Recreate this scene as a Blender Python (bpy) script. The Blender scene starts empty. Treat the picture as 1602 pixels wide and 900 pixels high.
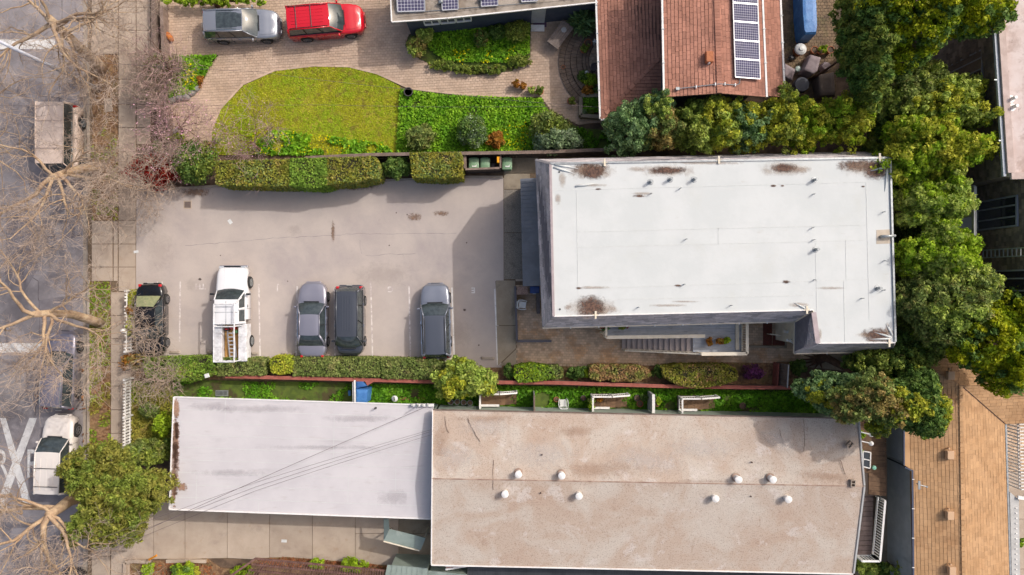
import bpy, bmesh, math, random
import numpy as np
from mathutils import Vector, Matrix
random.seed(7); RNG = np.random.default_rng(11)
SC = bpy.context.scene
COL = SC.collection
R = math.radians

# ---------------------------------------------------------------- camera, sky, sun, exposure
CAM_H = 43.6                        # drone height in metres, looking straight down
F = 1068.0                          # focal length in photograph pixels
cam_data = bpy.data.cameras.new('camera'); cam_data.lens = 24.0; cam_data.sensor_width = 36.0
cam_data.clip_start = 0.5; cam_data.clip_end = 3000
cam = bpy.data.objects.new('camera', cam_data); COL.objects.link(cam)
cam.location = (0, 0, CAM_H); cam.rotation_euler = (0, 0, 0); SC.camera = cam

LDIR = Vector((-0.87, -0.57, -1.0)).normalized()      # the way sunlight travels
sun_elev = math.asin(-LDIR.z); sun_az = math.atan2(-LDIR.x, -LDIR.y)
world = bpy.data.worlds.new("World"); SC.world = world; world.use_nodes = True
wn = world.node_tree; wn.nodes.clear()
sky = wn.nodes.new('ShaderNodeTexSky'); sky.sky_type = 'NISHITA'; sky.sun_disc = False
sky.sun_elevation = sun_elev; sky.sun_rotation = sun_az; sky.air_density = 1.2; sky.dust_density = 8.0; sky.ozone_density = 2.0
bg = wn.nodes.new('ShaderNodeBackground'); bg.inputs['Strength'].default_value = 0.15
wo = wn.nodes.new('ShaderNodeOutputWorld')
wn.links.new(sky.outputs[0], bg.inputs[0]); wn.links.new(bg.outputs[0], wo.inputs[0])
sl = bpy.data.lights.new('sun', 'SUN'); sl.energy = 2.0; sl.angle = R(0.55); sl.color = (1.0, 0.97, 0.93)
so = bpy.data.objects.new('sun', sl); COL.objects.link(so); so.location = (30, 20, 60)
so.rotation_euler = (-LDIR).to_track_quat('Z', 'Y').to_euler()
SC.view_settings.view_transform = 'Standard'; SC.view_settings.look = 'None'
SC.view_settings.exposure = -0.05; SC.view_settings.gamma = 1.0
SC.cycles.max_bounces = 6; SC.cycles.transparent_max_bounces = 8

# ---------------------------------------------------------------- helpers
def P(px, py, z=0.0):
    """photograph pixel + height above ground -> world point"""
    s = (CAM_H - z) / F
    return Vector(((px - 801) * s, (450 - py) * s, z))
def PP(pts, z=0.0): return [P(x, y, z) for x, y in pts]
def lin(c): c /= 255.0; return c / 12.92 if c <= 0.04045 else ((c + 0.055) / 1.055) ** 2.4
def C(h, k=0.9):
    return tuple(min(0.92, lin(int(h[i:i + 2], 16)) * k) for i in (0, 2, 4)) + (1.0,)

class MB:
    """collects faces and links them as one mesh object"""
    def __init__(s): s.v = []; s.f = []; s.m = []
    def face(s, pts, m=0):
        b = len(s.v); s.v += [tuple(p) for p in pts]; s.f.append(tuple(range(b, b + len(pts)))); s.m.append(m)
    def add(s, vs, fs, m=0):
        b = len(s.v); s.v += [tuple(p) for p in vs]
        for f in fs: s.f.append(tuple(i + b for i in f)); s.m.append(m)
    def prism(s, poly, z0, z1, m=0, bottom=True):
        """poly of (x, y) points, z0/z1 numbers or per-point lists"""
        n = len(poly)
        if sum(poly[i][0] * poly[(i + 1) % n][1] - poly[(i + 1) % n][0] * poly[i][1] for i in range(n)) < 0:
            poly = poly[::-1]
            if isinstance(z0, (list, tuple)): z0 = z0[::-1]
            if isinstance(z1, (list, tuple)): z1 = z1[::-1]
        a = z0 if isinstance(z0, (list, tuple)) else [z0] * n
        c = z1 if isinstance(z1, (list, tuple)) else [z1] * n
        vs = [(poly[i][0], poly[i][1], a[i]) for i in range(n)] + [(poly[i][0], poly[i][1], c[i]) for i in range(n)]
        fs = [tuple(range(n, 2 * n))] + [(i, (i + 1) % n, n + (i + 1) % n, n + i) for i in range(n)]
        if bottom: fs.append(tuple(range(n - 1, -1, -1)))
        s.add(vs, fs, m)
    def box(s, c, size, rz=0.0, m=0, taper=1.0):
        x, y, z = c; a, b, h = size[0] / 2, size[1] / 2, size[2] / 2
        vs = []
        for k, t in ((-1, 1.0), (1, taper)):
            for i, j in ((-1, -1), (1, -1), (1, 1), (-1, 1)):
                u, w = i * a * t, j * b * t
                vs.append((x + u * math.cos(rz) - w * math.sin(rz), y + u * math.sin(rz) + w * math.cos(rz), z + k * h))
        s.add(vs, [(4, 5, 6, 7), (3, 2, 1, 0), (0, 1, 5, 4), (1, 2, 6, 5), (2, 3, 7, 6), (3, 0, 4, 7)], m)
    def bar(s, p, q, w, h=None, m=0):
        """square bar between two points, w across, h along up"""
        h = h or w; p, q = Vector(p), Vector(q); d = (q - p)
        if d.length < 1e-6: return
        d.normalize(); up = Vector((0, 0, 1)) if abs(d.z) < 0.95 else Vector((1, 0, 0))
        sx = d.cross(up).normalized() * w / 2; sz = sx.normalized().cross(d).normalized() * h / 2
        vs = [e + i * sx + j * sz for e in (p, q) for i, j in ((-1, -1), (1, -1), (1, 1), (-1, 1))]
        s.add(vs, [(0, 1, 2, 3), (7, 6, 5, 4), (0, 4, 5, 1), (1, 5, 6, 2), (2, 6, 7, 3), (3, 7, 4, 0)], m)
    def tube(s, pts, rad, n=6, m=0, cap=True):
        pts = [Vector(p) for p in pts]
        if not isinstance(rad, (list, tuple)): rad = [rad] * len(pts)
        b = len(s.v); prev = None
        for i, p in enumerate(pts):
            d = pts[min(i + 1, len(pts) - 1)] - pts[max(i - 1, 0)]
            if d.length < 1e-7: d = Vector((0, 0, 1))
            d.normalize()
            if prev is None:
                a = Vector((1, 0, 0)) if abs(d.x) < 0.8 else Vector((0, 1, 0))
                u = d.cross(a).normalized()
            else:
                u = prev - d * prev.dot(d)
                u = u.normalized() if u.length > 1e-5 else d.orthogonal().normalized()
            prev = u; w = d.cross(u)
            for k in range(n):
                t = 2 * math.pi * k / n
                s.v.append(tuple(p + (u * math.cos(t) + w * math.sin(t)) * rad[i]))
        for i in range(len(pts) - 1):
            for k in range(n):
                k2 = (k + 1) % n
                s.f.append((b + i * n + k, b + i * n + k2, b + (i + 1) * n + k2, b + (i + 1) * n + k)); s.m.append(m)
        if cap and n > 3:
            s.f.append(tuple(b + k for k in range(n - 1, -1, -1))); s.m.append(m)
            s.f.append(tuple(b + (len(pts) - 1) * n + k for k in range(n))); s.m.append(m)
    def lathe(s, c, prof, n=16, m=0, sx=1.0):
        """prof: (radius, z) from bottom to top around a vertical axis at c"""
        b = len(s.v)
        for r, z in prof:
            for k in range(n):
                t = 2 * math.pi * k / n
                s.v.append((c[0] + r * sx * math.cos(t), c[1] + r * math.sin(t), c[2] + z))
        for i in range(len(prof) - 1):
            for k in range(n):
                k2 = (k + 1) % n
                s.f.append((b + i * n + k, b + i * n + k2, b + (i + 1) * n + k2, b + (i + 1) * n + k)); s.m.append(m)
        s.f.append(tuple(b + k for k in range(n - 1, -1, -1))); s.m.append(m)
        s.f.append(tuple(b + (len(prof) - 1) * n + k for k in range(n))); s.m.append(m)
    def patch(s, a, b, c, d, nu=6, nv=6, bulge=0.0, m=0, edge=None):
        """bilinear quad a-b-c-d with a bulge along its normal"""
        a, b, c, d = map(Vector, (a, b, c, d)); nrm = (b - a).cross(d - a).normalized(); base = len(s.v)
        for j in range(nv + 1):
            for i in range(nu + 1):
                u, v = i / nu, j / nv
                p = (a * (1 - u) + b * u) * (1 - v) + (d * (1 - u) + c * u) * v
                s.v.append(tuple(p + nrm * bulge * (1 - (2 * u - 1) ** 2) ** .7 * (1 - (2 * v - 1) ** 2) ** .7
                                 + (Vector(edge) * (1 - (2 * u - 1) ** 2) * (1 - v) if edge else Vector())))
        for j in range(nv):
            for i in range(nu):
                q = base + j * (nu + 1) + i
                s.f.append((q, q + 1, q + nu + 2, q + nu + 1)); s.m.append(m)
    def build(s, name, mats, parent=None, smooth=False, bevel=0, kind=None, label=None, origin=None):
        me = bpy.data.meshes.new(name)
        o3 = Vector(parent.get('_o', (0, 0, 0))) if parent is not None else Vector(origin or (0, 0, 0))
        vs = [(x - o3.x, y - o3.y, z - o3.z) for x, y, z in s.v] if o3.length > 0 else s.v
        me.from_pydata(vs, [], s.f)
        mats = mats if isinstance(mats, (list, tuple)) else [mats]
        for mm in mats: me.materials.append(mm)
        if len(mats) > 1: me.polygons.foreach_set('material_index', s.m)
        if smooth: me.polygons.foreach_set('use_smooth', [True] * len(s.f))
        me.update()
        o = bpy.data.objects.new(name, me); COL.objects.link(o)
        if parent is not None: o.parent = parent; o['_o'] = tuple(o3)
        else: o.location = o3
        if bevel:
            b = o.modifiers.new('edge', 'BEVEL'); b.width = bevel; b.segments = 2; b.limit_method = 'ANGLE'
        if kind: o['kind'] = kind
        if label: o['label'] = label
        return o

def tag(o, label=None, cat=None, group=None, kind=None):
    if label: o['label'] = label
    if cat: o['category'] = cat
    if group: o['group'] = group
    if kind: o['kind'] = kind
    return o
def thing(name, label, cat, at, group=None):
    """an Empty at the thing's base; parts are built in world coordinates and hung under it"""
    o = bpy.data.objects.new(name, None); COL.objects.link(o); o.location = at
    o.empty_display_size = 0.3; o['_o'] = tuple(at)
    return tag(o, label, cat, group)
def local_thing(name, label, cat, at, rz=0.0, group=None):
    o = bpy.data.objects.new(name, None); COL.objects.link(o); o.location = at; o.rotation_euler = (0, 0, rz)
    return tag(o, label, cat, group)
def copy_tree(o, parent=None):
    c = o.copy(); COL.objects.link(c)
    if parent is not None: c.parent = parent
    for ch in list(o.children): copy_tree(ch, c)
    return c
def shared(name, me, parent, loc, rz=0.0, scale=None):
    o = bpy.data.objects.new(name, me); COL.objects.link(o); o.parent = parent
    o3 = Vector(parent.get('_o', (0, 0, 0))); o.location = Vector(loc) - o3; o.rotation_euler = (0, 0, rz)
    if scale: o.scale = scale
    return o

# ---------------------------------------------------------------- materials
def nd(t, ty, **kw):
    n = t.nodes.new(ty)
    for k, v in kw.items():
        if k in n.inputs: n.inputs[k].default_value = v
        else: setattr(n, k, v)
    return n
def noise(t, pos, scale, detail=4, rough=.6, dist=0.0):
    n = nd(t, 'ShaderNodeTexNoise', Scale=scale, Detail=detail, Roughness=rough, Distortion=dist)
    t.links.new(pos, n.inputs['Vector']); return n.outputs['Fac']
def ramp(t, fac, lo, hi):
    n = nd(t, 'ShaderNodeMapRange'); n.interpolation_type = 'SMOOTHSTEP'
    n.inputs['From Min'].default_value = lo; n.inputs['From Max'].default_value = hi
    t.links.new(fac, n.inputs['Value']); return n.outputs['Result']
def mix(t, fac, a, b, mode='MIX'):
    n = t.nodes.new('ShaderNodeMix'); n.data_type = 'RGBA'; n.blend_type = mode; n.clamp_factor = True
    for sock, v in ((n.inputs[0], fac), (n.inputs[6], a), (n.inputs[7], b)):
        if isinstance(v, (int, float)): sock.default_value = v
        elif isinstance(v, tuple): sock.default_value = v
        else: t.links.new(v, sock)
    return n.outputs[2]
MATS = {}
def M(name, c1, c2=None, scale=3.0, lo=.35, hi=.65, rough=.85, bump=0.0, bscale=30, rnd=0.0, metal=0.0, extra=(),
      coat=0.0, spec=None, stretch=None, obj_rnd=0.0, distort=0.0, island=None, leafy=0.0, speck=None):
    """extra: list of (colour, scale, lo, hi, strength[, stretch]) layers of dirt, moss or wear with their own shape"""
    m = bpy.data.materials.new(name); m.use_nodes = True; t = m.node_tree; MATS[name] = m
    bs = t.nodes['Principled BSDF']; geo = t.nodes.new('ShaderNodeNewGeometry'); pos = geo.outputs['Position']
    def strc(p, st):
        v = nd(t, 'ShaderNodeVectorMath', operation='MULTIPLY'); v.inputs[1].default_value = st
        t.links.new(p, v.inputs[0]); return v.outputs[0]
    p1 = strc(pos, stretch) if stretch else pos
    col = mix(t, ramp(t, noise(t, p1, scale, 5, .62, distort), lo, hi), c1, c2) if c2 else c1
    for e in extra:
        pe = strc(pos, e[5]) if len(e) > 5 else pos
        f = ramp(t, noise(t, pe, e[1], 6, .65, .3), e[2], e[3])
        mu = nd(t, 'ShaderNodeMath', operation='MULTIPLY'); t.links.new(f, mu.inputs[0]); mu.inputs[1].default_value = e[4]
        col = mix(t, mu.outputs[0], col, e[0])
    if speck:
        f = ramp(t, noise(t, pos, speck[1], 2, .5), speck[2], speck[3])
        mu = nd(t, 'ShaderNodeMath', operation='MULTIPLY'); t.links.new(f, mu.inputs[0]); mu.inputs[1].default_value = speck[4]
        col = mix(t, mu.outputs[0], col, speck[0])
    if rnd or obj_rnd:
        if obj_rnd:
            oi = t.nodes.new('ShaderNodeObjectInfo'); src = oi.outputs['Random']; amt = obj_rnd
        else: src = geo.outputs['Random Per Island']; amt = rnd
        mr = nd(t, 'ShaderNodeMapRange'); mr.inputs['To Min'].default_value = 1 - amt; mr.inputs['To Max'].default_value = 1 + amt
        t.links.new(src, mr.inputs['Value'])
        hs = t.nodes.new('ShaderNodeHueSaturation'); t.links.new(mr.outputs[0], hs.inputs['Value'])
        if isinstance(col, tuple): hs.inputs['Color'].default_value = col
        else: t.links.new(col, hs.inputs['Color'])
        if island:   # some pieces take a second colour
            col = mix(t, ramp(t, src, island[1], island[2]), hs.outputs[0], island[0])
            wn_ = nd(t, 'ShaderNodeTexWhiteNoise'); wn_.noise_dimensions = '1D'; t.links.new(src, wn_.inputs['W'])
            col = mix(t, 0.25, col, mix(t, wn_.outputs['Value'], (0.0, 0.0, 0.0, 1), (.8, .8, .8, 1)), 'OVERLAY')
        else: col = hs.outputs[0]
    if isinstance(col, tuple): bs.inputs['Base Color'].default_value = col
    else: t.links.new(col, bs.inputs['Base Color'])
    bs.inputs['Roughness'].default_value = rough; bs.inputs['Metallic'].default_value = metal
    bs.inputs['Coat Weight'].default_value = coat; bs.inputs['Coat Roughness'].default_value = .04
    if spec is not None: bs.inputs['Specular IOR Level'].default_value = spec
    if bump:
        b = nd(t, 'ShaderNodeBump', Strength=min(1.0, bump)); b.inputs['Distance'].default_value = .03
        t.links.new(noise(t, pos, bscale, 3, .7), b.inputs['Height']); t.links.new(b.outputs[0], bs.inputs['Normal'])
    if leafy:
        tr = t.nodes.new('ShaderNodeBsdfTranslucent'); ms = t.nodes.new('ShaderNodeMixShader'); ms.inputs[0].default_value = leafy
        if isinstance(col, tuple): tr.inputs[0].default_value = col
        else: t.links.new(col, tr.inputs[0])
        out = t.nodes['Material Output']
        t.links.new(bs.outputs[0], ms.inputs[1]); t.links.new(tr.outputs[0], ms.inputs[2]); t.links.new(ms.outputs[0], out.inputs[0])
        bs.inputs['Specular IOR Level'].default_value = .25
    return m
def leaf_mat(name, c1, c2, c3=None, scale=1.2, rnd=.45, island=None, lo=.38, hi=.62):
    ex = [(c3, 2.3, .52, .66, .8)] if c3 else []
    return M(name, c1, c2, scale=scale, lo=lo, hi=hi, rough=.6, rnd=rnd, leafy=.34, extra=ex, island=island)
def decal_mat(name, c1, c2, power=1.0, edge=(.25, .6), nscale=9, alpha=1.0, band=None):
    """soft irregular patch of stain; shape comes from the patch's own UV and noise"""
    m = bpy.data.materials.new(name); m.use_nodes = True; t = m.node_tree
    bs = t.nodes['Principled BSDF']; out = t.nodes['Material Output']; bs.inputs['Roughness'].default_value = .9
    uv = t.nodes.new('ShaderNodeTexCoord'); geo = t.nodes.new('ShaderNodeNewGeometry')
    sub = nd(t, 'ShaderNodeVectorMath', operation='SUBTRACT'); sub.inputs[1].default_value = (.5, .5, 0)
    t.links.new(uv.outputs['UV'], sub.inputs[0])
    ln = nd(t, 'ShaderNodeVectorMath', operation='LENGTH'); t.links.new(sub.outputs[0], ln.inputs[0])
    nz = noise(t, geo.outputs['Position'], nscale * .55, 6, .7, .8)
    ad = nd(t, 'ShaderNodeMath', operation='MULTIPLY_ADD'); t.links.new(nz, ad.inputs[0]); ad.inputs[1].default_value = .9
    sb = nd(t, 'ShaderNodeMath', operation='SUBTRACT'); t.links.new(ln.outputs['Value'], sb.inputs[0]); sb.inputs[1].default_value = .175; t.links.new(sb.outputs[0], ad.inputs[2])
    f = ramp(t, ad.outputs[0], edge[1], edge[0])
    mu = nd(t, 'ShaderNodeMath', operation='MULTIPLY'); t.links.new(f, mu.inputs[0]); mu.inputs[1].default_value = alpha
    t.links.new(mix(t, ramp(t, noise(t, geo.outputs['Position'], nscale, 5, .7), .4, .6), c1, c2), bs.inputs['Base Color'])
    tr = t.nodes.new('ShaderNodeBsdfTransparent'); ms = t.nodes.new('ShaderNodeMixShader')
    t.links.new(mu.outputs[0], ms.inputs[0]); t.links.new(tr.outputs[0], ms.inputs[1]); t.links.new(bs.outputs[0], ms.inputs[2])
    t.links.new(ms.outputs[0], out.inputs[0]); return m
def decal(name, pts, mat, parent, lift=.004, grid=1):
    """four corners (world), laid lift above the surface it stains; named as a stain part"""
    me = bpy.data.meshes.new(name); o3 = Vector(parent.get('_o', (0, 0, 0)))
    me.from_pydata([tuple(Vector(p) + Vector((0, 0, lift)) - o3) for p in pts], [], [(0, 1, 2, 3)])
    uv = me.uv_layers.new(name='UVMap')
    for i, c in enumerate(((0, 0), (1, 0), (1, 1), (0, 1))): uv.data[i].uv = c
    me.materials.append(mat); o = bpy.data.objects.new(name, me); COL.objects.link(o); o.parent = parent; return o

# ---------------------------------------------------------------- fields of pieces
def clip_half(poly, a, b, c):
    out = []
    for i in range(len(poly)):
        p, q = poly[i], poly[(i + 1) % len(poly)]
        dp, dq = a * p[0] + b * p[1] + c, a * q[0] + b * q[1] + c
        if dp >= 0: out.append(p)
        if dp * dq < 0:
            t = dp / (dp - dq); out.append((p[0] + (q[0] - p[0]) * t, p[1] + (q[1] - p[1]) * t))
    return out
def clip_convex(poly, conv):
    n = len(conv); area = sum(conv[i][0] * conv[(i + 1) % n][1] - conv[(i + 1) % n][0] * conv[i][1] for i in range(n))
    if area < 0: conv = conv[::-1]
    for i in range(n):
        (x0, y0), (x1, y1) = conv[i], conv[(i + 1) % n]
        a, b = -(y1 - y0), (x1 - x0); poly = clip_half(poly, a, b, -(a * x0 + b * y0))
        if len(poly) < 3: return []
    return poly
def inside(p, poly):
    x, y = p; c = False; j = len(poly) - 1
    for i in range(len(poly)):
        xi, yi = poly[i]; xj, yj = poly[j]
        if (yi > y) != (yj > y) and x < (xj - xi) * (y - yi) / (yj - yi) + xi: c = not c
        j = i
    return c
def tiles2d(mb, poly, su, sv, gap, z, th, ang=0.0, convex=True, stagger=.5, jit=0.0, holes=(), org=(0, 0), tall=0.0):
    """flat field of paving pieces in a polygon of (x, y) metres"""
    ca, sa = math.cos(ang), math.sin(ang)
    tou = lambda p: ((p[0] - org[0]) * ca + (p[1] - org[1]) * sa, -(p[0] - org[0]) * sa + (p[1] - org[1]) * ca)
    tow = lambda u, v: (org[0] + u * ca - v * sa, org[1] + u * sa + v * ca)
    pu = [tou(p) for p in poly]; u0, u1 = min(p[0] for p in pu), max(p[0] for p in pu); v0, v1 = min(p[1] for p in pu), max(p[1] for p in pu)
    for j in range(int(v0 // sv) - 1, int(v1 // sv) + 2):
        off = stagger * su * (j % 2)
        for i in range(int(u0 // su) - 2, int(u1 // su) + 2):
            a, b = i * su + off, j * sv
            q = [(a + gap / 2, b + gap / 2), (a + su - gap / 2, b + gap / 2), (a + su - gap / 2, b + sv - gap / 2), (a + gap / 2, b + sv - gap / 2)]
            if jit: q = [(x + random.uniform(-jit, jit), y + random.uniform(-jit, jit)) for x, y in q]
            if convex:
                q = clip_convex(q, pu)
                if len(q) < 3: continue
            else:
                cx, cy = a + su / 2, b + sv / 2
                if not inside((cx, cy), pu): continue
            qw = [tow(*p) for p in q]; cc = (sum(p[0] for p in qw) / len(qw), sum(p[1] for p in qw) / len(qw))
            if any(inside(cc, h) for h in holes): continue
            dz = random.uniform(-tall, tall)
            mb.prism(qw, z, z + th + dz, bottom=False)
def shingles(mb, face, row=.16, wid=.3, th=.02, gap=.012, jit=.02, vg=.02):
    """overlapping shingle pieces on a convex 3-D face; face[0]->face[1] is the eave line, rest goes up the slope"""
    fa = [Vector(p) for p in face]; o = fa[0]; u = (fa[1] - fa[0]).normalized()
    n = None
    for k in range(2, len(fa)):
        n = (fa[1] - fa[0]).cross(fa[k] - fa[0])
        if n.length > 1e-4: break
    n.normalize()
    if n.z < 0: n = -n
    v = n.cross(u).normalized()
    cen = sum(fa, Vector()) / len(fa)
    if (cen - o).dot(v) < 0: v = -v
    pu = [((p - o).dot(u), (p - o).dot(v)) for p in fa]
    d3 = (fa[3] - o).dot(n) if len(fa) == 4 else 0.0; LU, LV = (fa[1] - fa[0]).length, (pu[3][1] if len(fa) == 4 else 1.0) or 1.0
    u0, u1 = min(p[0] for p in pu), max(p[0] for p in pu); v0, v1 = min(p[1] for p in pu), max(p[1] for p in pu)
    for j in range(int(v0 // row) - 1, int(v1 // row) + 1):
        a = u0 - random.uniform(0, wid) - wid
        while a < u1:
            w = wid * random.uniform(.75, 1.25)
            jb = random.uniform(-jit, jit) * .5
            q = clip_convex([(a + gap / 2, j * row + jb + vg), (a + w - gap / 2, j * row + jb + vg), (a + w - gap / 2, (j + 1) * row), (a + gap / 2, (j + 1) * row)], pu)
            a += w
            if len(q) < 3: continue
            t1 = th * random.uniform(.8, 1.35)
            vs = [o + u * x + v * y + n * (.003 + d3 * min(1, max(0, 1 - x / LU)) * min(1, max(0, y / LV))) for x, y in q]
            hs = [t1 + .002 - (t1 * .8) * min(1, max(0, (y - j * row) / row)) for x, y in q]
            k = len(q)
            if sum(q[i][0] * q[(i + 1) % k][1] - q[(i + 1) % k][0] * q[i][1] for i in range(k)) * (1 if u.cross(v).dot(n) > 0 else -1) < 0:
                vs.reverse(); hs.reverse()
            mb.add([p + n * .001 for p in vs] + [p + n * h for p, h in zip(vs, hs)],
                   [tuple(range(k, 2 * k))] + [(i, (i + 1) % k, k + (i + 1) % k, k + i) for i in range(k)])

# ---------------------------------------------------------------- foliage
def leaf_obj(name, pts, nrm, size, mat, parent=None, kind=None, aspect=1.7, jit=.7, fold=.25, origin=None):
    """many small leaf faces (two triangles folded on the midrib) at pts facing roughly along nrm"""
    pts = np.asarray(pts, float); nrm = np.asarray(nrm, float); n = len(pts)
    nrm = nrm + RNG.normal(0, jit, (n, 3)); nrm /= np.linalg.norm(nrm, axis=1, keepdims=True) + 1e-9
    a = RNG.normal(0, 1, (n, 3)); u = np.cross(nrm, a); u /= np.linalg.norm(u, axis=1, keepdims=True) + 1e-9
    w = np.cross(nrm, u); s = (size * RNG.uniform(.6, 1.35, n))[:, None]
    L = u * s * aspect * .5; W = w * s * .5; lift = nrm * s * fold * .5
    v = np.stack([pts - L, pts + W + lift, pts + L, pts - W + lift], 1)
    if parent is not None: o3 = np.array(parent.get('_o', (0, 0, 0)))
    else: o3 = np.array(origin if origin is not None else (0, 0, 0))
    v = (v - o3).reshape(-1, 3)
    me = bpy.data.meshes.new(name); me.vertices.add(4 * n); me.vertices.foreach_set('co', v.ravel().astype(np.float32))
    idx = np.arange(4 * n).reshape(n, 4)
    me.loops.add(4 * n); me.loops.foreach_set('vertex_index', idx.ravel().astype(np.int32))
    me.polygons.add(n); me.polygons.foreach_set('loop_start', (np.arange(n) * 4).astype(np.int32))
    try: me.polygons.foreach_set('loop_total', np.full(n, 4, np.int32))
    except Exception: pass
    me.update(calc_edges=True); me.validate(); me.materials.append(mat)
    o = bpy.data.objects.new(name, me); COL.objects.link(o)
    if parent is not None: o.parent = parent
    else: o.location = tuple(o3)
    if kind: o['kind'] = kind
    return o
def clump_points(centers, rad, per, up=.35, squash=.85):
    """leaf positions on the skins of many clumps"""
    centers = np.asarray(centers, float); k = len(centers)
    rad = np.broadcast_to(np.asarray(rad, float), (k,))
    d = RNG.normal(0, 1, (k, per, 3)); d[..., 2] += up; d /= np.linalg.norm(d, axis=2, keepdims=True)
    r = rad[:, None, None] * RNG.uniform(.55, 1.08, (k, per, 1)); q = d * r; q[..., 2] *= squash
    return (centers[:, None, :] + q).reshape(-1, 3), d.reshape(-1, 3)
def ball_centers(c, rx, ry, rz, n, lo=.55, upper=-.25, lump=.18):
    """clump centres through the outer part of an uneven ellipsoid"""
    out = []; c = np.array(c, float)
    ph = RNG.uniform(0, 6.28, 6)
    while len(out) < n:
        d = RNG.normal(0, 1, 3); d /= np.linalg.norm(d)
        if d[2] < upper: continue
        t = math.atan2(d[1], d[0])
        k = 1 + lump * (math.sin(3 * t + ph[0]) * .6 + math.sin(5 * t + ph[1]) * .5 + math.sin(2 * t + ph[2] + 3 * d[2]) * .4)
        r = RNG.uniform(lo, 1.0) ** .6 * k
        out.append(c + d * r * np.array([rx, ry, rz]))
    return np.array(out)
# ================================================================ SETTING
def g(px, py): p = P(px, py, 0); return (p.x, p.y)
def gp(pts): return [g(*p) for p in pts]
def sheet(name, pts, z, th, mat, parent=None, kind='structure'):
    mb = MB(); mb.prism(gp(pts), z - th, z); o = mb.build(name, mat, parent)
    if kind and parent is None: o['kind'] = kind
    return o
def struct_root(name, at=(0, 0, 0)):
    o = bpy.data.objects.new(name, None); COL.objects.link(o); o.location = at; o['_o'] = tuple(at); o['kind'] = 'structure'; return o

m_soil = M('soil', C('5c4a3c'), C('7d6652'), scale=1.4, bump=.6, bscale=9, extra=[(C('3f352c'), .6, .5, .62, .6)])
m_mulch = M('bark mulch', C('7c5a40'), C('a5835f'), scale=6, bump=.9, bscale=18, rnd=0, extra=[(C('4e3a2b'), 2.2, .5, .64, .6), (C('8b7a4a'), 1.1, .52, .6, .5)])
m_road = M('old street asphalt', C('8d8688'), C('9f989a'), scale=.9, bump=.4, bscale=45, extra=[(C('6f6a6e'), .35, .5, .6, .45), (C('b0a7a2'), .18, .5, .66, .5)], speck=(C('4d484c'), 55, .6, .75, .5))
m_lot = M('parking lot asphalt', C('bdb0a9'), C('c7bab1'), scale=.45, bump=.35, bscale=60, extra=[(C('ab9f9e'), .17, .5, .68, .6), (C('a89a96'), 2.3, .6, .75, .35)], speck=(C('7a7070'), 42, .58, .74, .45))
m_conc = M('pale concrete', C('b7a492'), C('c2b09e'), scale=.7, bump=.25, bscale=40, obj_rnd=.07, extra=[(C('96857a'), .5, .52, .68, .5), (C('a48464'), 1.7, .56, .72, .35)], speck=(C('857668'), 30, .6, .8, .4))
m_conc2 = M('weathered walk concrete', C('9b8c78'), C('aa9c88'), scale=.9, bump=.3, bscale=40, obj_rnd=.08, extra=[(C('6f6456'), .6, .5, .66, .6)], speck=(C('5a5146'), 24, .58, .8, .4))
m_aggr = M('exposed aggregate', C('7d7468'), C('a0968a'), scale=22, lo=.42, hi=.58, bump=.6, bscale=50, extra=[(C('5a5248'), .9, .5, .66, .6)])
m_kerb = M('kerb concrete', C('a99c8f'), C('b7aa9c'), scale=1.5, bump=.3, bscale=40, obj_rnd=.06, extra=[(C('83705e'), 1.2, .5, .66, .6)])
m_dirt = M('joint dirt', C('6b5a48'), C('7f6a54'), scale=5, bump=.4)
m_paint = M('white road paint', C('ece9e6'), C('dcd8d5'), scale=3, rough=.6, extra=[(C('a59e9c'), 7, .55, .68, .55)])
m_oldpaint = M('worn white paint', C('dcd4cf', 1), C('ccc2bd', 1), scale=5, rough=.7, extra=[(C('bdb0ad'), 5, .44, .6, .9)])
m_paver = M('tan driveway pavers', C('d0b6a0'), C('c2a892'), scale=.8, rough=.85, rnd=.10, bump=.3, bscale=30, extra=[(C('b49c84'), .35, .5, .66, .5), (C('9c8a74'), 3, .6, .75, .4)])
m_paver2 = M('brown courtyard pavers', C('d0b498', 1), C('bca48c', 1), scale=1.6, rough=.85, rnd=.17, bump=.3, bscale=30, extra=[(C('b88858', 1), .9, .5, .6, .5), (C('84796c', 1), .5, .5, .66, .5)])
m_sand = M('paver bedding', C('b89e86'), C('a8907a'), scale=8, bump=.3)
m_grassbase = M('lawn soil and thatch', C('98922a', 1), C('a49c34', 1), scale=.7, bump=.8, bscale=40, extra=[(C('8c7640'), .45, .5, .64, .5)])
m_greenbase = M('dark ground cover soil', C('4a5a22', 1), C('5f7028', 1), scale=2.5, bump=.7, bscale=30, extra=[(C('4f3d2c'), .9, .52, .6, .8)])
m_grass = leaf_mat('lawn grass blades', C('a6bc28', 1), C('b6b82c', 1), C('9c8c46', 1), scale=.55, rnd=.2)
m_grass2 = leaf_mat('street grass blades', C('8aa434', 1), C('a8a048', 1), C('a8905c', 1), scale=.6, rnd=.3)
m_lush = leaf_mat('lush ground cover', C('7ab02a', 1), C('9cc832', 1), C('6a9a2c', 1), scale=1.1, rnd=.3)
m_lush2 = leaf_mat('deep green side yard grass', C('68a026', 1), C('82b430', 1), C('588c22', 1), scale=.7, rnd=.35)
m_yellow = leaf_mat('yellow wildflowers', C('f2e000', 1), C('e2d800', 1), scale=3, rnd=.15)
m_litter = leaf_mat('fallen leaves', C('a8764c'), C('8c6040'), scale=2, rnd=.4)

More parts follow.
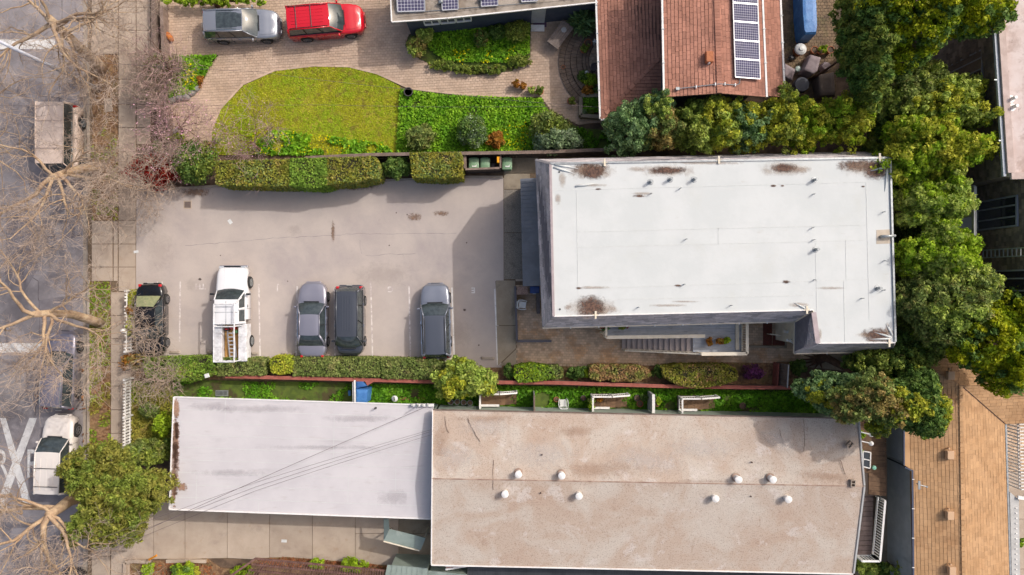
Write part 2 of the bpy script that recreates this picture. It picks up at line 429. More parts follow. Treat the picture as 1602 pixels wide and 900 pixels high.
# ground reaching the horizon, road below the kerb
mb = MB(); mb.face([(-900, -900, -.2), (900, -900, -.2), (900, 900, -.2), (-900, 900, -.2)]); mb.build('ground', m_soil, kind='structure')
xk = g(137, 0)[0]
mb = MB(); mb.prism([(-60, -300), (xk, -300), (xk, 300), (-60, 300)], -.19, -.12); road = mb.build('road', m_road, kind='structure')
mb = MB(); mb.prism([(xk + .15, -300), (500, -300), (500, 300), (xk + .15, 300)], -.19, 0.0); mb.build('yard_ground', m_soil, kind='structure')

# road details: paint, patches, cracks
ZR = -.12
def on_road(name, pts, mat, lift=.006):
    mb = MB(); q = [P(x, y, ZR) for x, y in pts]; mb.prism([(p.x, p.y) for p in q], ZR, ZR + lift); return mb.build(name, mat, road)
for r_ in ([(-14, 62), (86, 62), (86, 77), (-14, 77)], [(-30, 537), (65, 537), (65, 552), (-30, 552)],
           [(0, 654), (9, 654), (50, 790), (37, 790)][0:4], [(46, 654), (58, 654), (7, 791), (-6, 791)]):
    z = .006 if r_[0][0] != 46 else .010
    on_road('marking', r_, m_paint, z)
def letter(txt, px, py, z, size, rz, mat, parent, name='letter', sx=1.0):
    cu = bpy.data.curves.new(name, 'FONT'); cu.body = txt; cu.size = size; cu.align_x = 'CENTER'; cu.align_y = 'CENTER'; cu.extrude = .001
    cu.offset = .012; cu.materials.append(mat)
    o = bpy.data.objects.new(name, cu); COL.objects.link(o); p = P(px, py, z); o.location = p; o.rotation_euler = (0, 0, rz); o.scale = (sx, 1, 1)
    if parent is not None: o.parent = parent
    return o
letter('R', 2, 728, ZR + .008, 2.6, 0, m_paint, road, sx=.62)
letter('R', 52, 728, ZR + .008, 2.6, 0, m_paint, road, sx=.62)
m_patch = M('asphalt repair', C('7b7478'), C('868084'), scale=2, bump=.3, bscale=50)
for r_ in ([(10, 330), (52, 322), (60, 420), (30, 470), (8, 440)], [(60, 470), (112, 462), (116, 520), (70, 528)], [(96, 355), (116, 352), (118, 372), (98, 374)], [(30, 120), (70, 130), (64, 150), (26, 146)]):
    on_road('asphalt_patch', r_, m_patch, .004)
m_crack = M('tar crack', C('5d5558'), C('6e6668'), scale=9)
def crack(parent, pts, z, w=.03, name='crack', mat=None):
    """thin irregular crack filled with tar"""
    mb = MB(); L = []; 
    for i in range(len(pts) - 1):
        a, b = P(*pts[i], z), P(*pts[i + 1], z); n = max(2, int((b - a).length / .35)); s = (b - a).cross(Vector((0, 0, 1))).normalized()
        for k in range(n): L.append(a.lerp(b, k / n) + s * random.uniform(-.05, .05))
    L.append(P(*pts[-1], z))
    for i in range(len(L) - 1):
        d = (L[i + 1] - L[i]).cross(Vector((0, 0, 1))).normalized() * w * .5 * random.uniform(.5, 1.2)
        mb.face([L[i] - d, L[i + 1] - d, L[i + 1] + d, L[i] + d])
    return mb.build(name, mat or m_crack, parent)
crack(road, [(0, 370), (60, 372), (128, 368)], ZR + .003, .05); crack(road, [(0, 145), (60, 150), (130, 158)], ZR + .003, .04)
crack(road, [(14, 410), (60, 440), (64, 560), (55, 650)], ZR + .003, .04); crack(road, [(98, 0), (92, 120), (96, 300)], ZR + .003, .04)

# kerb and gutter, pieces about 3 m long
kerb = struct_root('kerb', (xk, 0, 0))
yy = -24.0
while yy < 24:
    py = 450 - yy * 24.5; top = .10
    if 340 < py < 445 or py < 85 or py > 850: top = -.06     # dropped at the driveways
    mb = MB(); mb.prism([(xk + .005, yy + .008), (xk + .165, yy + .008), (xk + .165, yy + 2.44), (xk + .005, yy + 2.44)], -.19, top)
    mb.build('kerb_stone', m_kerb, kerb, bevel=.015)
    mb = MB(); mb.prism([(xk - .36, yy + .008), (xk - .003, yy + .008), (xk - .003, yy + 2.44), (xk - .36, yy + 2.44)], -.19, -.112)
    mb.build('gutter', m_kerb, kerb)
    yy += 2.45

def slab_run(root, px0, px1, ys, z0=.0, z1=.05, mat=None, name='slab', gap=.018):
    """concrete slabs between photograph columns px0, px1; ys = joint rows"""
    for a, b in zip(ys[:-1], ys[1:]):
        x0 = px0(a) if callable(px0) else px0; x1 = px1(a) if callable(px1) else px1
        p, q = g(x0, a), g(x1, b); mb = MB()
        mb.prism([(p[0] + gap, q[1] + gap), (q[0] - gap, q[1] + gap), (q[0] - gap, p[1] - gap), (p[0] + gap, p[1] - gap)], z0, z1 + random.uniform(-.004, .004))
        mb.build(name, mat or m_conc, root)
# pavement (public walk)
walk = struct_root('sidewalk')
sheet('walk_bed', [(137.5, -200), (214, -200), (214, 452), (204, 452), (204, 1100), (137.5, 1100)], .006, .05, m_dirt, walk)
slab_run(walk, 186, 213, [-60, -24, 12, 48, 85, 125, 164, 200, 238, 275, 312, 345, 382, 418, 456], mat=m_conc)
slab_run(walk, 174, 205, [457, 494, 530, 567, 604, 641, 678, 714, 751, 788, 825, 862, 900, 940], mat=m_conc)
slab_run(walk, 144, 185, [-60, -12, 36, 85], mat=m_conc); slab_run(walk, 144, 177, [346, 382, 418, 440], mat=m_conc)
slab_run(walk, 178, 185, [346, 382, 418, 440], mat=m_conc)
slab_run(walk, 144, 173, [838, 870, 905], mat=m_conc)
slab_run(walk, 214, 236, [-60, -24, 12, 48, 85, 125, 164, 200, 226], mat=m_conc)
slab_run(walk, 236.5, 262, [-60, -10, 30, 70, 95], mat=m_conc)
strip_ = gp([(213, 275), (216, 275), (216, 440), (213, 440)])
# planting strips between kerb and walk
def grass_field(name, poly_px, dens, size, mat, z=0.03, label=None, hz=.06, aspect=2.2, jit=.9, parent=None, mask=None, holes=()):
    poly = gp(poly_px); x0, x1 = min(p[0] for p in poly), max(p[0] for p in poly); y0, y1 = min(p[1] for p in poly), max(p[1] for p in poly)
    n = int((x1 - x0) * (y1 - y0) * dens); xs = RNG.uniform(x0, x1, n); ys = RNG.uniform(y0, y1, n)
    keep = [i for i in range(n) if inside((xs[i], ys[i]), poly) and not any(inside((xs[i], ys[i]), h) for h in holes) and (mask is None or mask(xs[i], ys[i]))]
    if not keep: return None
    pts = np.stack([xs[keep], ys[keep], z + RNG.uniform(0, hz, len(keep))], 1)
    return leaf_obj(name, pts, np.tile([0, 0, 1.0], (len(keep), 1)), size, mat, parent, kind='stuff', aspect=aspect, jit=jit)
def wob(seed, sc=.8):
    r = random.Random(seed); ph = [r.uniform(0, 6.28) for _ in range(6)]
    def f(x, y): return (math.sin(x * sc * 1.3 + ph[0]) + math.sin(y * sc * 1.7 + ph[1]) + math.sin((x + y) * sc * 2.3 + ph[2]) + math.sin((x - y) * sc * 3.1 + ph[3])) / 4
    return f
sheet('mulch_strip', [(145, 86), (185, 86), (185, 200), (145, 200)], .03, .05, m_mulch)
sheet('grass_verge', [(145, 200.5), (185, 200.5), (185, 345), (145, 345)], .03, .05, m_mulch)
sheet('grass_verge', [(140, 441), (173, 441), (173, 837), (140, 837)], .03, .05, m_mulch)
w1 = wob(3, 1.2)
o = grass_field('grass', [(145, 195), (185, 195), (185, 345), (145, 345)], 130, .10, m_grass2, mask=lambda x, y: w1(x, y) > -.15); tag(o, 'patchy grass growing in the upper verge beside the street kerb', 'grass')
o = grass_field('grass', [(140, 441), (173, 441), (173, 837), (140, 837)], 190, .10, m_grass2, mask=lambda x, y: w1(x, y) > -.3 or y > -5); tag(o, 'grass in the lower verge with worn brown spots', 'grass')
o = grass_field('leaf_litter', [(128, 590), (172, 590), (172, 780), (128, 780)], 16, .10, m_litter, mask=lambda x, y: w1(x + 9, y) > -.1); tag(o, 'brown fallen leaves scattered over the lower verge and gutter', 'leaf litter')
o = grass_field('leaf_litter', [(40, 560), (135, 560), (128, 680), (60, 660)], 9, .09, m_litter, z=-.1, mask=lambda x, y: w1(x + 3, y) > -.1); tag(o, 'brown fallen leaves scattered on the asphalt around the parked cars', 'leaf litter')
# stepping slab in the mulch
mb = MB(); p = g(170, 165); mb.box((p[0], p[1], .045), (.5, .85, .05), R(4)); so_ = mb.build('stepping_stone', m_conc, bevel=.02)
tag(so_, 'pale rectangular stepping stone set in the brown mulch strip', 'stepping stone')

# ---- parking lot
lot = sheet('parking_lot', [(213.5, 441), (214, 296), (330, 293), (500, 291), (700, 278), (787.5, 279), (788, 440), (775, 440), (785, 575), (213.5, 575)], .05, .06, m_lot)
ZL = .05
def lot_line(x0, y0, x1, y1, w=3.4, mat=None):
    mb = MB(); a, b = P(x0, y0, ZL), P(x1, y1, ZL); L = (b - a).length; n = int(L / .5); s = (b - a).normalized().cross(Vector((0, 0, 1))) * w / 24.5 / 2
    mb.face([a - s, b - s, b + s, a + s]); mb.v = [(x, y, ZL + .004) for x, y, z in mb.v]
    q = mb.build('marking', mat or m_oldpaint, lot); return q
for L in ((282, 440, 281, 535), (405, 445, 407, 560), (465, 448, 463, 560), (523, 450, 524, 566), (580, 440, 583, 562), (640, 448, 642, 560), (707, 450, 711, 566), (774, 452, 778.5, 571)):
    lot_line(*L, w=2.2, mat=m_paint if L[0] > 700 else m_oldpaint)
for ch, x, y in (('E', 740.5, 454), ('G', 610.5, 452.5), ('J', 434, 451), ('TH', 313.5, 448), ('M', 250, 445)):
    letter(ch, x, y, ZL + .005, .50 if ch != 'M' else .55, math.pi, m_paint if ch == 'E' else m_oldpaint, lot)
crack(lot, [(290, 385), (400, 375), (560, 366), (714, 365)], ZL + .004, .018, mat=m_patch)
crack(lot, [(562, 376), (566, 397)], ZL + .004, .016, mat=m_patch); crack(lot, [(572, 400), (612, 398), (650, 397)], ZL + .004, .02, mat=m_patch)
m_oil = decal_mat('oil stain', C('8f8078'), C('a08f88'), edge=(.35, .75), alpha=.12, nscale=5)
m_oil2 = decal_mat('rusty stain', C('a08068'), C('8a7264'), edge=(.4, .75), alpha=.7, nscale=9)
m_spot = decal_mat('dark drip', C('5a4c48'), C('6b5a55'), edge=(.45, .8), alpha=.9, nscale=14)
def lot_decal(cx, cy, w, h, mat): decal('stain', [P(cx - w / 2, cy + h / 2, ZL), P(cx + w / 2, cy + h / 2, ZL), P(cx + w / 2, cy - h / 2, ZL), P(cx - w / 2, cy - h / 2, ZL)], mat, lot, .005 + random.uniform(0, .002))
lot_decal(300, 445, 30, 30, m_oil); lot_decal(313, 437, 7, 5, m_spot); lot_decal(521, 362, 8, 44, m_oil2); lot_decal(460, 360, 30, 24, m_oil); lot_decal(560, 270 + 20, 90, 20, m_oil2)
lot_decal(690, 334, 30, 10, m_oil2); lot_decal(727, 485, 5, 5, m_spot); lot_decal(749, 540, 3, 3, m_spot); lot_decal(648, 340, 26, 16, m_oil2); lot_decal(250, 395, 60, 90, m_oil); lot_decal(720, 520, 50, 60, m_oil)
lot_decal(600, 430, 120, 50, m_oil); lot_decal(305, 300, 60, 18, m_oil2)
for x, y in ((637, 336), (646, 343), (651, 338), (609, 384), (620, 333), (345, 400), (730, 380), (330, 470), (450, 440)): lot_decal(x, y, 2.4, 2.4, m_spot)
# low kerb along the foot of the upper hedges
lk = struct_root('lot_kerb')
for a, b in (((262, 296), (345, 291)), ((345, 291), (430, 292)), ((430, 292), (505, 295)), ((505, 295), (560, 290)), ((560, 290), (590, 283)), ((590, 283), (660, 280)), ((660, 280), (727, 277)), ((727, 277), (787, 277))):
    mb = MB(); mb.bar(P(*a, .09) , P(*b, .09) - Vector((.01, 0, 0)), .14, .1); mb.build('kerb_stone', m_kerb, lk)
# drain grate
d0 = thing('drain_grate', 'square metal drain grate in a concrete frame on the parking lot', 'drain', P(293.5, 320.5, ZL))
mb = MB(); c = P(293.5, 320.5, ZL + .006)
for dx, dy, w, h in ((-.23, 0, .06, .52), (.23, 0, .06, .52), (0, .23, .4, .06), (0, -.23, .4, .06)): mb.box((c.x + dx, c.y + dy, c.z), (w, h, .02))
mb.build('frame', m_conc, d0)
m_rust = M('rusty iron', C('5d4038'), C('43302c'), scale=8, rough=.7, metal=.3)
mb = MB()
for k in range(8): mb.box((c.x - .18 + k * .052, c.y, c.z - .003), (.028, .4, .018))
mb.box((c.x, c.y, c.z - .012), (.4, .4, .004)); mb.build('grating', m_rust, d0)
# wheel stops
for i, (x, y, w, rz, lab) in enumerate(((274, 551, 16, 0, 'concrete wheel stop at the nose of the black sedan'), (331, 551, 14, 0, 'concrete wheel stop in the gap left of the white pickup'), (399, 553, 10, -1, 'concrete wheel stop right of the white pickup tailgate'),
        (451, 554, 22, -1, 'concrete wheel stop left of the grey sedan'), (512, 555, 10, 0, 'concrete wheel stop between the grey sedan and the dark minivan'), (568, 557, 22, 0, 'concrete wheel stop just right of the dark minivan'), (598.5, 558, 30, -1, 'middle wheel stop in the empty stall marked G'),
        (628, 558.5, 22, 0, 'wheel stop left of the grey crossover'), (699, 561, 14, 0, 'wheel stop just right of the grey crossover tail'), (763, 560.5, 22, -2, 'wheel stop standing alone in the shaded stall marked E'))):
    mb = MB(); p = P(x, y, ZL); L = w / 24.5
    mb.box((0, 0, .06), (L, .15, .12), taper=.82)
    for s in (-1, 1): mb.box((s * L * .35, 0, .121), (.03, .03, .004))
    o = mb.build('wheel_stop', m_kerb, bevel=.012); o.location = p; o.rotation_euler = (0, 0, R(rz)); tag(o, lab, 'wheel stop', 'concrete wheel stops along the lower hedge')

# ---- walk right of the lot and courtyard
side = struct_root('side_walkway')
sheet('walk_bed', [(776, 245), (842, 245), (842, 575), (786, 575), (776, 440)], .02, .03, m_dirt, side)
for q, mt in (([(788.5, 272), (829, 272), (829, 296), (788.5, 296)], m_conc2), ([(788.5, 297), (829, 297), (829, 364), (788.5, 364)], m_aggr), ([(788.5, 365), (829, 365), (829, 437), (788.5, 437)], m_aggr),
              ([(776, 439), (806, 439), (806, 509), (777, 509)], m_conc2), ([(777, 510), (807, 510), (807, 545), (780, 571), (779, 571)], m_conc2), ([(808, 546), (808, 572), (781, 572)], m_conc2), ([(805, 424), (819, 424), (819, 440), (807, 440)], m_conc), ([(789, 245), (842, 245), (842, 271), (789, 271)], m_conc2)):
    mb = MB(); mb.prism(gp(q), .0, .055 + random.uniform(-.003, .003)); mb.build('slab', mt, side)
for y0 in (276, 287): pass
court = struct_root('courtyard')
cp = [(808.5, 446), (945, 446), (945, 500), (1275, 500), (1275, 558), (1240, 566), (1000, 572), (808.5, 574)]
sheet('paver_bed', cp, .03, .05, m_sand, court)
mb = MB(); tiles2d(mb, gp(cp), .23, .16, .018, .03, .03, ang=R(-1.2), convex=False, stagger=.5, tall=.004)
mb.build('pavers', m_paver2, court, kind='stuff')
pv = [(1243, 553), (1410, 548), (1410, 590), (1243, 572)]
sheet('rear_path', pv, .04, .05, m_conc2)

# ---- tan paver driveway (upper left) and patio
drive = struct_root('paver_driveway')
dp = [(263, 3), (330, 10), (600, -60), (640, -60), (640, 40), (940, 5), (945, 190), (905, 196), (862, 172), (845, 151), (760, 150), (700, 146), (640, 138), (590, 115), (545, 104), (490, 103), (430, 110), (380, 132), (345, 170), (330, 205), (332, 250), (263, 250)]
sheet('paver_bed', dp, .02, .05, m_sand, drive)
isl = [(640, 55), (670, 42), (830, 35), (830, 90), (800, 112), (745, 118), (690, 108), (655, 92), (634, 72)]
holes = [gp(isl), gp([(225, 90), (345, 86), (318, 128), (285, 160), (225, 160)])]
mb = MB(); tiles2d(mb, gp(dp), .23, .17, .016, .02, .03, ang=R(3), convex=False, tall=.004, holes=holes)
mb.build('pavers', m_paver, drive, kind='stuff')
mb = MB(); pts_ = [(331, 245), (330, 205), (345, 170), (380, 132), (430, 110), (490, 103), (545, 104), (590, 115), (640, 138), (700, 146), (760, 150), (845, 151)]
pp_ = []
for (a, b) in zip(pts_[:-1], pts_[1:]):
    for k in range(8): pp_.append((a[0] + (b[0] - a[0]) * k / 8, a[1] + (b[1] - a[1]) * k / 8))
for a, b in zip(pp_[:-1], pp_[1:]): mb.bar(P(*a, .06), P(*b, .06), .12, .05)
mb.build('edging', m_paver, drive, kind='stuff')
# oval lawn
lawn = [(331, 243), (332, 205), (347, 171), (382, 134), (432, 112), (490, 105), (545, 106), (590, 117), (626, 136), (626, 200), (620, 243)]
sheet('oval_lawn', lawn, .05, .06, m_grassbase)
w2 = wob(8, .9)
o = grass_field('grass', lawn, 480, .06, m_grass, z=.05, hz=.03, jit=.45, mask=lambda x, y: w2(x, y) > -.62 or random.random() < .5); tag(o, 'yellow green mown grass of the oval lawn', 'grass')
# thin white edging wire across the lawn top
bed1 = [(627, 140), (700, 149), (760, 153), (845, 154), (862, 176), (905, 200), (955, 205), (955, 236), (620, 243)]
sheet('garden_bed', bed1, .04, .05, m_greenbase)
w3 = wob(21, 1.0)
o = grass_field('ground_cover', [(627, 141), (700, 150), (848, 156), (862, 185), (880, 240), (620, 243)], 520, .10, m_lush, z=.06, hz=.3, aspect=1.4, mask=lambda x, y: w3(x, y) > -.66 or random.random() < .3); tag(o, 'bright green weedy ground cover between the lawn and the round shrubs', 'ground cover')
o = grass_field('ground_cover', [(862, 178), (905, 200), (955, 205), (955, 236), (895, 236)], 240, .1, m_lush2, z=.05, hz=.12, mask=lambda x, y: w3(x * 2.2, y * 2.2) > -.1); tag(o, 'dark green ground cover around bare soil patches below the steps', 'ground cover')
o = grass_field('wildflowers', [(770, 195), (830, 190), (830, 240), (770, 240)], 26, .09, m_yellow, z=.35, hz=.15, aspect=1, mask=lambda x, y: w3(x + 4, y) > -.1); tag(o, 'yellow wildflowers dotted beside the orange shrub', 'flowers')
o = grass_field('ground_cover', [(395, 212), (440, 205), (600, 225), (620, 243), (400, 243)], 200, .13, m_lush, z=.1, hz=.2, mask=lambda x, y: w3(x, y + 6) > -.35); tag(o, 'green weeds along the lower edge of the oval lawn', 'ground cover')
o = grass_field('wildflowers', [(398, 208), (440, 205), (625, 228), (620, 243), (400, 243)], 30, .09, m_yellow, z=.3, hz=.15, aspect=1, mask=lambda x, y: w3(x + 7, y) > -.1); tag(o, 'yellow wildflowers along the lower edge of the oval lawn', 'flowers')
# island bed before the dark house
sheet('island_bed', isl, .09, .1, m_greenbase)
o = grass_field('ground_cover', [(668, 46), (828, 38), (828, 85), (800, 100), (700, 98), (672, 80)], 560, .10, m_lush, z=.15, hz=.22, aspect=1.3); tag(o, 'bright green ground cover filling the island bed by the dark house', 'ground cover')
o = grass_field('wildflowers', [(705, 80), (806, 76), (800, 98), (715, 105)], 42, .1, m_yellow, z=.4, hz=.1, aspect=1, mask=lambda x, y: w3(x * 1.3, y) > -.2); tag(o, 'yellow flowers along the lower side of the island bed', 'flowers')
# left garden bed with wildflowers
lb = [(228, 92), (300, 88), (342, 87), (330, 100), (318, 126), (305, 150), (282, 160), (228, 158)]
sheet('corner_bed', lb, .06, .08, m_greenbase)
o = grass_field('ground_cover', [(285, 90), (342, 88), (318, 126), (305, 148), (265, 156), (268, 110)], 500, .10, m_lush, z=.1, hz=.3); tag(o, 'green plants in the corner bed beside the stone edging', 'ground cover')
o = grass_field('wildflowers', [(293, 103), (316, 106), (312, 130), (296, 144), (282, 140)], 60, .1, m_yellow, z=.42, hz=.12, aspect=1); tag(o, 'dense yellow flowers in the corner bed', 'flowers')
# side yards
sheet('side_yard', [(205, 596), (272, 596), (272, 700), (205, 720)], .04, .05, m_greenbase)
o = grass_field('grass', [(206, 600), (272, 600), (268, 700), (206, 720)], 300, .11, m_grass2, z=.05, hz=.08); tag(o, 'grass behind the white picket fence', 'grass')
yb = [(270, 594), (700, 601), (1245, 610), (1330, 612), (1330, 662), (1200, 655), (700, 645), (500, 640), (270, 630)]
sheet('side_yard', yb, .03, .04, m_greenbase)
w4 = wob(30, .7)
o = grass_field('grass', [(272, 596), (556, 600), (556, 636), (272, 624)], 200, .11, m_lush2, z=.04, hz=.1, mask=lambda x, y: w4(x, y) > .12 and random.random() < .75); tag(o, 'sparse shaded grass between the red wall and the white roof', 'grass')
o = grass_field('grass', [(566, 601), (800, 604), (1245, 612), (1330, 616), (1300, 658), (700, 645), (566, 640)], 330, .11, m_lush2, z=.04, hz=.12, mask=lambda x, y: w4(x, y) > -.55); tag(o, 'deep green grass of the narrow yard along the brown roof', 'grass')
o = grass_field('ground_cover', [(285, 619), (540, 628), (540, 634), (285, 626)], 200, .12, m_lush, z=.1, hz=.2, mask=lambda x, y: w4(x * 2, y) > -.2); tag(o, 'sunlit bright weeds along the white roof edge', 'ground cover')
o = grass_field('ground_cover', [(700, 634), (1245, 642), (1300, 650), (700, 641)], 120, .13, m_lush, z=.1, hz=.2, mask=lambda x, y: w4(x * 2 + 1, y) > .05); tag(o, 'bright weeds along the pale green wall', 'ground cover')
sheet('hedge_bed', [(213, 568), (700, 570), (1245, 566), (1245, 603), (700, 598), (213, 592)], .045, .05, m_mulch)

# ---- lower concrete driveway, slabs about 2.7 m
dr2 = struct_root('concrete_driveway')
sheet('slab_bed', [(198, 790), (690, 800), (690, 900), (400, 874), (198, 874)], .01, .03, m_dirt, dr2)
xs = [199, 241, 290, 356, 422, 489, 556, 624, 690]
for a, b in zip(xs[:-1], xs[1:]):
    y1a = 874 if a < 330 else 871 + (a - 330) * .055; y1b = 874 if b < 330 else 871 + (b - 330) * .055
    if a >= 624: y1a = y1b = 890
    mids = [(785, y1a, y1b)] if a < 500 else [(785, None, None)]
    if a < 500: mb = MB(); mb.prism(gp([(a + .4, 785), (b - .4, 785), (b - .4, y1b), (a + .4, y1a)]), 0, .05 + random.uniform(-.003, .003)); mb.build('slab', m_conc, dr2)
    else:
        ym = 834 if a > 550 else 832
        for y0, ya, yb_ in ((785, ym, ym), (ym + .8, y1a, y1b)):
            mb = MB(); mb.prism(gp([(a + .4, y0), (b - .4, y0), (b - .4, yb_), (a + .4, ya)]), 0, .05 + random.uniform(-.003, .003)); mb.build('slab', m_conc2 if a > 600 else m_conc, dr2)
sheet('planting_bed', [(204, 878), (325, 874), (345, 888), (400, 892), (400, 930), (204, 930)], .06, .07, m_mulch)
sheet('planting_bed', [(398, 873), (450, 871), (560, 880), (620, 885), (600, 900), (380, 905)], .055, .06, m_mulch)
m_litter2 = leaf_mat('red brown bark chips', C('b5764c'), C('9c6242'), scale=3, rnd=.4)
o = grass_field('bark_chips', [(402, 874), (450, 872), (560, 880), (612, 886), (600, 892), (400, 885)], 160, .1, m_litter2, z=.06, hz=.03); tag(o, 'reddish bark chips between the driveway and the brown pergola', 'bark chips')
o = grass_field('bark_chips', [(222, 880), (325, 878), (340, 900), (222, 905)], 60, .1, m_litter2, z=.07, hz=.03); tag(o, 'reddish bark chips inside the low concrete border', 'bark chips')
# patio right of the red house, and ground pieces at the right edge
pt = struct_root('rear_patio')
pq = [(1195, -60), (1308, -60), (1308, 165), (1195, 165)]
sheet('paver_bed', pq, .01, .03, m_sand, pt)
m_paver3 = M('mossy patio pavers', C('8a7258'), C('6c5a48'), scale=1.3, rnd=.16, bump=.3, bscale=30, extra=[(C('5a5a32'), .8, .5, .62, .5), (C('9c8a62'), 1.9, .56, .7, .5)])
mb = MB(); tiles2d(mb, gp(pq), .24, .2, .02, .01, .03, convex=True, tall=.004); mb.build('pavers', m_paver3, pt, kind='stuff')
fr = struct_root('far_patio')
fq = [(1540, 640), (1640, 640), (1640, 737), (1540, 737)]
sheet('paver_bed', fq, .01, .03, m_sand, fr)
mb = MB(); tiles2d(mb, gp(fq), .26, .2, .02, .01, .03, convex=True, tall=.004); mb.build('pavers', m_paver2, fr, kind='stuff')
slab_run(fr, 1540, 1602, [738, 776, 812, 850, 890, 930], mat=m_conc); slab_run(fr, 1602.5, 1640, [738, 776, 812, 850, 890, 930], mat=m_conc)
# ================================================================ BUILDINGS
m_membrane = M('white roof membrane', C('d6d8d7', .93), C('ced1d0', .93), scale=.5, rough=.7, bump=.15, bscale=6, extra=[(C('cfd0cb'), .35, .54, .7, .45), (C('bdb4a8'), 1.3, .62, .78, .35, (1, 3, 1)), (C('d6d8d4'), 2.2, .55, .7, .4, (.4, 2, 1))])
m_seam = M('membrane seam', C('cfd1cf'), C('dadcda'), scale=5)
m_slate = M('grey mansard shingles', C('d2c8c8', 1), C('bcb4b6', 1), scale=1.2, rnd=.26, rough=.85, bump=.3, bscale=40, extra=[(C('9c98a4', 1), .8, .5, .66, .5)], speck=(C('dcd8de'), 13, .66, .76, .7))
m_trim = M('mauve metal trim', C('b9a9ab'), C('a99a9c'), scale=3, rough=.5)
m_white = M('white painted wood', C('eeebe8', 1), C('e4e0dc', 1), scale=4, rough=.55, extra=[(C('a8a098'), 4, .58, .75, .4)])
m_cream = M('cream siding', C('e8dcc8', 1), C('dccfb8', 1), scale=2, rough=.7)
m_metal = M('galvanised metal', C('b4b8ba'), C('9a9ea0'), scale=6, rough=.45, metal=.5)
m_dark = M('dark opening', (.012, .012, .013, 1), (.02, .02, .02, 1), rough=.6)
m_deckgrey = M('grey deck boards', C('b0b4bc', 1), C('a4a8b0', 1), scale=2, obj_rnd=.06, rough=.7, extra=[(C('6a6e76'), 1.2, .52, .66, .4, (1, 6, 1))])
m_tread = M('grey brown stair treads', C('ac9f9a', 1), C('b8aaa4', 1), scale=2, obj_rnd=.06, rough=.9, bump=.2)
m_greenwall = M('pale green stucco', C('a9b5a8'), C('9aa698'), scale=1.4, rough=.85, bump=.15)
m_greenroof = M('pale green sheet roofing', C('93a099'), C('838f88'), scale=1.1, rough=.6, bump=.1, extra=[(C('b0b8b0'), 1.2, .55, .7, .5)])
m_brownroof = M('weathered gravel roof', C('c4b0a0'), C('cec2b6'), scale=.36, lo=.4, hi=.62, rough=.95, bump=.6, bscale=60,
    extra=[(C('bca08c'), .3, .5, .66, .45), (C('dbd1ca'), .8, .56, .66, .7), (C('a07c62'), 1.6, .58, .72, .35), (C('94765f'), .8, .62, .74, .4, (3.5, .8, 1))], speck=(C('826a5c'), 16, .5, .72, .5), distort=.9)
m_greyroof = M('silver rolled roofing', C('cdc8cb'), C('d6d1d3'), scale=.4, rough=.8, bump=.2, bscale=30, extra=[(C('b7b1b4'), .3, .54, .7, .5, (.5, 3, 1)), (C('bdb4b2'), 1.5, .56, .72, .4, (.6, 3, 1))], speck=(C('a8a2a4'), 30, .6, .8, .3))
m_deckt = M('tan roof underlay', C('9c7650'), C('8c6a48'), scale=3)
m_deckd = M('row shade roof deck', C('6a4a40'), C('5a4036'), scale=3)  # dark deck colour in the gaps stands in for shade under shingle rows
m_slated = M('row shade mansard deck', C('7c7a84'), C('706e78'), scale=3)  # shade lines between mansard rows are put into this darker deck colour
m_orange = M('tan orange shingles', C('cca278'), C('c0966c'), scale=1.1, rnd=.10, rough=.9, bump=.3, bscale=50, extra=[(C('a67850'), .5, .52, .68, .45)])
m_redsh = M('terracotta shingles', C('bc8570'), C('ac7864'), scale=1.1, rnd=.15, rough=.9, bump=.3, bscale=50, extra=[(C('946656'), .45, .5, .68, .5)])
m_flatgrey = M('mottled flat roof', C('b0a498'), C('998d80'), scale=1.4, rough=.95, bump=.4, bscale=30, extra=[(C('6a6058'), 1.8, .52, .66, .7), (C('7d6c5c'), .6, .5, .66, .5)])
m_char = M('charcoal siding', C('4a505e', 1), C('424856', 1), scale=2, rough=.8)
m_greyst = M('grey stucco', C('b4b4b4', 1), C('a8a8a8', 1), scale=1.5, rough=.9, bump=.15, extra=[(C('8f8f90'), .5, .54, .7, .5, (1, 1, .4))])
m_brick = M('dark brown wall shingles', C('8a7a6c', 1), C('70645a', 1), scale=1.5, rnd=.35, rough=.9, bump=.3, speck=(C('a89a72'), 6, .66, .74, .6))
m_window = M('window glass', (.03, .035, .04, 1), rough=.06, spec=.9)
m_wframe = M('grey window frame', C('9a9ca2'), rough=.5)
m_redwood = M('red painted wall cap', C('b0675a'), C('a0584c'), scale=3, rough=.8, bump=.3, extra=[(C('8a6a5c'), 2.4, .54, .7, .4)])
m_fence = M('weathered brown boards', C('8d7a70'), C('766459'), scale=3, obj_rnd=.12, rough=.85, bump=.3, stretch=None)
m_darkfence = M('dark stained boards', C('5a4c44'), C('463b35'), scale=3, obj_rnd=.15, rough=.85, bump=.3)
m_deckbrown = M('brown deck boards', C('84664c'), C('6a503c'), scale=3, obj_rnd=.16, rough=.8, bump=.3, extra=[(C('4f3b2d'), 2.5, .52, .66, .5, (.4, 3, 1))])
m_deckmauve = M('faded deck boards', C('8c7872'), C('786660'), scale=3, obj_rnd=.1, rough=.8, bump=.3)
m_terra = M('terracotta', C('c07850'), C('a5623f'), scale=5, rough=.8)
m_potdark = M('dark glazed pot', C('4a4446'), C('5c5456'), scale=5, rough=.4)
m_black = M('black plastic', (.02, .02, .022, 1), rough=.5)

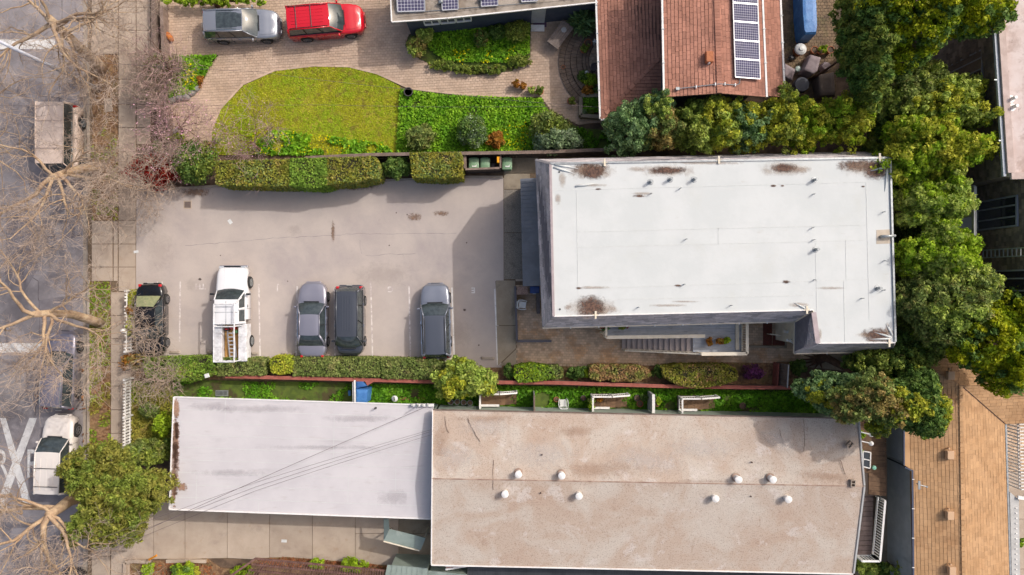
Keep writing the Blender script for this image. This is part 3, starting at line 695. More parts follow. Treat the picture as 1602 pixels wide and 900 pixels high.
def slab_on(mb, pts, th, m=0):
    """sloping slab: top face through pts, given thickness below"""
    n = len(pts); pts = [Vector(p) for p in pts]
    a = sum(pts[i].x * pts[(i + 1) % n].y - pts[(i + 1) % n].x * pts[i].y for i in range(n))
    if a < 0: pts = pts[::-1]
    low = [p - Vector((0, 0, th)) for p in pts]
    mb.add(pts + low, [tuple(range(n)), tuple(range(2 * n - 1, n - 1, -1))] + [(i, n + i, n + (i + 1) % n, (i + 1) % n) for i in range(n)], m)
def walls(name, poly, z0, z1, mat, parent):
    mb = MB(); mb.prism(poly, z0, z1); return mb.build(name, mat, parent)
def edge_bars(name, pts, w, h, mat, parent, closed=False, dz=0.0):
    """trim pieces laid end to end along a line of points"""
    q = list(pts) + ([pts[0]] if closed else [])
    for a, b in zip(q[:-1], q[1:]):
        a, b = Vector(a), Vector(b); d = (b - a).normalized() * w * .5; mb = MB()
        mb.bar(a + Vector((0, 0, dz)) + d * .0, b + Vector((0, 0, dz)) - d * 1.02, w, h); mb.build(name, mat, parent)
def railing(root, a, b, za, zb, h, mat, step=.125, bal=.03, cap=.09, low=True, post=True, inc_bal=True, capname='top_rail'):
    """handrail with balusters from a to b (px,py pairs are turned into world before the call)"""
    a, b = Vector((a[0], a[1], za)), Vector((b[0], b[1], zb)); up = Vector((0, 0, h))
    mb = MB(); mb.bar(a + up, b + up, cap, .05); mb.build(capname, mat, root)
    if low: mb = MB(); mb.bar(a + Vector((0, 0, .1)), b + Vector((0, 0, .1)), .05, .04); mb.build('bottom_rail', mat, root)
    if post:
        for p in (a, b): mb = MB(); mb.box((p.x, p.y, p.z + h / 2 - .02), (.1, .1, h + .04)); mb.build('post', mat, root)
    if inc_bal:
        n = max(2, int((b - a).length / step)); mb = MB(); mb.box((0, 0, (h - .12) / 2), (bal, bal, h - .14)); me = None
        for k in range(1, n):
            p = a.lerp(b, k / n) + Vector((0, 0, .1))
            if me is None: o = mb.build('baluster', mat); me = o.data; o.parent = root; o.location = p - Vector(root['_o'])
            else: shared('baluster', me, root, p)
m_stain = decal_mat('burnt roof stain', C('4f3c36'), C('7d5f50'), edge=(.42, .86), alpha=.92, nscale=8)
m_stain2 = decal_mat('brown roof stain', C('a08470'), C('bda894'), edge=(.4, .86), alpha=.4, nscale=5)
m_patchtan = M('tan roof patch', C('cdbfae'), C('c2b4a2'), scale=4)
def roof_decal(root, cx, cy, w, h, z, mat, lift=.012, rot=0.0):
    c = P(cx, cy, z); a, b = w / 29.2 / 2, h / 29.2 / 2; ca, sa = math.cos(rot), math.sin(rot)
    decal('stain', [(c.x + x * ca - y * sa, c.y + x * sa + y * ca, z) for x, y in ((-a, b), (a, b), (a, -b), (-a, -b))], mat, root, lift + random.uniform(0, .004))

# ---------------- white apartment building
ZL_, ZU = 4.1, 6.7
A = thing('apartment_building', 'two-storey apartment building with flat white membrane roof, sloping grey shingle edge and burnt stains', 'building', P(1100, 400, 0))
U = [P(*p, ZU) for p in ((861, 256), (1392, 247), (1400, 536), (1279, 537), (1272, 485), (866, 495))]
Lw = [P(*p, ZL_) for p in ((838, 250), (1384, 237), (1395, 549), (1243, 552), (1244, 502), (849, 512))]
mb = MB(); mb.prism([(p.x, p.y) for p in U], ZL_ + .02, ZU); mb.build('roof', m_membrane, A)
mb = MB()
for i in range(6):
    j = (i + 1) % 6; slab_on(mb, [Lw[i], Lw[j], U[j] - Vector((0, 0, .03)), U[i] - Vector((0, 0, .03))], .03)
mb.build('mansard_deck', m_slated, A)
mb = MB()
for i in range(6):
    j = (i + 1) % 6; shingles(mb, [Lw[i], Lw[j], U[j] - Vector((0, 0, .03)), U[i] - Vector((0, 0, .03))], row=.24, wid=.42, th=.022, gap=.012, vg=.008)
mb.build('shingles', m_slate, A, kind='stuff')
mb = MB(); mb.prism([(p.x, p.y) for p in Lw], ZL_ - .08, ZL_ - .012); mb.build('soffit', m_cream, A)
l = [Vector(p) for p in Lw]
WB = [(l[0].x + .5, l[0].y - .45), (l[1].x - .6, l[1].y - .45), (l[2].x - .6, l[2].y + .45), (l[3].x + .45, l[3].y + .45), (l[3].x + .45, l[4].y + .5), (l[5].x + .5, l[5].y + .5)]
walls('wall', WB, 0, ZL_ - .1, m_cream, A)
for zz in [k * .2 for k in range(1, 20)]:      # lap siding lines on the alcove wall
    mb = MB(); mb.bar((WB[3][0] - .012, WB[3][1] + .05, zz), (WB[4][0] - .012, WB[4][1] - .05, zz), .02, .03); mb.build('siding_board', m_cream, A)
edge_bars('roof_edge', [U[5], U[0]], .13, .05, m_trim, A, dz=.035); edge_bars('roof_edge', [U[3], U[4]], .26, .05, m_trim, A, dz=.035)
edge_bars('roof_edge', [U[0], U[1]], .10, .05, m_metal, A, dz=.035); edge_bars('roof_edge', [U[1], U[2]], .10, .08, m_metal, A, dz=.045)
edge_bars('roof_edge', [U[2], U[3]], .06, .04, m_white, A, dz=.03); edge_bars('roof_edge', [U[4], U[5]], .06, .04, m_white, A, dz=.03)
for i, j in ((5, 4), (4, 3), (3, 2)):
    a, b = Lw[i], Lw[j]; mb = MB(); mb.bar(a - Vector((0, .05, .05)), b - Vector((0, .05, .05)), .09, .09); mb.build('gutter', m_cream, A)
    n = int((b - a).length / 1.6)
    for k in range(1, n):
        p = a.lerp(b, k / n); mb = MB(); mb.box((p.x, p.y - .06, p.z + .012), (.05, .14, .04)); mb.build('gutter_bracket', m_white, A)
for i in (0, 4, 3, 2): # hip caps
    mb = MB(); mb.bar(Lw[i] + Vector((0, 0, .03)), U[i] + Vector((0, 0, .01)), .14 if i != 4 else .2, .03); mb.build('hip_cap', m_slate if i != 4 else m_cream, A)
def seam(root, a, b, z, w=.035, mat=None): mb = MB(); mb.bar(P(*a, z + .004), P(*b, z + .004), w, .012); mb.build('seam', mat or m_seam, root)
for a, b in (((864, 298), (1390, 284)), ((902, 298), (905, 493)), ((903, 363), (1355, 352)), ((904, 387), (1356, 376)), ((904, 452), (1357, 437)), ((1355, 286), (1360, 500)), ((1124, 357), (1124, 382)), ((1278, 487), (1276, 380)), ((1320, 440), (1322, 536)), ((1323, 376), (1324, 438)), ((905, 470), (1272, 462))):
    seam(A, a, b, ZU)
for x, y, w, h, mt in ((923, 266, 62, 26, m_stain), (928, 270, 34, 26, m_stain), (1043, 267, 62, 13, m_stain), (995, 265, 30, 9, m_stain2), (1226, 263, 42, 15, m_stain), (1248, 265, 44, 12, m_stain2), (1345, 259, 76, 20, m_stain), (1370, 266, 42, 34, m_stain),
    (925, 480, 46, 38, m_stain), (1360, 264, 90, 26, m_stain2), (1226, 264, 80, 24, m_stain2), (925, 268, 80, 26, m_stain2), (1043, 267, 90, 20, m_stain2), (925, 482, 80, 36, m_stain2), (888, 481, 12, 8, m_stain2), (945, 485, 60, 14, m_stain2), (1373, 525, 52, 26, m_stain), (1388, 516, 8, 30, m_stain2), (1005, 303, 40, 5, m_stain2), (1000, 307, 22, 4, m_stain), (936, 296, 10, 3, m_stain), (1210, 291, 10, 4, m_stain), (1224, 291, 6, 3, m_stain), (1350, 292, 6, 3, m_stain),
    (930, 450, 50, 5, m_stain2), (1060, 447, 14, 4, m_stain), (1230, 441, 14, 6, m_stain), (1250, 477, 36, 8, m_stain2), (1045, 478, 60, 5, m_stain2), (1072, 472, 50, 3, m_stain2), (880, 282, 12, 26, m_stain2), (873, 312, 10, 18, m_stain2), (1283, 523, 6, 20, m_stain2), (1350, 524, 26, 8, m_stain2), (925, 290, 50, 5, m_stain2), (905, 451, 10, 4, m_stain), (1105, 255, 120, 6, m_stain2), (1300, 451, 50, 5, m_stain2)):
    roof_decal(A, x, y, w, h, ZU, mt)
mb = MB(); mb.prism([(P(x, y, ZU).x, P(x, y, ZU).y) for x, y in ((1371, 360), (1393, 359), (1394, 381), (1371, 382))], ZU, ZU + .009); mb.build('roof_patch', m_patchtan, A)
# wrinkles in the membrane
for a, b in (((866, 262), (900, 272)), ((868, 258), (905, 264)), ((1395, 528), (1368, 520)), ((1394, 530), (1360, 531)), ((1396, 525), (1386, 507)), ((1262, 484), (1242, 474)), ((1384, 262), (1360, 268)), ((1388, 264), (1384, 300)), ((900, 292), (935, 287))):
    mb = MB(); p, q = P(*a, ZU + .01), P(*b, ZU + .005); md = p.lerp(q, .4) + Vector((0, 0, .02)); mb.tube([p, md, q], [.05, .06, .01], 6); mb.build('wrinkle', m_membrane, A, smooth=True)
def pipe_vent(root, px, py, zr, h, r, mat, name='vent_pipe', cap=None, flange=True):
    p = P(px, py, zr + h); mb = MB(); prof = [(r, 0), (r, h)]
    if flange: prof = [(r * 2.4, 0), (r * 2.3, .012), (r * 1.1, .02), (r * 1.02, h * .5), (r, h)]
    if cap: prof += [(cap, h), (cap, h + .06), (cap * .3, h + .12)]
    mb.lathe((p.x, p.y, zr), prof, 12); return mb.build(name, mat, root, smooth=False)
for x, y in ((1020, 283), (1051, 279), (1089, 279), (1279, 280), (1281, 390), (1379, 451)): pipe_vent(A, x, y, ZU, .42, .075, m_metal)
for x, y in ((1066, 294), (1020, 302), (1075, 374), (1072, 445), (1276, 303), (1274, 356), (1276, 375), (1386, 331), (1387, 408), (1277, 438), (1000, 481), (1146, 478), (1386, 454), (1352, 467)): pipe_vent(A, x, y, ZU, .30, .028, m_metal, flange=False)
for x, y in ((875, 269), (876, 484)): pipe_vent(A, x, y, ZU, .03, .05, m_dark, 'roof_drain', flange=False)
mb = MB(); p = P(1383, 370, ZU + .25); mb.tube([(p.x - .05, p.y, ZU), (p.x - .03, p.y, ZU + .2), p, P(1401, 369, ZU + .28)], [.09, .08, .075, .075], 10); mb.build('flue_pipe', m_metal, A, smooth=True)
for x, y in ((946, 254), (1125, 250), (1377, 246), (932, 493), (1263, 485), (1392, 537)):
    mb = MB(); p = P(x, y, ZU + .1); mb.box((p.x, p.y, ZU + .06), (.10, .42, .05)); mb.box((p.x, p.y, ZU + .04), (.3, .06, .04)); mb.build('scupper', m_cream, A)
# dark lean-to along the left wall
L2 = thing('lean_to', 'dark grey ribbed lean-to roof along the left wall of the white-roofed building', 'lean-to', P(828, 360, 0))
q = [P(814, 280, 2.3), P(848, 278, 2.45), P(852, 447, 2.45), P(818, 448, 2.3)]
m_lean = M('dark ribbed roofing', C('7e828a'), C('72767d'), scale=1.5, rough=.6, obj_rnd=.05)
mb = MB(); slab_on(mb, q, .06); mb.build('roof', m_lean, L2)
for k in range(1, 26):
    a = q[0].lerp(q[3], k / 26); b = q[1].lerp(q[2], k / 26); mb = MB(); mb.bar(a + Vector((0, 0, .012)), b + Vector((0, 0, .012)), .03, .02); mb.build('rib', m_lean, L2)
walls('wall', [(q[0].x + .15, q[0].y - .15), (q[1].x, q[1].y - .15), (q[2].x, q[2].y + .1), (q[3].x + .15, q[3].y + .1)], 0, 2.2, m_char, L2)
# outside deck and stair
D = thing('deck_stair', 'raised grey entrance deck with cream railings and one straight flight of steps', 'staircase', P(1060, 530, 0))
ZD = 2.3
yw = -1.75
dl, dr_ = P(945, 505, ZD).x, P(1160, 505, ZD).x; yin = yw + .02; yn = P(1000, 526, ZD).y; yo = P(1120, 551, ZD).y; xs_ = P(1084, 500, ZD).x
nb = 9
for k in range(nb):       # boards run along x
    y0 = yin + (yo - yin) * k / nb; y1 = yin + (yo - yin) * (k + 1) / nb; ym = (y0 + y1) / 2
    x0 = dl if ym > yn else xs_
    mb = MB(); mb.box(((x0 + dr_) / 2, ym, ZD - .02), (dr_ - x0, abs(y1 - y0) - .012, .04)); mb.build('deck_board', m_deckgrey, D)
mb = MB(); mb.prism([(dl + .02, yin), (dr_ - .02, yin), (dr_ - .02, yo + .02), (xs_ + .02, yo + .02), (xs_ + .02, yn + .02), (dl + .02, yn + .02)], ZD - .25, ZD - .045); mb.build('deck_frame', m_cream, D)
for x, y in ((dl + .1, yn + .1), (dr_ - .1, yo + .1), (xs_ + .1, yo + .1), (xs_ + .1, yn + .1)): mb = MB(); mb.box((x, y, (ZD - .26) / 2), (.14, .14, ZD - .26)); mb.build('deck_post', m_cream, D)
nt = 13; xlow = P(973, 545, .1).x
for k in range(nt):
    x1 = xs_ - (xs_ - xlow) * k / nt; x0 = xs_ - (xs_ - xlow) * (k + 1) / nt; zt = ZD - .05 - (ZD - .12) * (k + 1) / (nt + 1)
    mb = MB(); mb.box(((x0 + x1) / 2 - .01, (yn + yo) / 2, zt), (x1 - x0 + .02, abs(yo - yn) - .06, .05)); mb.box((x1 - .012, (yn + yo) / 2, zt + .07), (.02, abs(yo - yn) - .08, .1)); mb.build('step', m_tread, D)
for y in (yn + .0, yo + .0): mb = MB(); mb.bar((xs_, y, ZD - .18), (xlow, y, .05), .05, .28); mb.build('stringer', m_cream, D)
hh = 1.0
railing(D, (dl, yn), (xs_ + .45, yn + .07), ZD, ZD, hh, m_cream, cap=.2, post=False)
railing(D, (dr_, yo), (xs_ + .25, yo - .02), ZD, ZD, hh, m_cream, cap=.2)
railing(D, (dr_, yin), (dr_, yo), ZD, ZD, hh, m_cream, cap=.17, step=.14)
railing(D, (dl, yin), (dl, yn), ZD, ZD, hh, m_cream, cap=.12, step=.16)
railing(D, (xlow + .1, yo - .04), (xs_ + .2, yo - .04), .1, ZD - .05, .85, m_cream, cap=.08, low=False, step=.25)
mb = MB(); mb.bar((dr_ - .28, yin - .1, ZD + .06), (dr_ - .28, yo + .15, ZD + .06), .2, .1); mb.build('bench_board', m_cream, D)
for k in range(3): mb = MB(); mb.bar((dl - .25, yin - .35 - k * .25, .3), (dl - .02, yin - .35 - k * .25, 2.2), .05); mb.build('brace', m_cream, D)
# low dark edging wall round the alcove below the deck
K = thing('planter_wall', 'low grey edging wall in front of the alcove right of the raised deck', 'low wall', P(1200, 542, 0))
mb = MB(); mb.bar(P(1168, 542, .1), P(1230, 543, .1), .12, .22); mb.build('long_wall', m_conc2, K); mb = MB(); mb.bar(P(1229, 515, .1), P(1229, 541, .1), .1, .22); mb.build('short_wall', m_conc2, K)
o = MB(); o.prism(gp([(1193, 500), (1207, 500), (1207, 540), (1193, 540)]), .07, .09); o = o.build('door_mat', M('red brown mat', C('70382a'), C('5c2f24'), scale=9, bump=.3)); tag(o, 'red brown mat on the pavers below the cream wall', 'mat')
o2 = MB(); o2.prism(gp([(1208, 524), (1229, 528), (1229, 540), (1208, 540)]), .07, .1); o2 = o2.build('door_mat', MATS['red brown mat']); tag(o2, 'small dark red mat in the corner of the low edging wall', 'mat')
H = thing('handrail', 'short cream handrail pointing out of the alcove wall', 'handrail', P(1215, 525, 0))
mb = MB(); mb.bar((WB[3][0] - .02, P(0, 527, 2).y, 1.1), P(1205, 523, .95), .07, .05); mb.build('rail', m_cream, H); mb = MB(); mb.box(tuple(P(1204, 523, .5)), (.05, .05, .95)); mb.build('post', m_cream, H)
mb = MB(); mb.box((WB[3][0] - .06, P(0, 519, 1.9).y, 1.9), (.1, .16, .5)); mb.build('wall_lamp', m_white, A)
mb = MB(); p = P(1232, 532, 2.8); mb.tube([(WB[3][0], p.y - .2, 2.8), (p.x, p.y, 2.8)], .03, 6); mb.lathe((p.x, p.y, 2.7), [(.05, 0), (.09, .1), (.03, .16)], 10); mb.lathe((p.x + .2, p.y - .02, 2.7), [(.05, 0), (.09, .1), (.03, .16)], 10); mb.build('spotlight', m_white, A)

# ---------------- building with brown gravel roof
B = thing('row_building', 'long low building with mottled brown gravel roof and eight white roof vents', 'building', P(1010, 770, 0))
ZE, ZG = 3.3, 4.0
bTL, bTR, bRL, bRR, bBL, bBR = P(677, 641, ZE), P(1343, 655, ZE), P(676, 749, ZG), P(1352, 761, ZG), P(675, 884, ZE), P(1335, 898, ZE)
mb = MB(); slab_on(mb, [bTL, bTR, bRR, bRL], .2); slab_on(mb, [bRL, bRR, bBR, bBL], .2); mb.build('roof', m_brownroof, B)
edge_bars('roof_edge', [bRL, bBL, bBR], .07, .1, m_white, B, dz=.0); edge_bars('roof_edge', [bTL, bRL], .05, .1, m_white, B)
edge_bars('roof_edge', [bTL, bTR], .06, .1, m_fence, B); edge_bars('roof_edge', [bTR, bRR, bBR], .10, .12, m_greyst, B)
m_ridge = M('ridge tar line', C('94786a'), C('b8a090'), scale=1.5, rough=.9)
mb = MB(); mb.bar(bRL + Vector((0, 0, .004)), bRR + Vector((0, 0, .004)), .07, .012); mb.build('ridge', m_ridge, B)
WBb = [(bTL.x + .1, bTL.y - .28), (bTR.x - .3, bTR.y - .28), (bRR.x - .3, bRR.y), (bBR.x - .2, bBR.y + .3), (bBL.x + .1, bBL.y + .3)]
walls('wall', WBb, 0, ZE - .22, m_greenwall, B)
def roofz(py): return ZE + (ZG - ZE) * (1 - abs(py - 752) / 120.0)
for x, y in ((811, 743), (879, 745), (906, 777), (1156, 751), (1120, 781), (790, 774), (1210, 751), (1234, 782)):
    zz = roofz(y); p = P(x, y, zz + .5); mb = MB(); mb.lathe((p.x, p.y, zz - .02), [(.16, 0), (.16, .38), (.2, .4), (.21, .5), (.17, .52), (.05, .55)], 16); v = mb.build('roof_vent', m_white, B, smooth=False)
    mb = MB(); mb.lathe((p.x, p.y, zz), [(.26, 0), (.25, .012)], 16); mb.build('flashing', m_ridge, v)
for x, y in ((848, 712), (846, 772), (1177, 724), (1175, 777)): pipe_vent(B, x, y, roofz(y) - .02, .14, .04, m_rust, flange=False)
def rc(pts, w=.03):
    L = []
    for x, y in pts: L.append((x, y))
    mb = MB(); q = []
    for i in range(len(L) - 1):
        for k in range(4):
            t = k / 4; x = L[i][0] + (L[i + 1][0] - L[i][0]) * t + random.uniform(-.8, .8); y = L[i][1] + (L[i + 1][1] - L[i][1]) * t; q.append(P(x, y, roofz(y) + .006))
    for a, b in zip(q[:-1], q[1:]): mb.bar(a, b, w * random.uniform(.6, 1.3), .008)
    mb.build('crack', m_rust, B)
rc([(731, 655), (737, 668), (744, 680), (753, 695)], .03); rc([(696, 652), (698, 668), (703, 680)], .02); rc([(772, 720), (771, 750), (771, 772)], .025); rc([(760, 836), (757, 860), (755, 872)], .025); rc([(1257, 655), (1259, 690), (1257, 712)], .02); rc([(1315, 720), (1320, 735), (1323, 745)], .03); rc([(1280, 790), (1281, 800)], .03)
rc([(1220, 672), (1224, 694), (1236, 700)], .03)
m_grey_moss = decal_mat('grey roof repair', C('918b8c'), C('a8a2a2'), edge=(.55, .8), alpha=.9, nscale=4)
m_white_wear = decal_mat('pale wear', C('ddd3cc'), C('d3c8c0'), edge=(.3, .85), alpha=.42, nscale=6)
m_brown_wear = decal_mat('brown dust', C('b08a6e'), C('a37c61'), edge=(.3, .85), alpha=.28, nscale=7)
def bdecal(cx, cy, w, h, mat, rot=0.0):
    a, b = w / 2, h / 2; ca, sa = math.cos(rot), math.sin(rot); pts = []
    for x, y in ((-a, -b), (a, -b), (a, b), (-a, b)):
        X, Y = cx + x * ca - y * sa, cy + x * sa + y * ca; pts.append(P(X, Y, roofz(Y)))
    decal('stain', pts, mat, B, .012 + random.uniform(0, .012))
for cx, cy, w, h, rt in ((715, 715, 80, 50, 0), (760, 668, 90, 30, 0), (1010, 720, 130, 45, .2), (1100, 700, 120, 40, 0), (1030, 795, 90, 60, -.7), (1170, 820, 120, 60, -.6), (1220, 690, 80, 40, .4), (1300, 800, 70, 60, .5), (1310, 860, 60, 40, .8), (850, 710, 120, 50, 0), (1000, 850, 90, 40, -.6), (870, 800, 100, 50, .2)):
    bdecal(cx, cy, w, h, m_white_wear, rt)
for cx, cy, w, h, rt in ((690, 700, 30, 110, 0), (690, 790, 26, 110, .1), (940, 735, 150, 30, 0), (995, 765, 80, 20, .2), (960, 845, 120, 50, -.5), (1010, 870, 120, 22, 0), (840, 865, 90, 30, 0), (900, 675, 60, 20, 0), (1060, 830, 70, 60, -.8), (1100, 755, 120, 12, 0), (1150, 862, 100, 30, -.3), (1260, 800, 60, 90, .6), (760, 655, 120, 14, 0), (1290, 745, 110, 18, .1)):
    bdecal(cx, cy, w, h, m_brown_wear, rt)
# concrete blocks left on the roof
for x, y, rz, lab in ((1330, 696, 38, 'hollow concrete block lying skewed near the top right corner of the brown roof'), (1335, 757, 4, 'hollow concrete block at the right end of the brown roof ridge')):
    zz = roofz(y); p = P(x, y, zz + .2); mb = MB(); a, b, t = .2, .1 * 1.3, .035
    for cx, cy, w, h in ((0, b - t / 2, 2 * a, t), (0, -b + t / 2, 2 * a, t), (a - t / 2, 0, t, 2 * b - 2 * t), (-a + t / 2, 0, t, 2 * b - 2 * t), (0, 0, t, 2 * b - 2 * t)): mb.box((cx, cy, .1), (w, h, .2))
    o = mb.build('concrete_block', m_kerb); o.location = (p.x, p.y, zz + .01); o.rotation_euler = (0, 0, R(90 - rz)); tag(o, lab, 'concrete block')

# ---------------- carport with silver roof
Cp = thing('garage', 'low garage with long silver grey rolled roof', 'building', P(470, 715, 0))
ZC = 2.7
c4 = [P(272, 621, ZC), P(678, 634, ZC + .02), P(675, 812, ZC + .02), P(265, 797, ZC)]
mb = MB(); slab_on(mb, c4, .22); mb.build('roof', m_greyroof, Cp)
walls('wall', [(c4[0].x + .1, c4[0].y - .5), (c4[1].x, c4[1].y - .4), (c4[2].x, c4[2].y + .5), (c4[3].x + .1, c4[3].y + .5)], 0, ZC - .24, m_greenwall, Cp)
edge_bars('roof_edge', [c4[1], c4[0], c4[3], c4[2]], .07, .06, m_white, Cp, dz=.01)
for k in range(1, 9):
    a, b = c4[0].lerp(c4[3], k / 9), c4[1].lerp(c4[2], k / 9); s0, s1 = .02, .98
    mb = MB(); mb.bar(a.lerp(b, s0) + Vector((0, 0, .004)), a.lerp(b, s1) + Vector((0, 0, .004)), .02, .01); mb.build('seam', m_seam, Cp)
for t, k0, k1 in ((.2, 0, 2), (.62, 1, 5), (.68, 4, 8), (.1, 6, 9), (.34, 8, 9), (.86, 5, 7)):
    a = c4[0].lerp(c4[3], k0 / 9 + .01).lerp(c4[1].lerp(c4[2], k0 / 9 + .01), t); b = c4[0].lerp(c4[3], k1 / 9 - .01).lerp(c4[1].lerp(c4[2], k1 / 9 - .01), t)
    mb = MB(); mb.bar(a + Vector((0, 0, .004)), b + Vector((0, 0, .004)), .018, .01); mb.build('seam', m_seam, Cp)
m_rustst = decal_mat('rust coloured dirt', C('a5806a'), C('b8947c'), edge=(.5, .75), alpha=.85, nscale=9)
for (cx, cy, w, h) in ((275, 692, 7, 50), (274, 724, 8, 70), (272, 760, 6, 40), (276, 640, 6, 20), (285, 762, 10, 8), (277, 672, 5, 20)): 
    c = P(cx, cy, ZC); a, b = w / 26, h / 26; decal('stain', [(c.x - a, c.y + b, ZC), (c.x + a, c.y + b, ZC), (c.x + a, c.y - b, ZC), (c.x - a, c.y - b, ZC)], m_rustst, Cp, .014)
m_dim = decal_mat('dull water mark', C('b9b2b6'), C('c2bcbf'), edge=(.3, .85), alpha=.32, nscale=3)
for (cx, cy, w, h) in ((400, 640, 160, 14), (330, 636, 80, 14), (560, 655, 120, 12), (500, 700, 200, 8), (620, 780, 60, 30), (360, 740, 120, 12)):
    c = P(cx, cy, ZC); a, b = w / 52, h / 52; decal('stain', [(c.x - a, c.y + b, ZC), (c.x + a, c.y + b, ZC), (c.x + a, c.y - b, ZC), (c.x - a, c.y - b, ZC)], m_dim, Cp, .016 + random.uniform(0, .004))
# small pipe near the top of the grey roof and the insulator mast where the wires arrive
pipe_vent(Cp, 586, 640, ZC, .35, .04, m_black, flange=True)
mast = thing('service_mast', 'white service mast with insulators on the top edge of the grey garage roof', 'utility mast', P(655, 634, ZC))
mb = MB(); mb.bar(P(643, 634, ZC + .12), P(679, 634, ZC + .12), .16, .16); mb.build('bracket', m_white, mast)
mb = MB(); mb.tube([P(655, 634, ZC + .1), P(655, 634, ZC + .1) + Vector((0, 0, .9))], .04, 8); mb.build('pole', m_metal, mast)
for k in range(4): p = P(645 + k * 8, 634 - (k % 2), ZC + .2); mb = MB(); mb.lathe(tuple(p), [(.05, 0), (.09, .06), (.04, .14)], 8); mb.build('insulator', m_greyst, mast)
# small green pitched canopy over the concrete driveway
cn = thing('canopy', 'small folded pale green canopy on thin posts below the grey garage roof', 'canopy', P(635, 838, 0))
mb = MB(); slab_on(mb, [P(601, 813, 2.4), P(609, 828, 2.4), P(600, 845, 2.0)], .04); slab_on(mb, [P(608, 812, 2.55), P(609, 829, 2.55), P(601, 845, 2.3), P(600, 812, 2.3)][:4], .04); mb.build('side_panel', m_greenroof, cn)
mb = MB(); slab_on(mb, [P(610, 828, 2.5), P(666, 842, 2.2), P(658, 861, 2.1), P(600, 846, 2.35)], .05); mb.build('roof_panel', m_greenroof, cn)
edge_bars('edge_strip', [P(600, 847, 2.36), P(657, 862, 2.11)], .06, .06, m_cream, cn)
for x, y in ((602, 845), (657, 860), (664, 843)): p = P(x, y, 2.1); mb = MB(); mb.box((p.x, p.y, 1.02), (.07, .07, 2.04)); mb.build('post', m_cream, cn)

# ---------------- porches along the brown-roofed building
def porch(x0, x1, lab):
    t = thing('porch', lab, 'porch', P((x0 + x1) / 2, 632, 0), 'small entrance porches along the pale green wall')
    zf = .75; ya = -6.56 - (x0 - 752) * .0009; yb_ = -7.42 - (x0 - 752) * .0009; xa = P(x0, 0, zf).x; xm = P(x0 + (x1 - x0) * .52, 0, zf).x; xb = P(x1, 0, 0).x
    n = 6
    for k in range(n): mb = MB(); w = (xm - xa) / n; mb.box((xa + w * (k + .5), (ya + yb_) / 2, zf - .02), (w - .012, ya - yb_, .04)); mb.build('deck_board', m_deckbrown, t)
    mb = MB(); mb.prism([(xa + .03, ya - .03), (xm - .03, ya - .03), (xm - .03, yb_ + .03), (xa + .03, yb_ + .03)], 0, zf - .045); mb.build('base', m_fence, t)
    for k in range(3):
        w = (xb - xm) / 3; zt = zf - .2 * (k + 1); mb = MB(); mb.box((xm + w * (k + .5), (ya + yb_) / 2, zt - .02), (w, ya - yb_, .05)); mb.box((xm + w * k + .02, (ya + yb_) / 2, zt / 2), (.03, ya - yb_, zt - .06)); mb.build('step', m_deckbrown, t)
    railing(t, (xa, ya), (xm, ya), zf, zf, .9, m_white, step=.13, cap=.1)
    railing(t, (xm + .05, ya), (xb, ya), zf, .25, .9, m_white, step=.13, cap=.1)
    railing(t, (xa, ya - .06), (xa, yb_), zf, zf, .9, m_white, step=.15, cap=.1)
    mb = MB(); mb.bar((xa, yb_ + .02, zf + .02), (xm, yb_ + .02, zf + .02), .14, .06); mb.build('threshold', m_white, t)
    return t
porch(752, 808, 'entrance porch nearest the grey roof, with bare brown boards and white railing')
porch(925, 980, 'middle entrance porch crowded with potted plants behind a white railing')
porch(1062, 1117, 'entrance porch farthest from the grey roof, with a doorway shadow on its boards')
for x, lab, w in ((836, 'thin grey privacy screen between the first porch and the white plastic chair', .06), (1022, 'pale grey privacy screen left of the farthest porch', .14)):
    t = thing('privacy_screen', lab, 'fence panel', P(x, 630, 0), 'privacy screens dividing the narrow yard')
    p0, p1 = P(x, 617, 1.6), P(x, 646, 1.6)
    n = 8
    for k in range(n):
        y = p0.y + (p1.y - p0.y) * (k + .5) / n; mb = MB(); mb.box((p0.x, y, .82), (w, abs(p1.y - p0.y) / n - .01, 1.64)); mb.build('board', m_greyst, t)
    mb = MB(); mb.bar((p0.x, p0.y, 1.67), (p1.x, p1.y, 1.67), w + .03, .05); mb.build('cap', m_white if w > .1 else m_fence, t)

# ---------------- tan orange shingle house (bottom right)
O = thing('shingle_house', 'long house with tan orange shingle roof and plain grey stucco wall', 'building', P(1490, 780, 0))
ZO, ZP = 3.3, 4.0
e = {k: P(x, y, z) for k, (x, y, z) in dict(a=(1415, 560, ZO), b=(1415, 730, ZO), c=(1428, 733, ZO), d=(1430, 960, ZO), rt=(1503, 603, ZP), rb=(1508, 960, ZP), r1=(1573, 664, ZO), r2=(1583, 960, ZO), n1=(1425, 545, ZO), n2=(1660, 560, ZO), w1=(1660, 603, ZP), w2=(1660, 660, ZO)).items()}
tx = {k: e[k] for k in e}
left_face = [e['d'], e['a'], e['rt'], e['rb']]     # left slope
cl = [P(1428, 960, ZO), P(1421, 560, ZO), e['rt'], e['rb']]
faces_o = [[P(1430, 960, ZO), P(1421, 560, ZO), e['rt'], e['rb']], [e['r2'], e['rb'], e['rt'], e['r1']], [e['r1'], e['rt'], e['w1'], e['w2']], [e['n2'], e['w1'], e['rt'], P(1421, 560, ZO)]]
mb = MB()
for f_ in faces_o: slab_on(mb, f_, .12)
mb.build('roof_deck', m_deckt, O)
mb = MB()
shingles(mb, [P(1430, 960, ZO), P(1421, 560, ZO), e['rt'], e['rb']], .2, .34, .014, .012, vg=.01)
shingles(mb, [e['r2'], e['r1'], e['rt'], e['rb']], .2, .34, .008, .004)
shingles(mb, [e['r1'], e['w2'], e['w1'], e['rt']], .2, .34, .014)
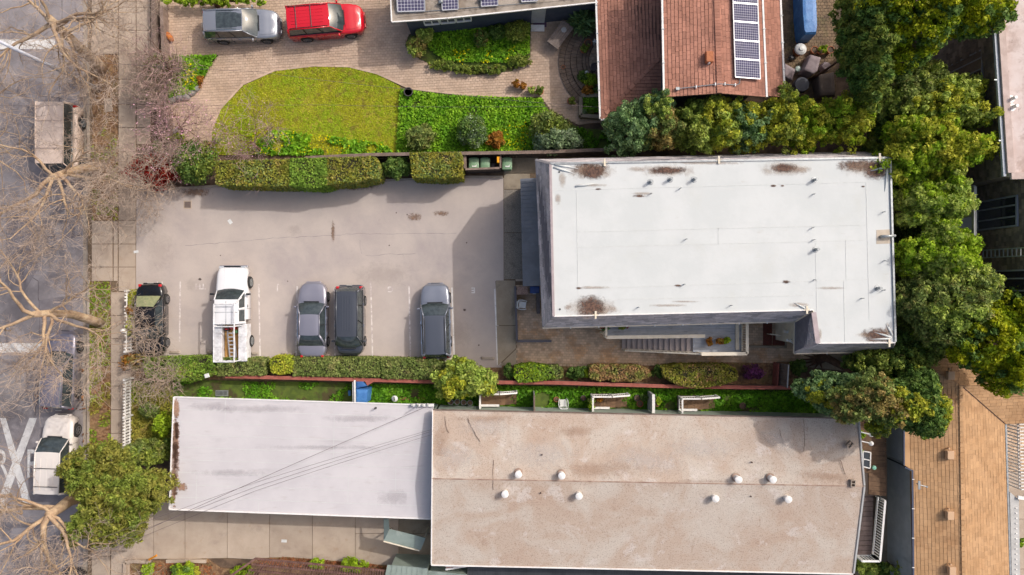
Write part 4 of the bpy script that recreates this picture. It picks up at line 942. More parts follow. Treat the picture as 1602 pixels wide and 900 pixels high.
shingles(mb, [e['n2'], P(1421, 560, ZO), e['rt'], e['w1']], .2, .34, .022)
mb.build('shingles', m_orange, O, kind='stuff')
mb = MB()
k = 0
while k < 44:      # ridge caps
    a = e['rt'].lerp(e['rb'], k / 44); b = e['rt'].lerp(e['rb'], (k + .9) / 44); mb.bar(a + Vector((0, 0, .04)), b + Vector((0, 0, .03)), .22, .03); k += 1
mb.build('ridge_caps', m_orange, O, kind='stuff')
mb = MB(); mb.bar(e['rt'] + Vector((0, 0, .02)), e['r1'] + Vector((0, 0, .02)), .05, .03); mb.build('valley', m_rust, O)
mb = MB(); slab_on(mb, [P(1415, 702, ZO), P(1415, 728, ZO), P(1426, 735, ZO), P(1426, 560, ZO), P(1412, 560, ZO)], .1); mb.build('roof_step', m_orange, O)
mb = MB(); mb.bar(P(1427, 735, ZO), P(1429, 960, ZO), .1, .1); mb.bar(P(1414, 560, ZO), P(1414, 728, ZO), .08, .1); mb.bar(P(1415, 731, ZO), P(1426, 736, ZO), .08, .1); mb.build('gutter', M('dark blue gutter', C('4a5064'), rough=.4), O)
for k in range(5): p = P(1428.5, 750 + k * 46, ZO + .04); mb = MB(); mb.box(tuple(p), (.14, .04, .05)); mb.build('gutter_bracket', m_white, O)
mb = MB(); mb.bar(P(1573, 664, ZO), P(1582, 960, ZO), .1, .1); mb.build('gutter', m_metal, O)
xw0 = P(1428, 0, ZO).x + .3; xw1 = P(1573, 0, ZO).x - .3
walls('wall', [(xw0 - .35, P(0, 570, 0).y), (xw0 - .35, P(0, 728, ZO).y), (xw0, P(0, 733, ZO).y), (xw0, -25), (xw1, -25), (xw1, P(0, 600, 0).y), (35, P(0, 600, 0).y), (35, P(0, 572, 0).y)], 0, ZO - .14, m_greyst, O)
mb = MB(); mb.tube([(xw0 - .05, P(0, 738, ZO).y, ZO - .2), (xw0 - .05, P(0, 738, ZO).y, .1)], .04, 6); mb.build('downpipe', m_black, O)
for x, y in ((1489, 713), (1489, 808), (1492, 895), (1490, 588), (1488, 633)):
    zz = ZO + (ZP - ZO) * (1 - (1503 - x) / 78); p = P(x, y, zz + .3); mb = MB(); mb.box((p.x, p.y, zz + .12), (.42, .52, .24), taper=.92); v = mb.build('box_vent', M('tan metal', C('d0ab88'), rough=.6) if 'tan metal' not in MATS else MATS['tan metal'], O, bevel=.02)
    mb = MB(); mb.tube([(p.x - .05, p.y + .36, zz), (p.x - .05, p.y + .36, zz + .16)], .05, 8); mb.build('vent_pipe', MATS['tan metal'], O)
zz = 3.75; p = P(1441, 760, zz + .4); mb = MB(); mb.box((p.x - .05, p.y, zz + .3), (.12, .5, .04)); mb.tube([(p.x, p.y, zz), (p.x, p.y, zz + .3)], .04, 8); mb.tube([(p.x, p.y, zz + .25), (p.x + .35, p.y - .08, zz + .3)], .03, 8); mb.lathe((p.x + .4, p.y - .1, zz + .2), [(.03, 0), (.07, .06), (.05, .12)], 8); mb.build('flue_tee', m_metal, O)
# white slatted fence and pale carport beyond it
bf = thing('white_slat_fence', 'white slatted fence beside the right eave of the tan orange roof', 'fence', P(1577, 705, 0))
p0, p1 = P(1570, 652, 0), P(1573, 756, 0)
me = None
for k in range(21):
    p = p0.lerp(p1, k / 20)
    if me is None: mb = MB(); mb.box((0, 0, .7), (.05, .09, 1.4)); mb.box((.12, 0, 1.38), (.3, .06, .04)); o = mb.build('picket', m_white); me = o.data; o.parent = bf; o.location = p - Vector(bf['_o'])
    else: shared('picket', me, bf, p)
mb = MB(); mb.bar(p0 + Vector((0, 0, 1.2)), p1 + Vector((0, 0, 1.2)), .06, .06); mb.build('rail', m_white, bf)
pc = thing('pale_shed', 'pale grey shed roof with open dark doorway at the right picture edge', 'shed', P(1600, 830, 0))
mb = MB(); slab_on(mb, [P(1580, 770, 2.4), P(1594, 782, 2.4), P(1596, 900, 2.4), P(1583, 900, 2.4)], .1); mb.build('roof', M('pale grey sheet', C('c9c8c6'), C('b9b8b6'), scale=2), pc)
walls('wall', [(P(1594, 0, 2.4).x, P(0, 782, 2.4).y), (P(1596, 0, 2.4).x, -18.5), (30.3, -18.5), (30.3, P(0, 782, 2.4).y)], 0, 2.2, m_char, pc)
mb = MB(); mb.bar(P(1592, 778, 2.5), P(1640, 786, 2.5), .2, .1); mb.build('beam', m_white, pc)
for k in range(14): p = P(1590, 795 + k * 8, 2.42); mb = MB(); mb.box(tuple(p), (.1, .06, .05)); mb.build('batten', m_white, pc)

# ---------------- terracotta shingle house (top)
T = thing('terracotta_house', 'house with two terracotta shingle roofs and a strip of solar panels', 'building', P(1080, 60, 0))
za, zb, zr = 3.0, 6.0, 6.45
a0, a1 = P(933, -80, za), P(939, 186, za)
sl_ = math.tan(R(12))
xr = P(1042, 0, za).x
def ta(p): return Vector((p.x, p.y, p.z))
LA = [P(931, -80, za), P(940, 186, za), Vector((xr, P(0, 186, za).y + (xr - a1.x), za + (xr - a1.x) * sl_)), Vector((xr, P(0, -80, za).y, za + (xr - a1.x) * sl_))]
BA = [P(940, 186, za), Vector((xr, P(0, 186, za).y, za)), LA[2]]
mb = MB(); slab_on(mb, LA, .1); slab_on(mb, BA, .1); mb.build('lower_roof_deck', m_deckd, T)
mb = MB(); shingles(mb, LA, .2, .32, .024); shingles(mb, BA, .2, .32, .024)
bl = [P(1036, -60, zb), P(1040, 152, zb)]; br = [P(1189, -60, zb), P(1198, 152, zb)]; rr = [P(1119, -60, zr), P(1126, 146, zr)]
shingles(mb, [bl[0], bl[1], rr[1], rr[0]], .2, .32, .024); shingles(mb, [br[0], br[1], rr[1], rr[0]], .2, .32, .016)
C4 = [P(1217, -60, 4.9), P(1226, 152, 4.9), Vector((br[1].x - .3, P(0, 152, 4.9).y, 5.3)), Vector((br[0].x - .3, P(0, -60, 4.9).y, 5.3))]
shingles(mb, C4, .2, .32, .016)
mb.build('shingles', m_redsh, T, kind='stuff')
mb = MB(); slab_on(mb, [bl[0], bl[1], rr[1], rr[0]], .14); slab_on(mb, [br[0], br[1], rr[1], rr[0]], .14); slab_on(mb, C4, .1); mb.build('upper_roof_deck', m_deckd, T)
mb = MB()
for k in range(44): a = rr[0].lerp(rr[1], k / 44); b = rr[0].lerp(rr[1], (k + .88) / 44); mb.bar(a + Vector((0, 0, .05)), b + Vector((0, 0, .035)), .3, .03)
for k in range(14): a = LA[1].lerp(LA[2], k / 14); b = LA[1].lerp(LA[2], (k + .88) / 14); mb.bar(a + Vector((0, 0, .04)), b + Vector((0, 0, .03)), .2, .03)
mb.build('ridge_caps', m_redsh, T, kind='stuff')
for a, b in ((LA[0], LA[1]), (LA[1], BA[1]), (bl[0], bl[1]), (br[0], br[1]), (C4[0], C4[1])):
    dv = Vector((-.05, 0, 0)) if a is not LA[1] else Vector((0, -.05, 0))
    if a is br[0] or a is C4[0]: dv = Vector((.05, 0, 0))
    mb = MB(); mb.bar(a + dv, b + dv, .10, .1); mb.build('gutter', m_white, T)
    n = int((b - a).length / 1.5)
    for k in range(1, n): p = a.lerp(b, k / n) + dv; mb = MB(); mb.box((p.x, p.y, p.z + .06), (.16, .05, .03)); mb.build('gutter_bracket', m_metal, T)
walls('lower_wall', [(LA[1].x + .4, LA[1].y + .4), (xr, LA[1].y + .4), (xr, 19), (LA[1].x + .4, 19)], 0, za - .1, m_char, T)
walls('upper_wall', [(bl[1].x + .35, bl[1].y + .5), (br[1].x - .35, br[1].y + .5), (br[1].x - .35, 19), (bl[1].x + .35, 19)], 0, zb - .15, m_char, T)
mb = MB(); ww = (bl[1].x + .35, br[1].x - .35); gx = (rr[1].x); mb.add([(ww[0], bl[1].y + .5, zb - .16), (ww[1], bl[1].y + .5, zb - .16), (gx, bl[1].y + .5, zr - .15), (ww[0], bl[1].y + .7, zb - .16), (ww[1], bl[1].y + .7, zb - .16), (gx, bl[1].y + .7, zr - .15)], [(0, 1, 2), (5, 4, 3)]); mb.build('gable', m_char, T)
# chimney box, flue pipe run
def zB(px): 
    return zb + (zr - zb) * max(0, 1 - abs(px - 1123) / 92.0)
p = P(1111, 88, zB(1111) + .35); mb = MB(); mb.box((p.x, p.y, zB(1111) + .15), (.4, .6, .34), taper=.95); mb.build('box_vent', m_terra, T, bevel=.02)
p = P(1108, 100, zB(1108)); mb = MB(); mb.tube([p, p + Vector((0, 0, .25))], .05, 8); mb.build('vent_pipe', m_white, T)
cr = [P(1060, 139, zB(1060) + .08), P(1125, 131.5, zB(1125) + .08), P(1152, 133, zB(1152) + .08), P(1157, 131, zB(1157) + .08), P(1158, 122, zB(1158) + .1)]
mb = MB(); mb.tube(cr, .025, 6); mb.box(tuple(cr[0]), (.18, .16, .12)); mb.build('conduit', m_metal, T)
for x, y in ((1089, 136), (1119, 132), (1134, 131.5), (1150, 133)): p = P(x, y, zB(x) + .05); mb = MB(); mb.box(tuple(p), (.05, .16, .1)); mb.build('conduit_clip', m_white, T)
# solar panels: frame, grid of cells
m_cell = M('solar cells', C('4c4a62', 1), C('585470', 1), scale=3, rough=.6, rnd=.08, spec=.15)
m_back = M('solar backing', C('c2c0cc'), rough=.7, spec=.2); m_alu = M('aluminium frame', C('cfcfd2'), rough=.35, metal=.4)
def solar(root, q, nu, nv, name='solar_panel', lab=None):
    """q: four 3-D corners of the panel; frame with proud rim and separate cells"""
    q = [Vector(p) for p in q]; n = (q[1] - q[0]).cross(q[3] - q[0]).normalized()
    if n.z < 0: n = -n
    mb = MB(); mb.face([p + n * .03 for p in q]); 
    fr_ = mb.build(name, m_back, root)
    for i in range(4): a, b = q[i], q[(i + 1) % 4]; m2 = MB(); m2.bar(a + n * .03, b + n * .03 - (b - a).normalized() * .02, .05, .05); m2.build('frame', m_alu, fr_)
    mb = MB(); g_ = .07
    lp = lambda u, v: (q[0] * (1 - u) + q[1] * u) * (1 - v) + (q[3] * (1 - u) + q[2] * u) * v + n * .036
    for i in range(nu):
        for j in range(nv):
            u0, u1, v0, v1 = (i + g_) / nu, (i + 1 - g_) / nu, (j + g_) / nv, (j + 1 - g_) / nv; u0, u1 = .03 + u0 * .94, .03 + u1 * .94; v0, v1 = .03 + v0 * .94, .03 + v1 * .94; cu, cv = (u1 - u0) * .16, (v1 - v0) * .16
            mb.face([lp(u0 + cu, v0), lp(u1 - cu, v0), lp(u1, v0 + cv), lp(u1, v1 - cv), lp(u1 - cu, v1), lp(u0 + cu, v1), lp(u0, v1 - cv), lp(u0, v0 + cv)])
    mb.build('cells', m_cell, fr_, kind='stuff'); return fr_
zs = lambda px: zB(px) + .12
for k in range(5):
    y0, y1 = 124 - k * 29.2, 124 - (k + 1) * 29.2 + .8; x0a, x0b = 1150 - (124 - y0) * .033, 1150 - (124 - y1) * .033; x1a, x1b = 1189 - (124 - y0) * .033, 1189 - (124 - y1) * .033
    solar(T, [P(x0a, y0 - 3, zs(x0a)), P(x1a, y0, zs(x1a)), P(x1b, y1, zs(x1b)), P(x0b, y1 - 3, zs(x0b))], 12, 7)
# ---------------- dark house with flat roof (top)
Dk = thing('flat_roof_house', 'charcoal sided house with mottled flat roof, solar panels and three white windows', 'building', P(760, 10, 0))
zd = 3.0
rp = [P(609, -60, zd), P(613, 35, zd), P(700, 29, zd), P(936, 4, zd), P(936, -60, zd)]
mb = MB(); mb.prism([(p.x, p.y) for p in rp], zd - .16, zd); mb.build('roof', m_flatgrey, Dk)
edge_bars('roof_edge', [rp[0], rp[1], rp[2], rp[3]], .07, .08, m_white, Dk, dz=.03)
mb = MB(); mb.bar(rp[1] + Vector((.35, .3, .01)), rp[3] + Vector((0, .35, .01)), .04, .03); mb.build('roof_edge', m_flatgrey, Dk)
wl = [(rp[1].x + .75, rp[1].y + .28), (rp[2].x, rp[2].y + .28), (rp[3].x, rp[3].y + .28), (rp[3].x, 19), (rp[1].x + .75, 19)]
walls('wall', wl, 0, zd - .17, m_char, Dk)
solar(Dk, [P(622, 19, zd + .1), P(665, 17.5, zd + .1), P(664, -20, zd + .4), P(620, -20, zd + .4)], 8, 7); solar(Dk, [P(692, 16.5, zd + .1), P(717, 15, zd + .1), P(716, -15, zd + .3), P(690, -15, zd + .3)], 5, 6)
solar(Dk, [P(753, 10.5, zd + .1), P(779, 9, zd + .1), P(778, -22, zd + .3), P(752, -22, zd + .3)], 5, 6); solar(Dk, [P(816, 3.5, zd + .1), P(841, 2, zd + .1), P(840, -28, zd + .3), P(815, -28, zd + .3)], 5, 6)
for x, y in ((687, 6), (750, 1)): mb = MB(); p = P(x, y, zd); mb.tube([p, p + Vector((.05, 0, .25)), p + Vector((.25, .02, .3))], .09, 8); mb.build('duct', m_metal, Dk, smooth=True)
mb = MB(); mb.tube([P(640, 20, zd + .04), P(700, 15, zd + .04), P(790, 8, zd + .04), P(840, 4, zd + .04)], .02, 5); mb.build('conduit', m_metal, Dk)
# windows on the sloping-seen wall
yw0 = wl[1][1]
def wally(x):  # wall line y at world x
    a, b = Vector(wl[1]), Vector(wl[2])
    if x < a.x: a, b = Vector(wl[0]), Vector(wl[1])
    return a.y + (b.y - a.y) * (x - a.x) / (b.x - a.x)
for x0, x1 in ((664, 687), (689, 712), (714, 737)):
    xa, xb = P(x0, 0, 2.0).x, P(x1, 0, 2.0).x; ya, yb_ = wally(xa), wally(xb); w = MB()
    for k in range(2): pass
    w.bar((xa, ya - .03, 1.75), (xb, yb_ - .03, 1.75), .16, .07); w.bar((xa, ya - .03, 1.75), (xa, ya - .03, 2.4), .12, .07); w.bar((xb, yb_ - .03, 1.75), (xb, yb_ - .03, 2.4), .12, .07); xm, ym = (xa + xb) / 2, (ya + yb_) / 2; w.bar((xm, ym - .03, 1.75), (xm, ym - .03, 2.4), .1, .07); w.bar((xa, ya - .03, 2.4), (xb, yb_ - .03, 2.4), .16, .07)
    wi = w.build('window', m_white, Dk)
    for s0, s1 in ((0, .5), (.5, 1)):
        g1 = MB(); A1 = Vector((xa + (xb - xa) * s0, ya + (yb_ - ya) * s0 - .015, 0)); B1 = Vector((xa + (xb - xa) * s1, ya + (yb_ - ya) * s1 - .015, 0)); up0, up1 = Vector((0, 0, 1.77)), Vector((0, 0, 2.38))
        g1.face([A1 + up0, B1 + up0, B1 + up1, A1 + up1]); g1.build('pane', m_window, wi)
xd = P(842, 0, 1).x; mb = MB(); mb.box((xd, wally(xd) - .35, .12), (.85, .4, .1)); mb.build('door_step', m_white, Dk)
mb = MB(); mb.box((xd, wally(xd) - .02, 1.25), (.85, .06, 2.1)); mb.build('door', m_greyst, Dk)
o = MB(); o.prism(gp([(834, 34), (855, 33), (855, 43), (834, 44)]), .05, .065); o = o.build('door_mat', M('dotted door mat', C('7c5c74'), C('5a4256'), scale=14, lo=.45, hi=.55, rough=.9)); tag(o, 'purple patterned mat before the dark house door', 'mat')
# ---------------- tall brick-brown building (right edge)
Q = thing('tall_shingled_building', 'tall dark brown building with pale flat roof and recessed wall of large windows', 'building', P(1590, 200, 0))
zq = 7.5
xq0, xq1 = P(1560, 0, zq).x, P(1580, 0, zq).x; yq = P(0, 275, zq).y
xw = xq1; xe = xq0
mb = MB(); rq = [P(1557, -80, zq), P(1580, 276, zq), P(1760, 270, zq), P(1760, -80, zq)]
m_paleroof = M('pale dusty roof', C('cdb8b0'), C('dccdc8'), scale=.8, rough=.9, bump=.3, extra=[(C('a88e82'), .9, .5, .66, .6), (C('7f6a60'), 2.5, .6, .72, .6)])
mb.prism([(p.x, p.y) for p in rq], zq - .3, zq); mb.build('roof', m_paleroof, Q)
edge_bars('parapet', [rq[0], rq[1], rq[2]], .35, .14, M('pink parapet', C('d0bcb4'), C('bfa9a0'), scale=2), Q, dz=.06)
mb = MB(); mb.bar(rq[0] + Vector((-.28, 0, -.05)), rq[1] + Vector((-.28, 0, -.05)), .14, .14); mb.build('gutter', M('pale blue gutter', C('a9b0ba'), rough=.5), Q)
for k in range(3): p = P(1559 + k * 7, 30 + k * 95, zq); mb = MB(); mb.box((p.x - .2, p.y, zq - .02), (.3, .06, .06)); mb.build('gutter_bracket', m_metal, Q)
for x, y in ((1590, 152), (1592, 165)): pipe_vent(Q, x, y, zq, .4, .09, m_white)
x1w, x0w = rq[1].x + .15, rq[0].x + .15
walls('front_wall', [(x0w, rq[0].y), (x1w, rq[1].y + .1), (35, rq[1].y + .1), (35, rq[0].y)], 0, zq - .31, m_brick, Q)
x2w = 27.6
walls('recessed_wall', [(x2w, rq[1].y + .09), (x2w + .2, -1.8), (35, -1.8), (35, rq[1].y + .09)], 0, zq - .31, m_brick, Q)
def courses(name, a, b, z0, z1, h, w, root, mat, skip=()):
    """horizontal courses of shingles standing proud of a wall that faces -x"""
    a, b = Vector((a[0], a[1], 0)), Vector((b[0], b[1], 0)); d = b - a; L = d.length; d.normalize(); n = Vector((d.y, -d.x, 0))
    if n.x > 0: n = -n
    mb = MB(); z = z0
    while z < z1:
        s = -random.uniform(0, w)
        while s < L:
            ww_ = w * random.uniform(.7, 1.3); s0, s1 = max(0, s), min(L, s + ww_ - .015); s += ww_
            if s1 - s0 < .03: continue
            y = (a + d * (s0 + s1) / 2).y
            if any(k[0] < y < k[1] and k[2] < z + h / 2 < k[3] for k in skip): continue
            t = .035 * random.uniform(.6, 1.4); A_, B_ = a + d * s0, a + d * s1; lo, hi = Vector((0, 0, z)), Vector((0, 0, z + h - .01))
            mb.add([A_ + lo + n * t, B_ + lo + n * t, B_ + hi + n * .008, A_ + hi + n * .008, A_ + lo, B_ + lo], [(0, 1, 2, 3), (4, 5, 1, 0), (0, 3, 4), (1, 5, 2)])
        z += h
    return mb.build(name, mat, root, kind='stuff')
wins = []
def wz(px, X): return CAM_H - F * X / (px - 801)
def big_window(X, pxa, pxb, pya, pyb, cols, name='window'):
    """window on a wall facing -x: sill seen at pxa, head at pxb, from row pya (upper) to pyb at mid height"""
    z0, z1 = wz(pxa, X), wz(pxb, X); zm = (z0 + z1) / 2; yt, yb2 = P(0, pya, zm).y, P(0, pyb, zm).y; wins.append((yb2, yt, z0, z1))
    mb = MB(); 
    for y in (yt, yb2): mb.box((X - .03, y, zm), (.12, .09, z1 - z0 + .09))
    for z in (z0, z1): mb.box((X - .03, (yt + yb2) / 2, z), (.12, yt - yb2 - .1, .09))
    for c in cols: y = yb2 + (yt - yb2) * c; mb.box((X - .02, y, zm), (.09, .08, z1 - z0 - .1))
    wi = mb.build(name, m_wframe, Q)
    ed = [0] + list(cols) + [1]
    for a, b in zip(ed[:-1], ed[1:]): g1 = MB(); ya, yb3 = yb2 + (yt - yb2) * a, yb2 + (yt - yb2) * b; g1.face([(X - .012, ya, z0), (X - .012, yb3, z0), (X - .012, yb3, z1), (X - .012, ya, z1)]); g1.build('pane', m_window, wi)
def xw_at(y): return x0w + (x1w - x0w) * (rq[0].y - y) / (rq[0].y - rq[1].y)
big_window(xw_at(11.5) - .02, 1484, 1538, 92, 132, (.3, .72))
big_window(x2w, 1530, 1592, 312, 357, (.32, .7)); big_window(x2w + .1, 1535, 1606, 424, 468, (.3, .72)); big_window(xw_at(4.5) - .02, 1475, 1520, 235, 262, (.5,))
courses('wall_shingles', (x0w, rq[0].y), (x1w, rq[1].y + .1), .2, zq - .4, .2, .32, Q, m_brick, wins); courses('wall_shingles', (x2w, rq[1].y + .08), (x2w + .2, -1.8), .2, zq - .4, .2, .32, Q, m_brick, wins)
mb = MB()
for y in (300, 322): pass
for py_, xx in ((297, x2w - 1.6), (340, x2w - 1.6), (374, x2w - 1.6)): p = P(0, py_, 4).y; mb.box((xx, p, 2.6), (.14, .14, 5.2))
mb.bar((x2w - 1.6, P(0, 297, 4).y, 5.2), (x2w - 1.6, P(0, 376, 4).y, 5.2), .16, .2)
mb.bar((x2w - 1.6, P(0, 297, 4).y, 3.0), (x2w - 1.6, P(0, 376, 4).y, 3.0), .16, .2); mb.build('balcony_frame', m_greyst, Q)
mb = MB(); mb.prism([(x2w - 1.7, P(0, 294, 3).y), (x2w, P(0, 294, 3).y), (x2w, P(0, 374, 3).y), (x2w - 1.7, P(0, 374, 3).y)], 2.8, 2.95); mb.build('balcony_floor', m_greyst, Q)
mb = MB(); mb.prism([(x2w - 1.2, P(0, 372, 4).y), (x2w, P(0, 372, 4).y), (x2w, P(0, 398, 4).y), (x2w - 1.2, P(0, 398, 4).y)], 0, 3.6); mb.build('red_lean_to', M('dull red boards', C('8a4c44'), C('7a423c'), scale=3), Q)
Ld = thing('ladder', 'grey aluminium ladder leaning against the recessed brown wall at the right edge', 'ladder', (x2w - 1.2, P(0, 397, 4).y, 0))
yl0, yl1 = P(0, 391, 5).y, P(0, 403, 5).y; la, lb_ = Vector((x2w - 1.0, 0, 2.6)), Vector((x2w - .12, 0, 7.2))
for y in (yl0, yl1): mb = MB(); mb.bar(la + Vector((0, y, 0)), lb_ + Vector((0, y, 0)), .05, .09); mb.build('rail', m_metal, Ld)
for k in range(18): p = la.lerp(lb_, (k + .5) / 18); mb = MB(); mb.bar(p + Vector((0, yl0, 0)), p + Vector((0, yl1, 0)), .05); mb.build('rung', m_metal, Ld)

# ---------------- deck behind the brown-roofed building
Dd = thing('rear_deck', 'brown board deck with white railing behind the right end of the brown gravel roof', 'deck', P(1365, 770, 0))
zk = 2.0
q0 = [(1338, 680), (1388, 655), (1387, 785), (1366, 776), (1338, 776)]
for k in range(18):
    y0 = 655 + k * 7; x0 = 1350 if k < 11 else 1359
    if k == 17: break
    mb = MB(); a, b = P(1340 if k < 12 else 1359, y0, zk), P(1387, y0 + 3, zk); c, d = P(1340 if k < 12 else 1359, y0 + 6.6, zk), P(1387, y0 + 9.6, zk)
    mb.prism([(a.x, a.y), (b.x, b.y), (d.x, d.y), (c.x, c.y)], zk - .04, zk); mb.build('deck_board', m_deckbrown, Dd)
mb = MB(); mb.prism([(P(x, y, zk).x, P(x, y, zk).y) for x, y in ((1338, 655), (1385, 656), (1385, 776), (1338, 776))], zk - .3, zk - .045); mb.build('deck_frame', m_darkfence, Dd)
z2 = 1.4
for k in range(16):
    x0 = P(1336, 748 + k * 7.6, z2); x1_ = P(1367 - k * .2, 748 + k * 7.6, z2); mb = MB(); mb.box(((x0.x + x1_.x) / 2, x0.y - .12, z2 - .02), (x1_.x - x0.x, .27, .04)); mb.build('deck_board', m_deckmauve, Dd)
mb = MB(); mb.prism([(P(x, y, z2).x, P(x, y, z2).y) for x, y in ((1336, 748), (1366, 748), (1363, 868), (1336, 868))], z2 - .3, z2 - .045); mb.build('deck_frame', m_darkfence, Dd)
p0, p1, p2 = P(1371, 776, z2), P(1363, 868, z2), P(1336, 868, z2)
railing(Dd, (p0.x, p0.y), (p1.x, p1.y), z2, z2, 1.0, m_white, step=.16, cap=.12, bal=.05); railing(Dd, (p1.x, p1.y), (p2.x, p2.y), z2, z2, 1.0, m_white, step=.16, cap=.12, bal=.05)
mb = MB(); mb.bar(P(1374, 778, z2 + .7), P(1366, 868, z2 + .7), .05, .05); mb.build('mid_rail', m_white, Dd)
for x, y in ((1349, 679), (1349, 693)):
    mb = MB(); a = P(1346, y - 3, 3.3); b = P(x + 14, y + 1, 3.2); mb.tube([a, b], .035, 6); mb.lathe((b.x, b.y, 3.05), [(.05, 0), (.14, .08), (.13, .2), (.04, .26)], 12); mb.build('globe_lamp', m_white, B)
# pavement of the sunken passage between deck and grey wall
sheet('passage', [(1366, 655), (1400, 655), (1400, 905), (1338, 905), (1338, 870), (1380, 870)], .02, .03, m_conc2)

# ---------------- low structures at the bottom edge
G1 = thing('green_roof_shed', 'pale green sheet roof at the bottom edge beside the brown pergola', 'shed', P(650, 895, 0))
mb = MB(); slab_on(mb, [P(606, 884, 2.4), P(669, 889, 2.4), P(669, 960, 2.7), P(590, 960, 2.7)], .06); mb.build('roof', m_greenroof, G1)
for k in range(1, 8): a = P(606 + 63 * k / 8, 884 + 5 * k / 8, 2.43); b = P(592 + 77 * k / 8, 960, 2.73); mb = MB(); mb.bar(a, b, .02, .02); mb.build('rib', m_greenroof, G1)
walls('wall', [(P(610, 0, 2.4).x, P(0, 890, 2.4).y), (P(668, 0, 2.4).x, P(0, 892, 2.4).y), (P(668, 0, 2.4).x, -19), (P(610, 0, 2.4).x, -19)], 0, 2.3, m_greenwall, G1)
G2 = thing('low_green_roof', 'lower pale green roof strip under the left end of the brown gravel roof', 'shed', P(700, 897, 0))
mb = MB(); slab_on(mb, [P(669.5, 893, 2.2), P(731, 899, 2.2), P(731, 960, 2.4), P(669.5, 960, 2.4)], .06); mb.build('roof', m_greenroof, G2)
walls('wall', [(P(671, 0, 2.2).x, P(0, 897, 2.2).y), (P(729, 0, 2.2).x, P(0, 903, 2.2).y), (P(729, 0, 2.2).x, -19), (P(671, 0, 2.2).x, -19)], 0, 2.1, m_greenwall, G2)
G3 = thing('corrugated_fence_roof', 'dark corrugated roof along the bottom edge below the brown gravel roof', 'shed', P(1000, 900, 0))
m_corr = M('dark corrugated sheet', C('4a4c50'), C('3e4044'), scale=2, rough=.5, obj_rnd=.1)
p0, p1 = P(732, 884, 1.8), P(1332, 893, 1.8)
mb = MB(); mb.prism([(p0.x, p0.y), (p1.x, p1.y), (p1.x, p1.y - 3), (p0.x, p0.y - 3)], 1.7, 1.78); mb.build('roof', m_corr, G3)
for k in range(150): a = p0.lerp(p1, k / 150); mb = MB(); mb.bar((a.x, a.y - .02, 1.79), (a.x, a.y - 2.9, 1.79), .06, .03); mb.build('rib', m_corr, G3) if k % 1 == 0 else None
for x, y in ((750, 1690),): pass
Gt = thing('skylight_frame', 'small white and red framed hatch under the left corner of the brown gravel roof', 'hatch', P(705, 890, 2.5))
mb = MB(); mb.bar(P(697, 886, 2.5), P(735, 884, 2.5), .1, .06); mb.bar(P(697, 891, 2.5), P(735, 885, 2.5), .1, .06); mb.build('frame', m_white, Gt); mb = MB(); slab_on(mb, [P(698, 886, 2.46), P(730, 885, 2.46), P(698, 890, 2.46)], .03); mb.build('cover', m_redwood, Gt)
# brown pergola
Pg = thing('pergola', 'dark brown wooden pergola with close slats at the bottom edge', 'pergola', P(490, 890, 0))
m_perg = M('brown stained pergola wood', C('8a675c'), C('6c4e46'), scale=3, obj_rnd=.12, rough=.8)
zt = 2.2
top_a = [P(405, 874, zt), P(600, 893, zt)]
for t, k in ((0, 0), (.34, 1), (.68, 2), (1.0, 3)):
    a = P(400 - 16 * t, 874 + 26 * t, zt); b = P(603, 893 + 30 * t, zt); mb = MB(); mb.bar(a, b, .1, .1); mb.build('beam', m_perg, Pg)
for k in range(52):
    s = k / 51; a = P(403 + 198 * s, 875.5 + 18.5 * s, zt + .08); b = P(386 + 217 * s, 900 + 25 * s, zt + .08); mb = MB(); mb.bar(a + Vector((.08, .05, 0)), b + Vector((0, 0, 0)), .035, .08); mb.build('slat', m_perg, Pg)
mb = MB(); mb.bar(P(400, 874, zt + .02), P(345 + 10, 905, zt + .02), .12, .12); mb.build('beam', m_perg, Pg)
for x, y in ((395, 905), (500, 912), (598, 920)): p = P(x, y, zt); mb = MB(); mb.box((p.x, p.y, zt / 2 - .03), (.12, .12, zt - .08)); mb.build('post', m_perg, Pg)
# ================================================================ VEHICLES
def paint(name, c, metal=.3, rough=.28, coat=.8): return M(name, C(c, 1) if isinstance(c, str) else c, rough=rough, metal=metal, coat=coat)
m_glass = M('car glass', (.035, .045, .05, 1), (.06, .075, .08, 1), scale=4, rough=.05, spec=.9)
m_glass2 = M('windscreen with painted reflection', (.16, .20, .20, 1), (.07, .09, .095, 1), scale=5, rough=.07, spec=.9, lo=.4, hi=.6)  # pale sky reflection is painted into the base colour of the glass
m_tyre = M('tyre rubber', (.018, .018, .019, 1), (.03, .029, .028, 1), scale=9, rough=.85)
m_rim = M('alloy rim', (.42, .42, .44, 1), rough=.3, metal=.85)
m_trimblk = M('black trim', (.02, .021, .023, 1), rough=.5)
m_red = M('red lamp lens', (.55, .01, .015, 1), rough=.15, coat=.6)
m_lamp = M('clear lamp lens', (.62, .64, .66, 1), rough=.1, coat=.8, metal=.2)
m_amber = M('amber lamp lens', (.8, .25, .03, 1), rough=.2)
m_plate = M('licence plate', (.75, .75, .68, 1), rough=.5)
m_chrome = M('chrome', (.75, .76, .78, 1), rough=.15, metal=.95)
def interp(st, x):
    for (x0, *a), (x1, *b) in zip(st[:-1], st[1:]):
        if x0 <= x <= x1:
            t = (x - x0) / (x1 - x0) if x1 > x0 else 0; t2 = t * t * (3 - 2 * t) * .5 + t * .5
            return [u + (v - u) * t2 for u, v in zip(a, b)]
    return list(st[-1][1:] if x > st[-1][0] else st[0][1:])
